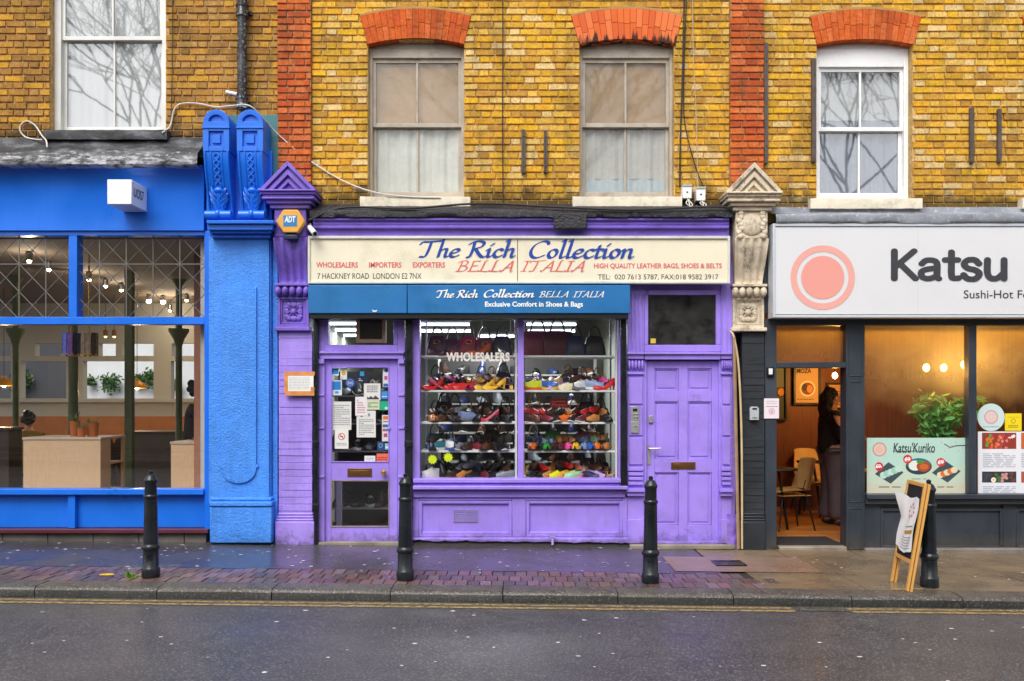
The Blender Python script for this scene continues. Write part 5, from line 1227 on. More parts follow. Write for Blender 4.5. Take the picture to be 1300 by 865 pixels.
def chair(lab, x, y, rz, z=0.0, group='restaurant chairs'):
    c = thing('chair', lab, 'chair', (0, 0, 0), group)
    u = paint('tan_upholstery', '#dcb678', .7, .1, 6, .1)
    mb = MB()
    mb.grid(lambda a, b: ((a - .5) * .42 * (1 - .12 * (b - .5)), (b - .5) * .42, .46 + .03 * abs(a - .5) * 2 * abs(a - .5) * 2 + .02 * b), 10, 8)
    mb.grid(lambda a, b: ((a - .5) * .42 * (1 - .12 * (b - .5)), (b - .5) * .42, .43), 10, 8); mb.build('seat', u, c)
    mb = MB()
    for off in (0, .035): mb.grid(lambda a, b: ((a - .5) * (.40 - .08 * b * b), .20 + off + .10 * b - .06 * (abs(a - .5) * 2) ** 2, .50 + .38 * b - .02 * (abs(a - .5) * 2) ** 4 * b), 10, 8)
    mb.build('backrest', u, c)
    for sx in (-1, 1):
        for sy in (-1, 1): MB().tube([(sx * .15, sy * .15, .44), (sx * .22, sy * .24, 0)], .014, 8, r1=.01).build('leg', M['black'], c)
    MB().tube([(0, .2, .44), (0, .24, .6)], .02, 8).build('back_support', M['black'], c)
    c.location = (x, y, z); c.rotation_euler = (0, 0, rz); return c
def table(lab, x, y, r=.30, z=0.0):
    c = thing('table', lab, 'table', (x, y, z))
    MB().lathe([(0.02, .72), (r, .722), (r + .006, .735), (r, .75), (.02, .75)], (x, y, z), 32).build('tabletop', M['black'], c)
    for k_ in range(4):
        a = k_ * math.pi / 2 + .5
        MB().tube([(x + .06 * math.cos(a), y + .06 * math.sin(a), z + .72), (x + .21 * math.cos(a), y + .21 * math.sin(a), z)], .016, 8).build('leg', M['black'], c)
chair('tan chair pulled up to the black table just inside the restaurant doorway', X(1001, 1.25), 1.25, R(-80))
table('small round black table beside the door jamb inside the restaurant', X(984, 1.35), 1.35, .27)
chair('tan chair facing out behind the far black table inside the restaurant', X(1031, 3.15), 3.15, R(5))
table('round black table in front of the orange wall inside the restaurant', X(1027, 2.7), 2.65, .18)
chair('tan chair half hidden behind the standing woman', X(1046, 2.55), 2.55, R(-70))
# ficus on the window ledge
MB().box(X(1100), X(1230), .12, .62, 0.0, .80).build('window_bench', ww, kat)
pl = thing('pot_plant', 'leafy green potted plant behind the steamed restaurant window above the poster', 'plant', (X(1190, .32), .32, .80))
pc = Vector(pl.location)
MB().lathe([(.09, 0), (.12, .02), (.14, .22), (.15, .24), (.135, .245), (.13, .22)], tuple(pc), 24).build('pot', plain('dark_pot', '#4a3526', .6), pl)
mb = MB(); rr = random.Random(21); tips = []
for i in range(16):
    a, l = rr.uniform(0, 6.28), rr.uniform(.12, .46); h = rr.uniform(.26, .66)
    e = pc + Vector((math.cos(a) * l, math.sin(a) * min(l, .22) * .8, .2 + h)); m_ = pc + Vector((math.cos(a) * l * .35, math.sin(a) * l * .2, .2 + h * .6))
    pts = spline([pc + Vector((0, 0, .2)), m_, e], 5); mb.tube(pts, .008, 6, r1=.003); tips += [p for p in pts[4:]] * 2
mb.build('stem', plain('plant_stem', '#5a4a2a', .7), pl)
def leafmesh(mb, pts, rr, n, L, spread):
    for _ in range(n):
        p = Vector(rr.choice(pts)) + Vector((rr.gauss(0, spread), rr.gauss(0, spread * .7), rr.gauss(0, spread)))
        d = Vector((rr.gauss(0, 1), rr.gauss(0, .6), rr.gauss(-.2, .7))).normalized(); s_ = d.orthogonal().normalized(); s_.rotate(Matrix.Rotation(rr.uniform(0, 6.28), 3, d))
        l = L * rr.uniform(.7, 1.2); w = l * .22; nn = d.cross(s_) * l * .08
        mb.add([p, p + d * l * .35 + s_ * w + nn, p + d * l * .75 + s_ * w * .7 + nn, p + d * l, p + d * l * .75 - s_ * w * .7 + nn, p + d * l * .35 - s_ * w + nn, p + d * l * .5 - nn * .6], [(0, 1, 6), (1, 2, 6), (2, 3, 6), (3, 4, 6), (4, 5, 6), (5, 0, 6)])
def leaf_mat(name, a, b):
    t = NT(name); t.p(Base_Color=t.ramp(t.noise(14, 3), [(.3, lin(a)), (.7, lin(b))]), Roughness=.45); t.b.inputs['Transmission Weight'].default_value = 0; return t.m
M['leaf'] = leaf_mat('ficus_leaf', '#2f8f3e', '#74bf62'); M['leaf_dark'] = leaf_mat('ivy_leaf', '#1f4a18', '#4a7a2a')
mb = MB(); leafmesh(mb, tips, rr, 680, .115, .04); mb.build('foliage', M['leaf'], pl, smooth=False, recalc=False)
# ------------------------------------------------------------------ people
def skin(verts, edges, radii, mat_, name, parent, sub=2, root=0):
    me = bpy.data.meshes.new(name); me.from_pydata(verts, edges, []); o = bpy.data.objects.new(name, me); COL.objects.link(o)
    o.modifiers.new('skin', 'SKIN').use_smooth_shade = True
    for i, r_ in enumerate(radii): me.skin_vertices[0].data[i].radius = (r_, r_) if not isinstance(r_, tuple) else r_
    for i in range(len(verts)): me.skin_vertices[0].data[i].use_root = (i == root)
    s_ = o.modifiers.new('sub', 'SUBSURF'); s_.levels = sub; s_.render_levels = sub
    dg = bpy.context.evaluated_depsgraph_get(); dg.update()
    m2 = bpy.data.meshes.new_from_object(o.evaluated_get(dg)); bpy.data.objects.remove(o)
    m2.materials.clear(); m2.materials.append(mat_)
    m2.polygons.foreach_set('use_smooth', [True] * len(m2.polygons))
    p = bpy.data.objects.new(name, m2); COL.objects.link(p); p.parent = parent; return p
SKIN = paint('skin', '#c48a6c', .5, .08, 8, 0)
def person(lab, loc, rz, top, bottom, hair_c, pose='stand', long_hair=True):
    """A figure facing local +x, feet at z = 0."""
    t = thing('person', lab, 'person', (0, 0, 0))
    if pose == 'stand':
        H = .93; hipz = H; kn = [(.02, .10, .50), (.02, -.10, .50)]; an = [(-.03, .11, .08), (.03, -.11, .08)]; toe = [(.12, .12, .03), (.18, -.12, .03)]
        el = [(-.02, .25, 1.12), (.03, -.25, 1.12)]; wr = [(.22, .20, 1.10), (.24, -.16, 1.12)]
    else:
        H = .50; hipz = H; kn = [(.42, .12, .50), (.42, -.12, .50)]; an = [(.42, .12, .08), (.40, -.12, .08)]; toe = [(.56, .12, .03), (.55, -.12, .03)]
        el = [(.08, .26, .74), (.08, -.26, .74)]; wr = [(.32, .18, .74), (.32, -.18, .76)]
    z = lambda v: v + (hipz - .93)
    V = [(0, 0, z(.96)), (0, 0, z(1.12)), (0, 0, z(1.30)), (0, 0, z(1.42)), (.015, 0, z(1.50)), (.03, 0, z(1.57)), (.035, 0, z(1.635)), (.02, 0, z(1.69)),
         (0, .09, z(.92)), (0, -.09, z(.92)), kn[0], kn[1], an[0], an[1], toe[0], toe[1], (0, .165, z(1.395)), (0, -.165, z(1.395)), el[0], el[1], wr[0], wr[1]]
    Rr = [(.14, .11), (.125, .10), (.14, .11), (.09, .075), .048, .062, .088, .062, .095, .095, .058, .058, .042, .042, .032, .032, .055, .055, .042, .042, .028, .028]
    E = [(0, 1), (1, 2), (2, 3), (3, 4), (4, 5), (5, 6), (6, 7), (0, 8), (0, 9), (8, 10), (9, 11), (10, 12), (11, 13), (12, 14), (13, 15), (3, 16), (3, 17), (16, 18), (17, 19), (18, 20), (19, 21)]
    for s_ in (0, 1):                                   # palm, four curled fingers, thumb
        w = Vector(wr[s_]); sg_ = 1 if s_ == 0 else -1; n0 = len(V); V.append(tuple(w + Vector((.075, -.01 * sg_, 0)))); Rr.append(.024); E.append((20 + s_, n0))
        for f_ in range(4):
            o_ = (f_ - 1.5) * .02; L_ = (.055, .07, .075, .06)[f_]; m1 = len(V)
            V += [tuple(w + Vector((.10, -.01 * sg_, o_))), tuple(w + Vector((.10 + L_ * .6, -.02 * sg_, o_ - .004))), tuple(w + Vector((.10 + L_ * .85, -.045 * sg_, o_ - .01)))]; Rr += [.0095, .0088, .0078]; E += [(n0, m1), (m1, m1 + 1), (m1 + 1, m1 + 2)]
        m1 = len(V); V += [tuple(w + Vector((.05, -.03 * sg_, .03))), tuple(w + Vector((.09, -.05 * sg_, .045)))]; Rr += [.011, .009]; E += [(20 + s_, m1), (m1, m1 + 1)]
    m1 = len(V); V.append((.125, 0, z(1.615))); Rr.append(.014); E.append((6, m1))       # nose
    skin(V, E, Rr, SKIN, 'body', t)
    fx, fz = .108, z(1.645)
    for sy in (-1, 1):
        MB().ball((fx, sy * .032, fz), (.012, .016, .009), 10, 6).build('eye', plain('eye_dark', '#1c1410', .3), t)
        MB().ball((.02, sy * .088, z(1.63)), (.022, .01, .032), 10, 6).build('ear', SKIN, t)
    MB().ball((.103, 0, z(1.585)), (.010, .024, .007), 10, 6).build('mouth', plain('lip', '#9a4f45', .5), t)
    # clothes grown a little larger than the body
    TV = [(0, 0, z(.86)), (0, 0, z(1.10)), (0, 0, z(1.30)), (0, 0, z(1.41)), (0, .175, z(1.39)), (0, -.175, z(1.39)), el[0], el[1], tuple(Vector(wr[0]) * .93 + Vector(el[0]) * .07), tuple(Vector(wr[1]) * .93 + Vector(el[1]) * .07), (.0, 0, z(1.475))]
    skin(TV, [(0, 1), (1, 2), (2, 3), (3, 4), (3, 5), (4, 6), (5, 7), (6, 8), (7, 9), (3, 10)], [(.20, .165), (.18, .145), (.18, .145), (.135, .11), .092, .092, 0.066, .066, .046, .046, .078], top, 'jumper', t)
    BV = [(0, 0, z(.98)), (0, .095, z(.90)), (0, -.095, z(.90)), kn[0], kn[1], (an[0][0], an[0][1], .07), (an[1][0], an[1][1], .07)]
    skin(BV, [(0, 1), (0, 2), (1, 3), (2, 4), (3, 5), (4, 6)], [.135, .125, .125, .108, .108, .105, .105], bottom, 'trousers', t)
    for s_ in (0, 1): 
        a_ = Vector(an[s_]); b_ = Vector(toe[s_]); mb = MB(); mb.ball(tuple((a_ * .45 + b_ * .55) + Vector((0, 0, -.005))), (.135, .048, .05), 14, 8); mb.build('shoe', plain('dark_shoe', '#1b1a1c', .5), t)
    hm = paint('hair_' + hair_c[1:], hair_c, .45, .4, 30, .8, fine=80); mb = MB(); rr = random.Random(3)
    def hb(c, r_, n): 
        for _ in range(n):
            d = Vector((rr.gauss(0, 1), rr.gauss(0, 1), rr.gauss(0, 1))).normalized(); mb.ball((c[0] + d.x * r_[0] * .6, c[1] + d.y * r_[1] * .7, c[2] + d.z * r_[2] * .7), (r_[0] * .42, r_[1] * .42, r_[2] * .42), 10, 7)
    mb.ball((-.012, 0, z(1.672)), (.098, .098, .088), 20, 12); hb((-.03, 0, z(1.67)), (.10, .11, .10), 16)
    if long_hair: hb((-.075, 0, z(1.53)), (.085, .13, .17), 34)
    else: mb.ball((-.06, 0, z(1.74)), .055, 14, 9)
    mb.build('hair', hm, t)
    t.location = loc; t.rotation_euler = (0, 0, rz); return t
knit = paint('black_knit', '#161417', .9, .3, 20, .5); grey_tr = paint('grey_trousers', '#5a5664', .85, .2, 8, .3)
person('woman with dark curly hair in black jumper and grey trousers standing inside the restaurant doorway', (X(1055, 1.6), 1.6, 0.0), R(4), knit, grey_tr, '#120d0b')

# ------------------------------------------------------------------ cafe room
cream_w = paint('cafe_wall', '#bdbab0', .8, .05, 1, 0); t_ceil = paint('cafe_ceiling', '#7c6f62', .85, .12, 1, .0)
H0 = houses[0]; FZ = .08
MB().box(-11, -3.42, .12, 7, FZ - .06, FZ).build('interior_floor', paint('cafe_floor', '#4a3c30', .5, .2, 3, .1), H0)
MB().box(-11, -3.42, .12, 7.15, 3.40, 3.48).build('interior_ceiling', t_ceil, H0)
mb = MB(); mb.box(-3.48, -3.40, .12, 7, FZ, 3.4); mb.build('interior_wall', cream_w, H0)
hz = [(X(a, 7), X(b, 7), Z(506, 7), Z(458.5, 7)) for a, b in ((-70, 14), (26, 84), (105, 195), (217, 268))] + [(X(a, 7), X(b, 7), Z(452, 7), Z(436, 7)) for a, b in ((-70, 14), (44, 84), (125, 147), (155, 195), (218, 268))]
def holes_by_column(mb, x0, x1, z0, z1, holes, ya, yb):
    xs = sorted({x0, x1, *[h[0] for h in holes], *[h[1] for h in holes]})
    for a, b in zip(xs, xs[1:]):
        zz = z0
        for h in sorted([h for h in holes if h[0] < (a + b) / 2 < h[1]], key=lambda h: h[2]): mb.box(a, b, ya, yb, zz, h[2]); zz = h[3]
        mb.box(a, b, ya, yb, zz, z1)
mb = MB(); holes_by_column(mb, -12, -3.4, FZ, 3.4, hz, 7.0, 7.18); mb.build('rear_wall', cream_w, H0, smooth=False)
mb = MB(); mb.box(X(-80, 7), X(262, 7), 6.86, 6.998, Z(511, 7), Z(506.5, 7)); mb.build('rear_sill', cream_w, H0)
mb = MB(); mb.box(X(247, .9), X(262, .9), .88, 1.1, FZ, 3.4); mb.build('interior_pier', plain('pink_plaster', '#a9745c', .8), H0)
yd_ = thing('yard_wall', 'white painted yard wall with hanging plants seen through the cafe rear windows', 'wall', (-8, 12, 0))
MB().box(X(92, 12), -2.0, 12, 12.2, -.1, 4.2).build('white_wall', paint('white_yard_wall', '#dfe2e4', .9, .06, 2, .1), yd_)
MB().box(X(92, 12), -2.0, 11.96, 12.22, 4.2, 4.26).build('coping', M['stone'], yd_)
MB().box(-22, X(91.5, 12), 11.7, 11.9, -.1, 3.6).build('dark_boarding', paint('dark_boards', '#3f4146', .8, .2, 2, .2), yd_)
struct(sheet(-22, -2, 7.2, 12, .02), 'yard_ground', M['pave'], recalc=False, smooth=False)
rr = random.Random(5)
for i, (px, py, w, h, lab) in enumerate([(28, 486, 17, 32, 'bushy climbing plant on the dark boarding behind the cafe'), (115, 486, 7, 12, 'tiny trailing plant on the white yard wall beside the green column'), (141, 488, 22, 24, 'largest hanging plant on the white yard wall'), (176, 484, 14, 14, 'trailing plant above the orange lamp on the yard wall'), (190, 481, 13, 20, 'trailing plant at the corner of the rear cafe window'), (222, 489, 9, 10, 'small trailing plant beside the thin green column')]):
    y = 11.85 if px > 90 else 11.55; c = Vector((X(px, y), y, Z(py, y))); s_ = w / S(y) / 2; hh = h / S(y) / 2
    pt = thing('hanging_plant', lab, 'plant', (c.x, y, c.z + hh), 'plants on the yard wall')
    mb = MB(); mb.tube([c + Vector((0, .12, hh + .05)), c + Vector((0, .02, hh)), c + Vector((0, 0, -hh * .6))], .01, 5); mb.build('stem', plain('plant_stem', '#5a4a2a', .7), pt)
    mb = MB(); pts = [c + Vector((rr.gauss(0, s_ * .5), rr.gauss(0, .06), hh * .9 - abs(rr.gauss(0, hh * .75)))) for _ in range(40)]; leafmesh(mb, pts, rr, int(50 + 9 * w), .10, .03); mb.build('foliage', M['leaf_dark'], pt, smooth=False, recalc=False)
# green iron columns
gm = paint('olive_green_paint', '#4a5630', .5, .15, 5, .1)
for px, y, r_, cap, lab in ((20, 3.2, .045, 1, 'slim olive green column with flared head near the cafe edge'), (93, 2.6, .068, 0, 'thick olive green column behind the cafe pendant shades'), (164.5, 2.6, .05, 0, 'square olive green post in the middle of the cafe window'), (227, 3.4, .05, 1, 'slim olive green column beside the pink plaster pier')):
    x = X(px, y); c = thing('column', lab, 'column', (x, y, FZ), 'olive green cafe columns')
    zt_ = Z(414, y) if cap else 3.4
    if px == 164.5: MB().box(x - r_, x + r_, y - r_, y + r_, FZ, 3.4).build('shaft', gm, c)
    else: MB().lathe([(r_ * 1.5, 0), (r_ * 1.5, .1), (r_, .14), (r_ * .92, 3.4 - FZ - (.12 if cap else 0))] + ([(r_ * 2.4, 3.4 - FZ - .02)] if cap else []), (x, y, FZ), 18).build('shaft', gm, c)
    MB().box(x - r_ * 1.8, x + r_ * 1.8, y - r_ * 1.8, y + r_ * 1.8, FZ, FZ + .05).build('base', gm, c)
    if cap: MB().lathe([(r_ * .95, 0), (r_ * 1.5, .1), (r_ * 2.9, .22), (r_ * 2.9, .26)], (x, y, Z(440, y)), 18).build('capital', gm, c)
# plywood counters
def wood(name, a, b):
    t = NT(name); sv = t.scale((3.2, 3.2, .5)); n = t.n('TexNoise', {'Scale': 2.2, 'Detail': 3, 'Distortion': 1.6, 'Vector': sv}).outputs['Fac']
    w = t.math('FRACT', t.math('MULTIPLY', n, 11.0)); t.p(Base_Color=t.mix(.75, t.ramp(w, [(0, lin(a)), (.8, lin(b)), (1, lin(a))]), lin(b)), Roughness=.5); return t.m
M['ply'] = wood('plywood', '#bb9068', '#e0bc94')
def counter(lab, x0, x1, y0, y1, z1, shelves):
    c = thing('counter', lab, 'counter', ((x0 + x1) / 2, (y0 + y1) / 2, FZ)); t_ = .03
    MB().box(x0, x1, y0, y0 + t_, FZ, z1 - .032).build('front_panel', M['ply'], c, bev=.002)
    MB().box(x0 - .01, x1 + .01, y0 - .01, y1 + .01, z1 - .03, z1).build('worktop', paint('pale_worktop', '#c9b49c', .4, .06, 4, 0), c, bev=.004)
    MB().box(x0, x0 + t_, y0 + t_, y1, FZ, z1 - .032).build('side_panel', M['ply'], c)
    if shelves:
        MB().box(x1 - t_, x1, y0 + t_, y0 + .28, FZ, z1 - .032).build('side_panel', M['ply'], c); MB().box(x1 - t_, x1, y1 - .06, y1, FZ, z1 - .032).build('side_panel', M['ply'], c)
        MB().box(x1 - .5, x1 - .46, y0 + .28, y1 - .06, FZ, z1 - .032).build('back_panel', plain('shadow_ply', '#7a5a3c', .7), c)
        for zz in (FZ + .02, FZ + .38, FZ + .72): MB().box(x1 - .46, x1, y0 + .281, y1 - .061, zz, zz + .025).build('shelf', M['ply'], c)
    else: MB().box(x1 - t_, x1, y0 + t_, y1, FZ, z1 - .032).build('side_panel', M['ply'], c)
    return c
counter('pale plywood counter with open side shelves in the cafe window, terracotta pots on top', X(29.5, 1.0), X(127.5, 1.0), 1.0, 1.70, Z(555.5, 1.0), True)
counter('pale plywood counter end beside the pink pier inside the cafe', X(217, 1.05), -3.5, 1.05, 1.6, Z(561, 1.05), False)
ct = Z(555.5, 1.0)
for px, y, r_, h, lab, kind in ((95, 1.30, .062, .19, 'tallest terracotta pot with a spiky plant on the plywood counter', 0), (103.5, 1.14, .052, .115, 'smallest terracotta pot standing in front of the other two', 1), (117.5, 1.25, .075, .17, 'widest terracotta pot on the plywood counter', 2)):
    x = X(px, y); p = thing('plant_pot', lab, 'plant pot', (x, y, ct), 'terracotta pots on the plywood counter')
    MB().lathe([(r_ * .8, 0), (r_, h * .97), (r_ * 1.04, h), (r_ * .9, h), (r_ * .88, h * .9), (.01, h * .88)], (x, y, ct), 24).build('pot', paint('terracotta', '#b5632e', .8, .12, 9, .1), p)
    mb = MB(); r2 = random.Random(kind)
    for _ in range(16): 
        a = r2.uniform(0, 6.28); L_ = r2.uniform(.05, .13) * (1.2 if kind == 0 else .8); s0 = Vector((x, y, ct + h * .9)); d = Vector((math.cos(a) * .5, math.sin(a) * .5, 1)).normalized()
        mb.tube([s0 + Vector((math.cos(a), math.sin(a), 0)) * r_ * .5, s0 + Vector((math.cos(a), math.sin(a), 0)) * r_ * .6 + d * L_], .010, 5, r1=.002)
    mb.build('leaves', plain('succulent', '#56703c', .6), p)
# dark furniture deeper in the cafe
def bar(lab, b, y, d, mat_, name='counter'):
    c = thing(name, lab, 'counter', (X((b[0] + b[2]) / 2, y), y + d / 2, FZ)); x0, x1, z1 = X(b[0], y), X(b[2], y), Z(b[1], y)
    MB().box(x0, x1, y + .02, y + d, FZ, z1 - .04).build('carcass', mat_, c, bev=.004); MB().box(x0 - .02, x1 + .02, y, y + d + .02, z1 - .039, z1).build('worktop', paint('dark_worktop', '#4a3a30', .4, .2, 4, 0), c, bev=.004)
dkw = paint('dark_timber', '#3a2c24', .6, .25, 4, .1)
bar('dark timber service counter at the far edge of the cafe window', (-60, 543, 10, 621), 2.0, .35, dkw)
bar('grey brown bar counter deep inside the cafe between the columns', (160, 548, 223, 621), 4.2, .6, paint('taupe_panel', '#5d5148', .6, .2, 4, .1))
bq = thing('banquette', 'long orange brown timber bench back below the cafe rear windows', 'bench', (-8.4, 6.4, FZ))
MB().box(-11, -5.3, 6.55, 6.65, FZ, Z(529, 6.5)).build('backrest', paint('orange_timber', '#a8652c', .5, .15, 5, .05), bq); MB().box(-11, -5.3, 6.1, 6.548, FZ, .5).build('seat', dkw, bq)
for i, (px, lab) in enumerate(((60, 'dark cafe chair near the thick green column'), (135, 'dark cafe chair beside the middle of the banquette'), (150, 'dark cafe chair closest to the square green post'), (190, 'dark cafe chair between the bar counter and the banquette'))):
    c = chair(lab, X(px, 5.0 + .2 * i), 5.0 + .2 * i, R(150 + 40 * i), FZ, 'dark cafe chairs')
    for ch in c.children:
        if ch.name.startswith(('seat', 'backrest')): ch.material_slots[0].link = 'OBJECT'; ch.material_slots[0].material = plain('brown_leather', '#4a3528', .5)
person('customer in mustard top with dark hair in a bun sitting in the cafe', (X(36, 3.9), 3.9, FZ), R(100), paint('mustard_cloth', '#8a6a1e', .85, .15, 9, .2), grey_tr, '#100c0b', 'sit', False)
cs_ = thing('stool', 'plain dark stool under the seated cafe customer', 'stool', (X(36, 3.9), 3.9, FZ))
sxx, syy = X(36, 3.9), 3.9; MB().lathe([(.02, .38), (.18, .385), (.19, .40), (.18, .415), (.02, .415)], (sxx, syy, FZ), 20).build('seat', dkw, cs_)
for k_ in range(4): MB().tube([(sxx + .1 * math.cos(k_ * 1.57), syy + .1 * math.sin(k_ * 1.57), FZ + .385), (sxx + .17 * math.cos(k_ * 1.57), syy + .17 * math.sin(k_ * 1.57), FZ)], .014, 6).build('leg', dkw, cs_)
person('customer in dark coat standing partly hidden behind the pink cafe pier', (X(249, 2.3), 2.3, FZ - .0), R(30), knit, plain('black_trousers', '#19191c', .9), '#15100d', 'stand', False)
# pendant shades made of scalloped slats
for px, w, cols, lab in ((90, 20, ['#2b4bd0', '#19191f', '#5a6fd6', '#8a5bb0', '#14161c'], 'hanging lamp of blue patterned scalloped slats in the cafe window'), (113, 20, ['#6d5a4c', '#2c211c', '#8a735e', '#a08768', '#3a2c25'], 'hanging lamp of brown scalloped slats in the cafe window')):
    y = 1.25; x = X(px, y); z1, z0 = Z(423, y), Z(452, y); r_ = w / S(y) / 2
    p = thing('pendant_lamp', lab, 'pendant lamp', (x, y, z0), 'scalloped pendant lamps'); r2 = random.Random(px)
    for k_ in range(10):
        a = k_ * math.pi / 5; cx, cy = x + r_ * math.cos(a), y + r_ * math.sin(a); tx, ty = -math.sin(a), math.cos(a); h = r_ * .30; mb = MB(); m_ = 8
        o_ = [(-h, z1), (h, z1)] + [(h * math.cos(math.pi * q_ / m_), z0 + .03 - .03 * math.sin(math.pi * q_ / m_)) for q_ in range(m_ + 1)]
        n = len(o_); nx, ny = math.cos(a) * .006, math.sin(a) * .006
        mb.add([(cx + tx * u, cy + ty * u, z) for u, z in o_] + [(cx + tx * u + nx, cy + ty * u + ny, z) for u, z in o_], [list(range(n)), list(range(2 * n - 1, n - 1, -1))] + [(i, (i + 1) % n, (i + 1) % n + n, i + n) for i in range(n)])
        sl = mb.build('slat', paint('slat' + cols[k_ % 5], cols[k_ % 5], .35, .4, 25, 0), p, smooth=False)
        mb = MB(); mb.tube([(cx + tx * u + nx * .5, cy + ty * u + ny * .5, z - .002) for u, z in o_[2:]], .006, 5); mb.build('gold_trim', plain('gold_trim', '#d9a92e', .35, .5), sl)
    MB().tube([(x, y, z1 - .05), (x, y, 3.4)], .012, 6).build('rod', M['brass_bright'], p); MB().lathe([(r_ * .9, z1 - .06 - z0), (r_ * .9, z1 - .05 - z0)], (x, y, z0), 16).build('hub', M['black'], p)
for px, py, y, lab in ((5, 490, 4.6, 'orange dome pendant lamp over the cafe customer'), (174, 493, 5.0, 'orange dome pendant lamp beside the square green post')):
    x, z = X(px, y), Z(py, y); p = thing('pendant_lamp', lab, 'pendant lamp', (x, y, z), 'orange dome pendants')
    MB().lathe([(.16, 0), (.155, .03), (.10, .09), (.035, .12), (.03, .16), (.012, .165)], (x, y, z), 24).build('shade', plain('orange_enamel', '#e89a1c', .35), p)
    MB().ball((x, y, z + .01), .035, 12, 8).build('bulb', glow('warm_bulb_soft', '#ffd08a', 12), p); MB().tube([(x, y, z + .16), (x, y, 3.4)], .005, 5).build('cord', M['black'], p); lamp_light(p, (x, y, z - .05), 14, (1, .75, .45))
# ceiling spotlights
for i, (px, py, y) in enumerate(((37, 331, 1.3), (62, 342, 1.8), (113, 355, 2.4), (134, 363, 2.9), (154, 368, 3.3), (189, 382, 4.2), (207, 383, 4.3), (226, 384, 4.4), (216, 394, 5.2), (226, 397, 5.6), (237, 381, 4.3), (134, 427, 5.5), (145, 427, 5.5))):
    lit = i < 11
    if lit: y = min(6.3, F / ((505 - py) / 1.66) - 10) if py < 390 else 6.4
    x, z = X(px, y), Z(py, y)
    p = thing('spotlight', ('lit' if lit else 'small copper') + ' spotlight hanging from the cafe ceiling, ' + ['first of the row by the blue mullion side', 'second along the row', 'third along the row', 'fourth along the row', 'fifth along the row', 'first of the bright cluster', 'middle of the bright cluster', 'last of the bright cluster', 'low one under the cluster', 'lowest one under the cluster', 'slanting one by the window stile', 'near the blue slat lamp', 'beside the square green post'][i], 'spotlight', (x, y, z), 'cafe ceiling spotlights')
    MB().lathe([(.035, 0), (.04, .09), (.02, .11)], (x, y, z), 14).build('housing', M['steel'] if lit else M['brass'], p)
    MB().ball((x, y, z - .005), (.04 if 5 <= i <= 7 else .026,) * 3, 12, 8).build('bulb', glow('spot_bulb' if lit else 'spot_dim', '#ffd79a', 25 if lit else 2), p)
    MB().tube([(x, y, z + .1), (x, y, 3.4)], .006, 5).build('stem', M['black'], p)
    if lit and i % 2 == 0: lamp_light(p, (x, y, z - .12), 6, (1, .84, .62))
# ------------------------------------------------------------------ shoe shop room and display
H1 = houses[1]
sw = paint('shop_wall', '#82877b', .8, .06, 1.5, 0)
room(H1, -2.30, 2.33, .12, 5.0, gz(0) + .05, 3.12, sw, paint('shop_floor', '#6b6258', .5, .15, 3, .05), paint('shop_ceiling', '#c6cdc6', .8, .03, 1, 0))
MB().box(1.30, 1.36, .12, 5.0, .05, 3.12).build('partition', sw, H1)
for i, (px, py, y, L, lab) in enumerate(((623, 402.0, .7, .58, 'fluorescent tube just behind the awning, closest to the glass'), (565, 412, 1.5, .62, 'fluorescent tube above the plum handbag'), (566, 420.5, 2.1, .66, 'fluorescent tube deeper in the shop above the plum handbag'), (630, 427, 2.6, .5, 'short fluorescent tube behind the black bags'), (700, 412, 1.45, .62, 'fluorescent tube above the dark red tote bag'), (700, 420.5, 2.0, .62, 'fluorescent tube deeper behind the dark red tote bag'), (438, 411, 1.3, .62, 'fluorescent tube seen through the glass above the glazed door'), (440, 419, 1.8, .62, 'second fluorescent tube seen above the glazed door'), (440, 426, 2.4, .62, 'third fluorescent tube seen above the glazed door'))):
    x, z = X(px, y), Z(py, y); tl = thing('ceiling_light', lab, 'strip light', (x, y, z), 'fluorescent strip lights')
    MB().tube([(x - L / 2, y, z), (x + L / 2, y, z)], .017, 10).build('tube', glow('fluorescent', '#eef6ff', 4), tl)
    MB().box(x - L / 2 - .02, x + L / 2 + .02, y - .02, y + .02, z + .03, z + .05).build('batten', plain('batten_grey', '#7f8683', .5), tl)
    l = bpy.data.lights.new('tube_light', 'AREA'); l.shape = 'RECTANGLE'; l.size = L; l.size_y = .05; l.energy = 11 if i < 6 else 6; l.color = (.93, .97, 1.0)
    lo = bpy.data.objects.new('tube_light', l); COL.objects.link(lo); lo.parent = tl; lo.location = (0, 0, -.03); lo.rotation_euler = (R(0 if i else -25), 0, 0)
    for s_ in (-1, 1): MB().tube([(x + s_ * L * .4, y, z + .065), (x + s_ * L * .4, y, 3.12)], .006, 5).build('hanger', M['alu'], tl)
PA, PB = (X(533.5, .06), X(656.5, .06)), (X(664, .06), X(783.5, .06))
SH = [Z(451.5, .10), Z(495.5, .10), Z(536, .10), Z(572, .10), Z(608, .10)]
shw = paint('white_shelf', '#d9dcda', .4, .04, 3, 0)
for (a, b), lab in ((PA, 'white display shelving behind the window pane beside the glazed door'), (PB, 'white display shelving behind the window pane beside the panelled door')):
    u = thing('display_shelf', lab, 'shelving', ((a + b) / 2, .3, SH[-1] - .03), 'shop window display shelves')
    for z in SH: MB().box(a, b, .08, .56, z - .022, z).build('shelf', shw, u, bev=.002)
    for xx in (b - .022,): MB().box(xx, xx + .022, .055, .0795, SH[-1], Z(404, .06)).build('upright', shw, u)
    for xx in (a + .01, b - .03): MB().box(xx, xx + .02, .54, .5595, SH[-1] - .6, 2.7).build('rear_upright', M['alu'], u)
MB().box(PA[0] - .05, PB[1] + .05, .09, .6, .05, SH[-1] - .025).build('window_bench', shw, shop)

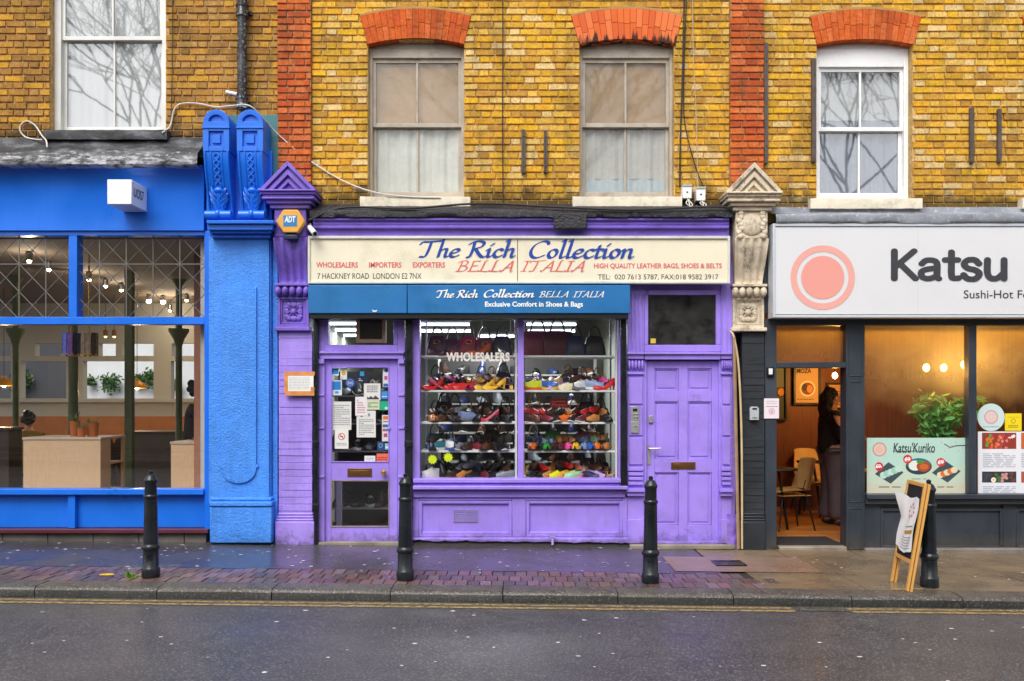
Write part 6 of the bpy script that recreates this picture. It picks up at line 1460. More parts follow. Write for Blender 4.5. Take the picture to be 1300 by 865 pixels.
# shoe pattern: toe towards +x, sole on z = 0
def shoe(kind):
    L = .255; t = bpy.data.objects.new('shoe', None); COL.objects.link(t); t['kind_of_shoe'] = kind
    heel = {'court': .085, 'sandal': .07, 'loafer': .018, 'trainer': .02, 'boot': .045, 'mule': .05, 'slipper': .018}[kind]; N = 16
    def base(u): return heel * max(0, 1 - u / .62) ** 1.3 if u < .62 else .012 * max(0, (u - .85) / .15) ** 2
    def wid(u): return (.030 + .014 * math.sin(min(1, u / .8) * math.pi * .5)) * (1 if u < .75 else math.sqrt(max(.02, 1 - ((u - .75) / .25) ** 2 * (.96 if kind != 'court' else .99)))) * (.88 if u < .1 else 1)
    def top(u):
        if kind == 'boot': return .15 if u < .38 else .15 - .10 * min(1, (u - .38) / .3) if u < .68 else .05 - .02 * (u - .68) / .32
        if kind in ('loafer', 'trainer', 'slipper'): return (.072 if u < .2 else .072 - .004 * (u - .2) if u < .5 else .07 - .04 * (u - .5) / .5) + (.012 if kind == 'trainer' else 0)
        return .055 if u < .15 else .055 - .03 * (u - .15) / .35 if u < .5 else (.028 + .018 * math.sin((u - .5) / .5 * math.pi))
    th_ = {'trainer': .028, 'loafer': .010, 'slipper': .010}.get(kind, .006)
    mb = MB(); ring = []
    ns = 12
    openu = {'court': .58, 'loafer': .5, 'trainer': .48, 'boot': .3, 'sandal': 0, 'mule': 0, 'slipper': .5}[kind]
    def sec(u, k):
        a = math.pi * k / ns; w, h, b = wid(u), top(u), base(u) + th_
        y = -w * math.cos(a) * (1 - .15 * math.sin(a)); z = b + h * math.sin(a) ** .7
        if u < openu and .28 < k / ns < .72: z = b + .012
        return ((u - .5) * L, y, z)
    if kind in ('sandal', 'mule'):
        for u0, u1 in (((.66, .82),) if kind == 'mule' else ((.68, .80), (.42, .47))):
            mb.grid(lambda a, b, u0=u0, u1=u1: ((u0 + (u1 - u0) * a - .5) * L, -wid(u0) * 1.05 * math.cos(b * math.pi), base(u0) + th_ + .045 * math.sin(b * math.pi)), 3, 12)
        if kind == 'sandal': mb.tube([((-.5 + .04) * L, y, base(.04) + th_ + .07 + .0 * y) for y in (-.032, -.02, 0, .02, .032)], .006, 6); mb.tube([(-.45 * L, -.03, base(0) + .01), (-.45 * L, -.032, base(0) + .08)], .005, 5); mb.tube([(-.45 * L, .03, base(0) + .01), (-.45 * L, .032, base(0) + .08)], .005, 5)
        if kind == 'mule': mb.tube([(.18 * L, 0, .07), (.0, 0, .12), (-.25 * L, 0, .17)], .004, 5)
    else:
        mb.grid(lambda a, b: sec(a, b * ns), N, ns)
    mb.build('upper', M['white'], t)
    if openu:
        mb = MB(); mb.grid(lambda a, b: ((.06 + (openu - .08) * a - .5) * L, -wid(.06 + (openu - .08) * a) * .62 * (1 - 2 * b), base(.06 + (openu - .08) * a) + th_ + .0135), 5, 2); mb.build('insole', plain('insole_' + kind, {'court': '#d8b890', 'loafer': '#b98f5e', 'trainer': '#d9d9d4', 'boot': '#3a2f28', 'slipper': '#d9c9b0'}[kind], .6), t)
    if kind == 'trainer':
        mb = MB()
        for q_ in range(3): u_ = .52 + .07 * q_; mb.tube([((u_ - .5) * L, -.022, base(u_) + th_ + top(u_) * .93), ((u_ - .5) * L, 0, base(u_) + th_ + top(u_) + .004), ((u_ - .5) * L, .022, base(u_) + th_ + top(u_) * .93)], .004, 5)
        mb.build('laces', plain('laces_white', '#dcdcd8', .7), t)
    if kind == 'slipper':
        mb = MB(); mb.tube([(.2 * L, 0, .06), (.0, 0, .10), (-.3 * L, 0, .17)], .0035, 5); mb.build('stay', plain('laces_white', '#dcdcd8', .7), t)
    mb = MB()
    pr = [(u, wid(u) * 1.04) for u in [i / N for i in range(N + 1)]]
    v = []
    for u, w in pr:
        for s_ in (-1, 1):
            for dz in (0, th_): v.append(((u - .5) * L * 1.02, s_ * w, base(u) + dz))
    f = []
    for i in range(N): o_ = i * 4; f += [(o_, o_ + 2, o_ + 6, o_ + 4), (o_ + 1, o_ + 5, o_ + 7, o_ + 3), (o_, o_ + 4, o_ + 5, o_ + 1), (o_ + 2, o_ + 3, o_ + 7, o_ + 6)]
    f += [(0, 1, 3, 2), (N * 4, N * 4 + 2, N * 4 + 3, N * 4 + 1)]
    mb.add(v, f); mb.build('sole', M['black'], t)
    if heel > .03:
        mb = MB(); r_ = .009 if kind == 'court' else .022
        mb.lathe([(r_, 0), (r_ * 1.1, heel * .4), (.026, heel * .92)], (-.44 * L, 0, 0), 10); mb.build('heel', M['black'], t)
    return t
def bag(kind):
    t = bpy.data.objects.new('handbag', None); COL.objects.link(t)
    W, H_, D = {'tote': (.34, .28, .11), 'frame': (.27, .19, .12), 'clutch': (.22, .13, .07), 'slouch': (.26, .22, .12)}[kind]
    mb = MB()
    def bf(a, b):
        q_ = a * 2 * math.pi; tap = 1 - {'tote': -.04, 'frame': .22, 'clutch': .05, 'slouch': .3}[kind] * b
        r_ = 1 + .04 * math.sin(5 * q_ + b * 6) * (kind == 'slouch')
        cx, sx = math.cos(q_), math.sin(q_); ex = .45
        return (W / 2 * tap * r_ * (abs(cx) ** ex) * (1 if cx > 0 else -1), D / 2 * (1 - .75 * b * b) * (abs(sx) ** ex) * (1 if sx > 0 else -1), H_ * (.02 + .98 * b) - .012 * math.cos(q_ * 2) * b)
    mb.grid(bf, 28, 8); mb.add([bf(i / 28, 0) for i in range(28)], [list(range(28))]); mb.build('body', M['white'], t)
    mb = MB(); hh = {'tote': .17, 'frame': .16, 'clutch': .05, 'slouch': .14}[kind]
    for s_ in ((-1, 1) if kind != 'clutch' else (-1,)):
        mb.tube([(W * .24 * math.cos(math.pi * i / 14), s_ * D * .12, H_ * .92 + hh * math.sin(math.pi * i / 14)) for i in range(15)], .008, 7)
    mb.build('handle', M['white'], t)
    mb = MB(); 
    if kind != 'tote': mb.tube([(.036 * math.cos(i * .5236), -D * .30 - .012, H_ * .72 + .022 * math.sin(i * .5236)) for i in range(13)], .006, 6); mb.build('clasp', plain('gold_buckle', '#d9b24a', .25, .9), t)
    return t
PROTO = {k_: shoe(k_) for k_ in ('court', 'sandal', 'loafer', 'trainer', 'boot', 'mule', 'slipper')}
PBAG = {k_: bag(k_) for k_ in ('tote', 'frame', 'clutch', 'slouch')}
CN = {'red': '#c81c1c', 'crimson': '#a01a38', 'plum': '#4a1630', 'magenta': '#8a2a6a', 'yellow': '#e0b01e', 'gold': '#c8922c', 'tan': '#b5763a', 'orange': '#d4601c', 'brown': '#54301e', 'dark brown': '#33211a', 'black': '#141416', 'navy': '#1a2548', 'grey': '#6d7278', 'white': '#d8d8d4', 'teal': '#1e6470', 'blue': '#2a5aa8', 'green': '#2a8a34', 'pale green': '#9ac89a', 'pink': '#e2509a', 'lime': '#cdd61e', 'cream': '#e2d6b0', 'maroon': '#5a1a24', 'burgundy': '#6e1c2a', 'lilac': '#a88ac0', 'beige': '#c9a878', 'slate blue': '#7a8cb4'}
def dress(o, upper, accent='black'):
    for ch in o.children:
        m_ = plain('leather_' + upper.replace(' ', '_'), CN[upper], .38) if ch.name.startswith(('upper', 'body', 'heel')) else plain('leather_' + accent.replace(' ', '_'), CN[accent], .4)
        if ch.name.startswith('clasp'): continue
        for s_ in ch.material_slots: s_.link = 'OBJECT'; s_.material = m_
ORD = ['first', 'second', 'third', 'fourth', 'fifth', 'sixth', 'seventh', 'eighth', 'ninth', 'tenth', 'eleventh', 'twelfth', 'thirteenth']
KN = {'court': 'high heeled court shoe', 'sandal': 'heeled sandal', 'loafer': 'flat shoe', 'trainer': 'chunky trainer', 'boot': 'ankle boot', 'mule': 'slip-on mule', 'slipper': 'slip-on shoe'}
KS = {'court': 'court_shoe', 'sandal': 'sandal', 'loafer': 'flat_shoe', 'trainer': 'trainer', 'boot': 'ankle_boot', 'mule': 'mule', 'slipper': 'slip_on_shoe'}
BN = {'tote': 'tote bag', 'frame': 'handbag with gold clasp', 'clutch': 'clutch bag with gold clasp', 'slouch': 'slouchy handbag'}
SN = ['top shelf', 'second shelf', 'middle shelf', 'fourth shelf', 'bottom shelf']
PN = {'A': 'in the pane beside the glazed door', 'B': 'in the pane beside the panelled door'}
rs = random.Random(77)
def put(kind, col, x, y, z, rz, label, acc='black', group='shoes on display', sc_=1.0):
    isb = kind in PBAG; o = copy_tree((PBAG if isb else PROTO)[kind]); o.name = 'handbag' if isb else KS[kind]
    if isb and rs.random() < .62:
        for ch in list(o.children):
            if ch.name.startswith('clasp'): bpy.data.objects.remove(ch)
    if 'kind_of_shoe' in o.keys(): del o['kind_of_shoe']
    o.location = (x, y, z + .001); o.rotation_euler = (0, 0, rz); o.scale = (sc_,) * 3; dress(o, col, acc); tag(o, label, 'bag' if isb else 'shoe', group); return o
def rank(i, n): return 'last' if i == n - 1 and n > 2 else ORD[i]
def row(pane, si, items, y=.19, z=None, back=False, start=0.0, end=1.0, mid=False, zsc=1.0):
    a, b = {'A': PA, 'B': PB}[pane]; a += .07; b -= .08; n = len(items)
    for i, it in enumerate(items):
        kind, col = it[0], it[1]; acc = it[2] if len(it) > 2 else ('black' if kind != 'court' else col)
        x = a + (b - a) * (start + (end - start) * ((i + .5) / n)) + rs.uniform(-.012, .012)
        isb = kind in PBAG
        if len(it) > 3: rz = R(it[3] + (rs.uniform(18, 46) if 140 < it[3] < 220 else -rs.uniform(18, 46) if abs(it[3]) < 35 else 0))
        elif isb: rz = R(rs.uniform(-12, 12))
        else: rz = R(rs.choice([-1, 1]) * rs.uniform(0, 14) + rs.choice([-60, -118, -75]))
        lab = f"{col} {(BN if isb else KN)[kind]}, {rank(i, n)} in the {'middle' if mid else 'rear' if back else 'front'} row on the {SN[si]} {PN[pane]}"
        lab = lab.replace(' with gold clasp', '').replace('high heeled ', '').replace(' in the pane beside the', ' by the').replace(' in the rear row on', ' at the rear of').replace(' in the front row on', ' at the front of').replace(' in the middle row on', ' on the riser of').replace('handbag', 'handbag')
        put(kind, col, x, y + rs.uniform(-.015, .015), SH[si] + (.075 if mid else 0), rz, lab, acc, 'bags on display' if isb else 'shoes on display', sc_=1.08 * zsc if not isb else rs.uniform(.72, .98) if si else 1.0)
# pane beside the glazed door
row('A', 0, [('slouch', 'plum'), ('frame', 'plum', 'grey'), ('slouch', 'crimson', 'maroon'), ('frame', 'burgundy'), ('slouch', 'black')], y=.34, back=True)
row('A', 0, [('loafer', 'plum', 'plum', -8), ('mule', 'crimson', 'crimson', 180), ('court', 'orange', 'orange', 175), ('loafer', 'black')], y=.17)
row('A', 1, [('slouch', 'grey'), ('clutch', 'burgundy'), ('frame', 'navy', 'slate blue'), ('clutch', 'magenta', 'beige'), ('slouch', 'white', 'grey'), ('frame', 'tan', 'gold'), ('slouch', 'navy')], y=.42, back=True)
row('A', 1, [('court', 'red', 'red', 180), ('court', 'crimson', 'red', 20), ('loafer', 'red', 'red', 172), ('loafer', 'red', 'red', 185), ('mule', 'magenta', 'magenta', 190), ('court', 'yellow', 'yellow', 185), ('court', 'yellow', 'gold', 170), ('sandal', 'gold', 'gold', 20)], y=.17)
row('A', 2, [('frame', 'dark brown'), ('slouch', 'black'), ('frame', 'maroon'), ('clutch', 'black'), ('frame', 'burgundy', 'tan'), ('slouch', 'dark brown'), ('clutch', 'grey', 'gold'), ('frame', 'black')], y=.43, back=True)
row('A', 2, [('loafer', 'tan', 'brown', -30), ('loafer', 'brown'), ('loafer', 'black'), ('loafer', 'dark brown'), ('trainer', 'slate blue', 'grey', 40), ('loafer', 'black'), ('court', 'crimson', 'crimson', 160), ('loafer', 'black'), ('loafer', 'black')], y=.17)
row('A', 3, [('frame', 'teal'), ('clutch', 'red'), ('clutch', 'navy'), ('clutch', 'black'), ('frame', 'brown'), ('slouch', 'black'), ('frame', 'black')], y=.43, back=True)
row('A', 3, [('loafer', 'navy', 'black'), ('trainer', 'teal', 'white'), ('trainer', 'white', 'blue'), ('loafer', 'grey', 'white'), ('loafer', 'dark brown'), ('loafer', 'burgundy', 'white'), ('loafer', 'brown'), ('loafer', 'black'), ('loafer', 'black', 'white')], y=.17)
row('A', 4, [('clutch', 'teal'), ('clutch', 'pale green'), ('frame', 'navy'), ('clutch', 'blue'), ('clutch', 'maroon'), ('clutch', 'crimson')], y=.43, back=True)
row('A', 4, [('trainer', 'white', 'white', 172), ('boot', 'black'), ('loafer', 'dark brown', 'tan'), ('loafer', 'tan', 'brown'), ('loafer', 'black'), ('loafer', 'maroon', 'black', -25), ('loafer', 'black'), ('loafer', 'grey', 'slate blue', 160)], y=.17)
# pane beside the panelled door
row('B', 0, [('tote', 'burgundy', 'dark brown'), ('tote', 'maroon', 'dark brown'), ('slouch', 'navy'), ('slouch', 'black')], y=.33, back=True, end=.95)
row('B', 1, [('frame', 'green', 'black'), ('clutch', 'gold'), ('slouch', 'brown', 'tan'), ('frame', 'dark brown', 'tan'), ('frame', 'black', 'gold')], y=.43, back=True)
row('B', 1, [('trainer', 'lime', 'orange', 185), ('trainer', 'blue', 'yellow', 5), ('loafer', 'lilac', 'white', 180), ('loafer', 'cream', 'cream', 175), ('trainer', 'white', 'grey', 190), ('trainer', 'slate blue', 'white', 5), ('court', 'red', 'red', 182)], y=.17)
row('B', 2, [('frame', 'brown', 'gold'), ('slouch', 'dark brown'), ('clutch', 'black'), ('frame', 'navy', 'gold'), ('slouch', 'black'), ('frame', 'black')], y=.43, back=True)
row('B', 2, [('loafer', 'brown', 'brown'), ('loafer', 'burgundy'), ('loafer', 'black', 'white', -30), ('loafer', 'orange', 'tan', 175), ('loafer', 'black', 'white'), ('loafer', 'maroon', 'white', 170), ('loafer', 'tan', 'brown', 180), ('loafer', 'black')], y=.17)
row('B', 3, [('frame', 'black', 'cream'), ('frame', 'navy'), ('slouch', 'green'), ('frame', 'maroon'), ('clutch', 'lilac'), ('slouch', 'magenta'), ('frame', 'tan'), ('clutch', 'grey')], y=.43, back=True)
row('B', 3, [('slipper', c, 'black', -90 + rs.uniform(-22, 12)) for c in ('orange', 'black', 'green', 'dark brown', 'maroon', 'pink', 'yellow', 'slate blue', 'blue', 'orange', 'tan')], y=.18)
row('B', 4, [('clutch', 'yellow'), ('clutch', 'brown'), ('slouch', 'dark brown'), ('clutch', 'red'), ('slouch', 'black'), ('frame', 'black')], y=.43, back=True)
row('B', 4, [('loafer', 'black', 'white'), ('loafer', 'black'), ('loafer', 'tan', 'tan', 185), ('loafer', 'lime', 'gold', 178), ('loafer', 'gold', 'brown', 170), ('loafer', 'pale green', 'white', 190), ('mule', 'pink', 'magenta', -60), ('loafer', 'navy', 'grey', -40), ('loafer', 'lilac', 'navy', -45), ('sandal', 'tan', 'beige', 160)], y=.17)
# second tier of darker shoes on low white risers
for pane, (a, b) in (('A', PA), ('B', PB)):
    un = [o for o in bpy.data.objects if o.name.startswith('display_shelf')][0 if pane == 'A' else 1]
    for si in (1, 2, 3, 4):
        MB().box(a + .04, b - .05, .27, .39, SH[si] + .062, SH[si] + .0745).build('riser', shw, un)
        for xx in (a + .06, b - .09): MB().box(xx, xx + .012, .30, .36, SH[si] + .0005, SH[si] + .0615).build('riser_foot', shw, un)
        pal2 = {('A', 1): ['crimson', 'plum', 'maroon', 'magenta', 'gold', 'beige'], ('B', 1): ['lilac', 'beige', 'pink', 'brown', 'white', 'navy'], ('B', 3): ['navy', 'pale green', 'pink', 'magenta', 'tan', 'slate blue'], ('B', 4): ['tan', 'gold', 'brown', 'red', 'black', 'beige'], ('B', 2): ['brown', 'black', 'maroon', 'navy', 'tan', 'red']}.get((pane, si), ['black', 'dark brown', 'brown', 'grey', 'black', 'navy'])
        row(pane, si, [(rs.choice(['loafer', 'loafer', 'court', 'trainer']), rs.choice(pal2)) for _ in range(9)], y=.33, mid=True, zsc=.92)
# stock on racks at the back of the shop and behind the glazed door
for (x0, x1, y, zs, lab, pos) in ((-1.05, 1.2, 2.6, (.35, .75, 1.15, 1.55, 1.95), 'long grey stock rack along the back of the shoe shop', 'back'), (-2.25, -1.28, 1.25, (.28, .62, .98, 1.32, 1.66), 'grey stock rack just inside the glazed purple door', 'door')):
    u = thing('stock_rack', lab, 'shelving', ((x0 + x1) / 2, y, gz(0) + .05))
    for z in zs: MB().box(x0, x1, y - .15, y + .2, z - .02, z).build('shelf', plain('grey_shelf', '#85837c', .6), u)
    for xx in (x0 + .005, x1 - .045): MB().box(xx, xx + .04, y + .2005, y + .24, .05, zs[-1] + .3).build('upright', M['alu'], u)
    nn = 9 if pos == 'back' else 7
    MB().box(x0, x1, y + .241, y + .255, .05, zs[-1] + .3).build('back_panel', plain('rack_back', '#2e2d2b', .8), u)
    for j, z in enumerate(zs):
        for i in range(nn):
            x = x0 + (x1 - x0) * (i + .5) / nn; kd = rs.choice(['loafer', 'loafer', 'boot', 'trainer']); cc = rs.choice(['black', 'black', 'dark brown', 'black', 'grey', 'brown', 'navy'])
            wh = ['lowest', 'second', 'third', 'fourth', 'highest'][j]
            put(kd, cc, x, y + rs.uniform(-.03, .03), z, R(-90 + rs.uniform(-35, 35)), f"{cc} {KN[kd]}, {rank(i, nn)} along the {wh} shelf of the {'back stock rack' if pos == 'back' else 'rack behind the glazed door'}", rs.choice(['black', 'black', 'white']), 'stock on the racks', 1.15)
for o in list(PROTO.values()) + list(PBAG.values()):
    for ch in list(o.children): bpy.data.objects.remove(ch)
    bpy.data.objects.remove(o)
# upright rail behind the glazed door
MB().box(X(427, .5), X(434, .5), .49, .52, .05, Z(600, .5)).build('rack_post', M['alu'], bpy.data.objects['stock_rack.001'])
# fluorescent stars and lettering on the window glass
for px, py, lab in ((549, 583.5, 'neon yellow star card in the window, nearer to the glazed door'), (569, 581, 'neon yellow star card in the window, nearer to the window mullion')):
    y = .045; cx, cz = X(px, y), Z(py, y); r_ = 6.4 / S(y); mb = MB()
    mb.prism([(cx + r_ * (1 if i % 2 == 0 else .72) * math.cos(i * math.pi / 10), cz + r_ * (1 if i % 2 == 0 else .72) * math.sin(i * math.pi / 10)) for i in range(20)], y, y + .003)
    solo(mb, 'star_card', plain('neon_yellow', '#d8f01a', .6), lab, 'price star', 'neon star cards', smooth=False)
text('WHOLESALERS', (566.5, 447.5, 647, 459), .018, plain('window_letter', '#fff4ec', .5), win, .045, name='lettering', spacing=1.06)
red = card('sign', 'small red sign with white writing between the shoes on the middle shelf', 'sign', (698, 500, 721, 511), .3, '#b3231f', [('l', .1, .2, .9, .8, '#d98f86', 3)])
red.location.z = SH[2] + .16
mb = MB(); MBZ = SH[2]; mb.tube([(red.location.x, .302, MBZ), (red.location.x, .302, MBZ + .18)], .004, 6); pz = mb.build('stand', M['alu'], red)

# ------------------------------------------------------------------ street furniture
def bollard(lab, px, y=-1.96):
    x = X(px, y); b = thing('bollard', lab, 'bollard', (x, y, gz(x)), 'black iron bollards'); return b
b0 = bollard('black iron bollard in front of the blue cafe window', 191.5)
P0 = [(.074, 0), (.078, .012), (.078, .075), (.074, .088), (.068, .095), (.0655, .24)]
P1 = [(.066, .241), (.074, .25), (.0775, .262), (.0775, .274), (.071, .286), (.066, .296)]
P2 = [(.063, .297), (.0545, .70)]
P3 = [(.055, .701), (.062, .708), (.0645, .718), (.062, .728), (.055, .736)]
P4 = [(.0525, .737), (.0515, .835), (.056, .842), (.060, .852), (.060, .866), (.052, .876), (.046, .889), (.038, .902), (.026, .912), (.019, .915), (.018, .921), (.021, .928), (.019, .940), (.010, .947), (.002, .949)]
for nm, pr in (('base', P0), ('collar', P1), ('shaft', P2), ('collar', P3), ('cap', P4)): MB().lathe(pr, tuple(b0.location), 28).build(nm, M['black_iron'], b0, ang=40)
for lab, px in (('black iron bollard in front of the glazed purple door', 514.3), ('black iron bollard in front of the panelled purple door', 825.6), ('black iron bollard behind the wooden sandwich board', 1178)):
    c = copy_tree(b0); x = X(px, -1.96); c['label'] = lab; c.location = (x, -1.96 if px < 1000 else -1.99, gz(x)); c.rotation_euler = (R(rnd.uniform(-.6, .6)), R(rnd.uniform(-.8, .8)), rnd.uniform(0, 6))
# folded sandwich board leaning on the last bollard
pine = wood('pine', '#c08a3e', '#dca658')
yn, yf = -2.20, -1.76
bn, bf_ = Vector((X(1148, -2.13), yn, gz(3.4))), Vector((X(1128.7, -1.72), yf, gz(3.4)))
tn, tf = bn + Vector((.165, .012, .925)), bf_ + Vector((.165, .012, .925))
ab = thing('sandwich_board', 'folded wooden sandwich board with crumpled white paper leaning on a bollard', 'sandwich board', ((bn + bf_) / 2), None)
ab.location.z = gz(3.4)
wv = (bf_ - bn).normalized(); uv = (tn - bn).normalized(); nv = wv.cross(uv).normalized()
def bar_(a, b, w, d, off=0.0):
    """Square timber from a to b; w along the board, d through it."""
    a, b = Vector(a) + nv * off, Vector(b) + nv * off; ax = (b - a).normalized(); s1 = nv.cross(ax).normalized() * w / 2; s2 = nv * d / 2
    mb = MB(); mb.add([a - s1 - s2, a + s1 - s2, a + s1 + s2, a - s1 + s2, b - s1 - s2, b + s1 - s2, b + s1 + s2, b - s1 + s2], [(0, 3, 2, 1), (4, 5, 6, 7), (0, 1, 5, 4), (1, 2, 6, 5), (2, 3, 7, 6), (3, 0, 4, 7)]); return mb
leafs = 0
for off in (0.0, .03):
    s_ = 'front_frame' if off == 0 else 'rear_frame'
    mb = MB()
    for m_ in (bar_(bn + wv * .018, tn + wv * .018, .034, .022, off), bar_(bf_ - wv * .018, tf - wv * .018, .034, .022, off), bar_(tn + wv * .036 - uv * .018, tf - wv * .036 - uv * .018, .034, .021, off), bar_(bn + wv * .036 + uv * .25, bf_ - wv * .036 + uv * .25, .034, .021, off)): mb.add(m_.v, m_.f)
    fr = mb.build(s_, pine, ab, bev=.002)
    mb = MB(); a = bn + wv * .036 + uv * .268; w_ = (bf_ - bn).length - .072; h_ = (tn - bn).length - .268 - .036
    p4 = [a, a + wv * w_, a + wv * w_ + uv * h_, a + uv * h_]; o_ = nv * off
    mb.add([p + o_ - nv * .004 for p in p4] + [p + o_ + nv * .004 for p in p4], [(0, 1, 2, 3), (7, 6, 5, 4), (0, 4, 5, 1), (1, 5, 6, 2), (2, 6, 7, 3), (3, 7, 4, 0)]); mb.build('chalkboard', plain('chalkboard', '#1d1c1c', .7), ab)
fs = -nv if nv.x > 0 else nv                         # the side that faces the street and the cafe
if fs.y > 0 and abs(fs.y) > abs(fs.x): fs = -fs
mb = MB()
def pp(u, v, lift=0.0): return bn + wv * (.02 + u) + uv * v + fs * (.016 + lift)
W_ = (bf_ - bn).length
def sheetf(u, v):
    lo = .30 + .08 * abs(u - .45); hi = .80 + .012 * math.sin(u * 9)
    uu = .0 + (W_ - .06) * u; flap = max(0, u - .62) * max(0, v - .55) * 1.1
    return pp(uu + flap * .22, lo + (hi - lo) * v, .006 + .012 * math.sin(u * 7 + v * 4) ** 2 + flap * .35)
mb.grid(sheetf, 16, 20); pa = mb.build('paper', M['paper'], ab, recalc=False)
mb = MB(); 
def patch(u0, u1, v0, v1, mi, lift):
    mb.grid(lambda a, b: Vector(sheetf(u0 + (u1 - u0) * a, v0 + (v1 - v0) * b)) + fs * lift, 4, 4, mi)
patch(.12, .5, .34, .40, 1, .003)
for i in range(5): patch(.10 + .02 * (i % 2), .62, .06 + i * .05, .075 + i * .05, 2, .003)
patch(.15, .55, .46, .48, 2, .003)
for i in range(9):
    q_ = i * .7; patch(.30 + .16 * math.cos(q_), .36 + .16 * math.cos(q_), .74 + .12 * math.sin(q_), .78 + .12 * math.sin(q_), 0, .003)
mb.build('print', [C_('#d9909f'), C_('#b9862c'), C_('#9a9aa0')], pa, smooth=False, recalc=False)

# ------------------------------------------------------------------ things fixed to the facade
al = thing('alarm_box', 'yellow hexagonal alarm box with a blue badge on the purple pilaster neck', 'alarm box', (X(369, -.3), -.22, Z(300, -.3)))
ax_, az_, ar = X(368.8, -.3), Z(281, -.3), 18.5 / S(-.3)
hexa = lambda r_, f=1: [(ax_ + r_ * math.cos(i * math.pi / 3), az_ + r_ * .92 * math.sin(i * math.pi / 3)) for i in range(6)]
MB().prism(hexa(ar), -.305, -.222).build('cover', paint('alarm_yellow', '#e2a648', .4, .06, 4, 0), al, bev=.012)
MB().box(ax_ - .075, ax_ + .07, -.3085, -.304, az_ - .055, az_ + .06).build('badge', plain('badge_blue', '#1f7fc0', .4), al)
tt = text('ADT', (361.2, 274.5, 375.2, 282.5), -.311, M['white_ink'], al, .035, .12)
MB().box(ax_ - .075, ax_ + .075, -.30, -.225, az_ - ar * .92 - .05, az_ - ar * .80 - .018).build('strobe', plain('strobe_dark_blue', '#1d2a4a', .2), al, bev=.008)
cc = thing('security_camera', 'small white tube security camera on the cornice corner beside the alarm box', 'camera', (X(393, -.25), -.2, Z(296, -.25)))
a_ = Vector((X(392, -.24), -.20, Z(288, -.24))); b_ = Vector((X(400, -.36), -.36, Z(297, -.36)))
MB().tube([a_, a_ * .5 + b_ * .5, b_], .030, 14).build('body', M['white_new'], cc); MB().tube([b_, b_ + (b_ - a_).normalized() * .004], .022, 14).build('lens', M['black'], cc)
MB().tube([a_ * .7 + b_ * .3, Vector((a_.x - .01, -.12, a_.z + .05))], .012, 8).build('bracket', M['white_new'], cc)
# downpipe
dp = thing('downpipe', 'black cast iron rainwater pipe on the brown brick wall above the blue brackets', 'pipe', (X(307.5, -.09), -.09, Z(140, -.09)))
pm = paint('worn_black_pipe', '#1d1d20', .3, .4, 6, .3, .5, '#77777a', wear=.9, wearcol='#b9b9bd')
dx, r_ = X(307.5, -.09), .052
MB().lathe([(r_, 0), (r_, 7 - Z(140, -.09))], (dx, -.09, Z(140, -.09)), 20).build('pipe', pm, dp)
for py in (139, 22):
    z = Z(py, -.09); MB().lathe([(r_, 0), (r_ * 1.3, .004), (r_ * 1.3, .02), (r_ * 1.2, .03), (r_ * 1.2, .10), (r_ * 1.35, .11), (r_ * 1.35, .13), (r_, .135)], (dx, -.09, z), 20).build('collar', pm, dp); MB().box(dx - .09, dx + .09, -.03, .004, z + .05, z + .09).build('bracket', pm, dp)
mb = MB(); mb.tube([(X(288, -.1), -.03, Z(117, -.1)), (X(288, -.1), -.10, Z(117, -.1)), (X(301, -.12), -.12, Z(120.5, -.1))], .018, 10)
solo(mb, 'overflow_pipe', M['white_new'], 'short white overflow pipe stub beside the black rainwater pipe', 'pipe')
# iron straps left on the brick
sm = paint('rusty_strap', '#5a4e4a', .7, .35, 12, .4)
for px, p0, p1, w, lab in ((664.5, 166, 221, 5, 'rusty iron strap on the yellow brick between two sashes, taller of the pair'), (692.5, 167, 220.5, 4.5, 'rusty iron strap beside the soot topped sash window'), (971.5, 56, 209, 5, 'long grey channel on the brick tight against the red pier'), (1032, 76, 207, 5.5, 'long grey channel on the brick beside the white sash window'), (1232, 138, 208, 5, 'rusty iron strap with a black fixing above it, beyond the white sash'), (1267, 139.5, 207.5, 4.5, 'pale iron strap at the far end of the yellow wall')):
    s_ = thing('iron_strap', lab, 'strap', (X(px), -.02, Z(p1)), 'straps on the brickwork')
    mb = MB(); mb.box(X(px - w / 2), X(px + w / 2), -.045, -.002, Z(p1), Z(p0)); mb.build('strap', sm, s_, bev=.003)
    mb = MB(); mb.tube([(X(px - w * .2), -.048, Z(p1) + .01), (X(px - w * .2), -.048, Z(p0) - .01)], .008, 6)
    for t_ in (.15, .85): mb.ball((X(px), -.047, Z(p0 + (p1 - p0) * t_)), .012, 8, 5)
    mb.build('fixing', sm, s_)
# cables
def cable(lab, pts, r_, mat_, y=-.025, n=8):
    mb = MB(); mb.tube(spline([(X(p[0], y), p[2] if len(p) > 2 else y, Z(p[1], y)) for p in pts], n), r_, 6); return solo(mb, 'cable', mat_, lab, 'cable', 'wires on the facade')
wc, bc = plain('white_cable', '#d8d4cc', .5), plain('dark_cable', '#2e2a26', .7)
cable('white cable looping from the cafe window sill over the blue brackets to the grimy sash', [(210, 172, -.12), (216, 160), (221, 140), (230, 132), (250, 131.5), (276, 137, -.05), (300, 141, -.2), (330, 148, -.36), (350, 168, -.1), (375, 190), (405, 212), (440, 232), (480, 247, -.1), (520, 252, -.1), (560, 253, -.1)], .008, wc)
cable('white cable loop hanging at the corner of the lead flashing above the cafe', [(75, 195, -.28), (66, 183, -.15), (55, 173, -.06), (45, 160), (35, 154), (27, 158), (25.5, 166), (32, 174), (45, 178, -.06), (58, 180, -.1)], .008, wc)
cable('thin dark cable running down the brick between the two grimy sashes', [(638, -60), (638.3, 60), (638, 150), (638.6, 258)], .006, bc)
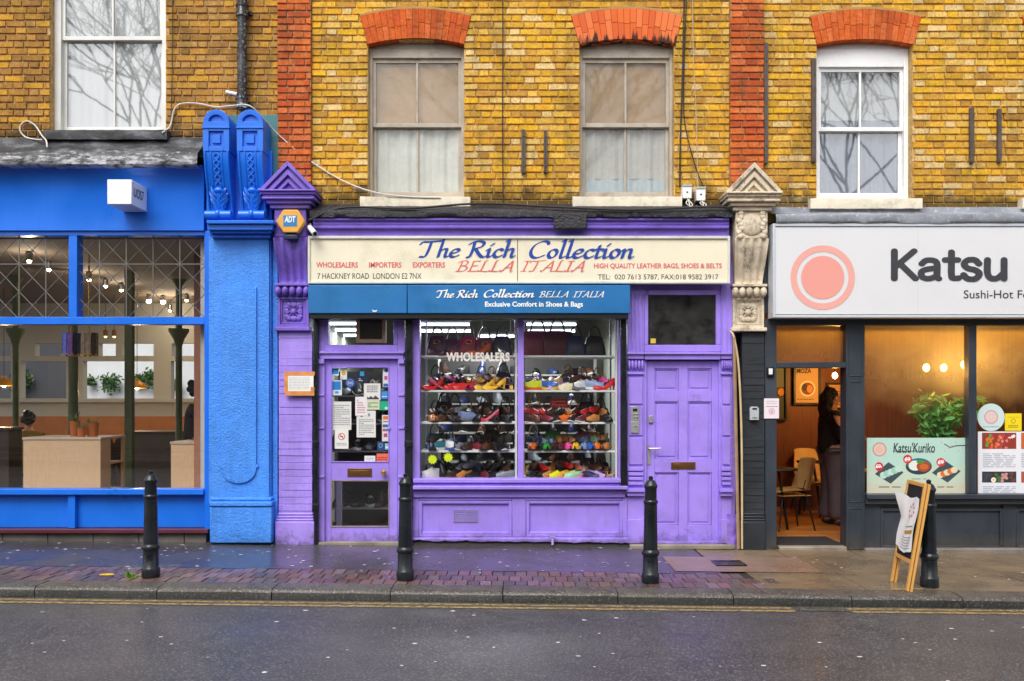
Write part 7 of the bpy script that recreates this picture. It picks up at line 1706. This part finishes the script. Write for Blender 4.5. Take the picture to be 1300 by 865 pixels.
cable('thick dark cable down the brick beside the soot topped window', [(870, -60), (868, 30), (866.5, 100), (864, 170), (863, 238)], .009, bc)
cable('dark cable bowing from the roof towards the white junction boxes', [(874, -60), (870, 40), (868, 110), (870, 160), (884, 215), (894, 238)], .006, bc)
cable('pale thin cable hanging straight above the white junction boxes', [(879, -60), (880, 60), (884, 150), (886, 238)], .005, plain('pale_cable', '#b9a88a', .7))
cable('dark thin cable on the brown brick beside the tall white sash', [(219, -60), (219, 40), (218, 120), (217, 150)], .005, bc)
cable('dark cable slung along the felt ledge above the cream sign', [(398, 285, -.26), (440, 268, -.2), (520, 270, -.24), (610, 262, -.16), (700, 268, -.24), (800, 272, -.25), (905, 268, -.25), (925, 275, -.25)], .012, bc)
cable('tan cable looping from the bare stone pilaster beside the grey sign', [(974, 385, -.16), (972, 394, -.16), (976, 405, -.16)], .006, plain('pale_cable', '#b9a88a', .7))
for px, lab, dz in ((934.5, 'wooden batten running down beside the panelled door frame', 0), (940, 'pale pipe bowed down the edge of the black painted shaft', 1)):
    y = -.135; mb = MB()
    if dz == 0: mb.tube(spline([(X(932, y), y, Z(428, y)), (X(933.5, y), y, Z(500, y)), (X(935.5, y), y, Z(600, y)), (X(937.5, y), y, Z(697, y))], 8), .017, 4)
    else: mb.tube(spline([(X(928, y), -.10, Z(420, y)), (X(932, y), y, Z(430, y)), (X(938, y), y, Z(470, y)), (X(941.5, y), y, Z(560, y)), (X(942, y), y, Z(697, y))], 8), .012, 8)
    solo(mb, 'batten' if dz == 0 else 'pipe', paint('old_batten', '#a78a66', .7, .25, 6, .3) if dz == 0 else paint('cream_pipe', '#d2b98e', .5, .15, 6, .1), lab, 'batten' if dz == 0 else 'pipe')
for px, lab in ((872.5, 'white junction box on the ledge tight beside the window sill'), (890, 'white junction box with hanging wires closer to the stone pediment')):
    jb = thing('junction_box', lab, 'junction box', (X(px, -.1), -.05, Z(252, -.1)), 'junction boxes on the ledge'); yy = -.11
    dz = 0 if px < 880 else 3
    mb = MB(); mb.bp((px - 5.8, 235 + dz), (px + 5.8, 252 + dz), yy, .01); mb.build('box', M['white_new'], jb, bev=.006)
    mb = MB(); mb.bp((px - 6.2, 234 + dz), (px + 6.2, 236.5 + dz), yy - .008, yy - .0005); mb.build('lid', M['alu'], jb)
    MB().ball((X(px, yy), yy, Z(244 + dz, yy)), .010, 8, 5).build('screw', M['black'], jb)
    mb = MB()
    for i in range(3): mb.tube(spline([(X(px + 4 - i * 2, yy), yy + .02, Z(252 + dz, yy)), (X(px + 2 + i * 4 - 4, yy), yy - .03, Z(259 + i, yy)), (X(px + 9 - i * 5, yy), yy - .03, Z(266, yy)), (X(px + 12 - i * 3, yy), yy, Z(262 + i * 2, yy))], 6), .006, 6)
    mb.build('wire', wc, jb)
mb = MB(); mb.box(X(703, -.25), X(745, -.25), -.275, -.2, Z(291, -.25), Z(271, -.25)); solo(mb, 'shutter_motor', M['roofing'], 'black boxed shutter motor hanging from the felt ledge over the cream sign', 'motor', bev=.012)

# ------------------------------------------------------------------ across the road: what the glass reflects
ot = thing('opposite_terrace', 'pale rendered terrace across the road with rows of sash windows', 'house', (0, -17, 0))
mb = MB(); oh = []
for k_ in range(-9, 10):
    for zz in (1.0, 4.2): oh.append((k_ * 2.4 - .55, k_ * 2.4 + .55, zz, zz + 1.7))
xs = sorted({-24, 24, *[h[0] for h in oh], *[h[1] for h in oh]})
for a, b in zip(xs, xs[1:]):
    zz = 0
    for h in sorted([h for h in oh if h[0] < (a + b) / 2 < h[1]], key=lambda h: h[2]): mb.box(a, b, -17.3, -17, zz, h[2]); zz = h[3]
    mb.box(a, b, -17.3, -17, zz, 6.6)
mb.build('wall', paint('opposite_render', '#8d8478', .9, .15, 1, 0), ot, smooth=False)
MB().box(-24, 24, -17.6, -17.35, 0, 6.5).build('window', plain('opposite_window', '#5a6068', .2), ot)
def bare_tree(lab, x, y, h, seed):
    rr = random.Random(seed); t_ = thing('bare_tree', lab, 'tree', (x, y, 0)); tr = MB(); br = MB()
    def grow(p, d, L, r_, lev):
        q_ = p + d * L; mid = (p + q_) / 2 + Vector((rr.gauss(0, .06), rr.gauss(0, .06), 0)) * L
        (tr if lev == 0 else br).tube([p, mid, q_], r_, 6 if lev < 2 else 4 if lev < 5 else 3, r1=r_ * .74)
        if lev >= 7: return
        for _ in range((4, 3, 3, 3, 3, 2, 2, 2)[lev]):
            nd = (d + Vector((rr.gauss(0, .5), rr.gauss(0, .4), rr.gauss(.12, .3)))).normalized(); grow(q_, nd, L * rr.uniform(.60, .84), r_ * .72, lev + 1)
    grow(Vector((x, y, 0)), Vector((0, 0, 1)), h, .10, 0); bk = paint('bark', '#5a5048', .9, .3, 9, .3); tr.build('trunk', bk, t_); br.build('crown', bk, t_, smooth=False, recalc=False)
bare_tree('bare winter tree behind the opposite terrace, across from the cafe', -13, -25, 5.6, 2); bare_tree('bare winter tree behind the opposite terrace, across from the shoe shop', 0.5, -27, 5.8, 8); bare_tree('bare winter tree behind the opposite terrace, across from the restaurant', 13.5, -25, 5.6, 15)
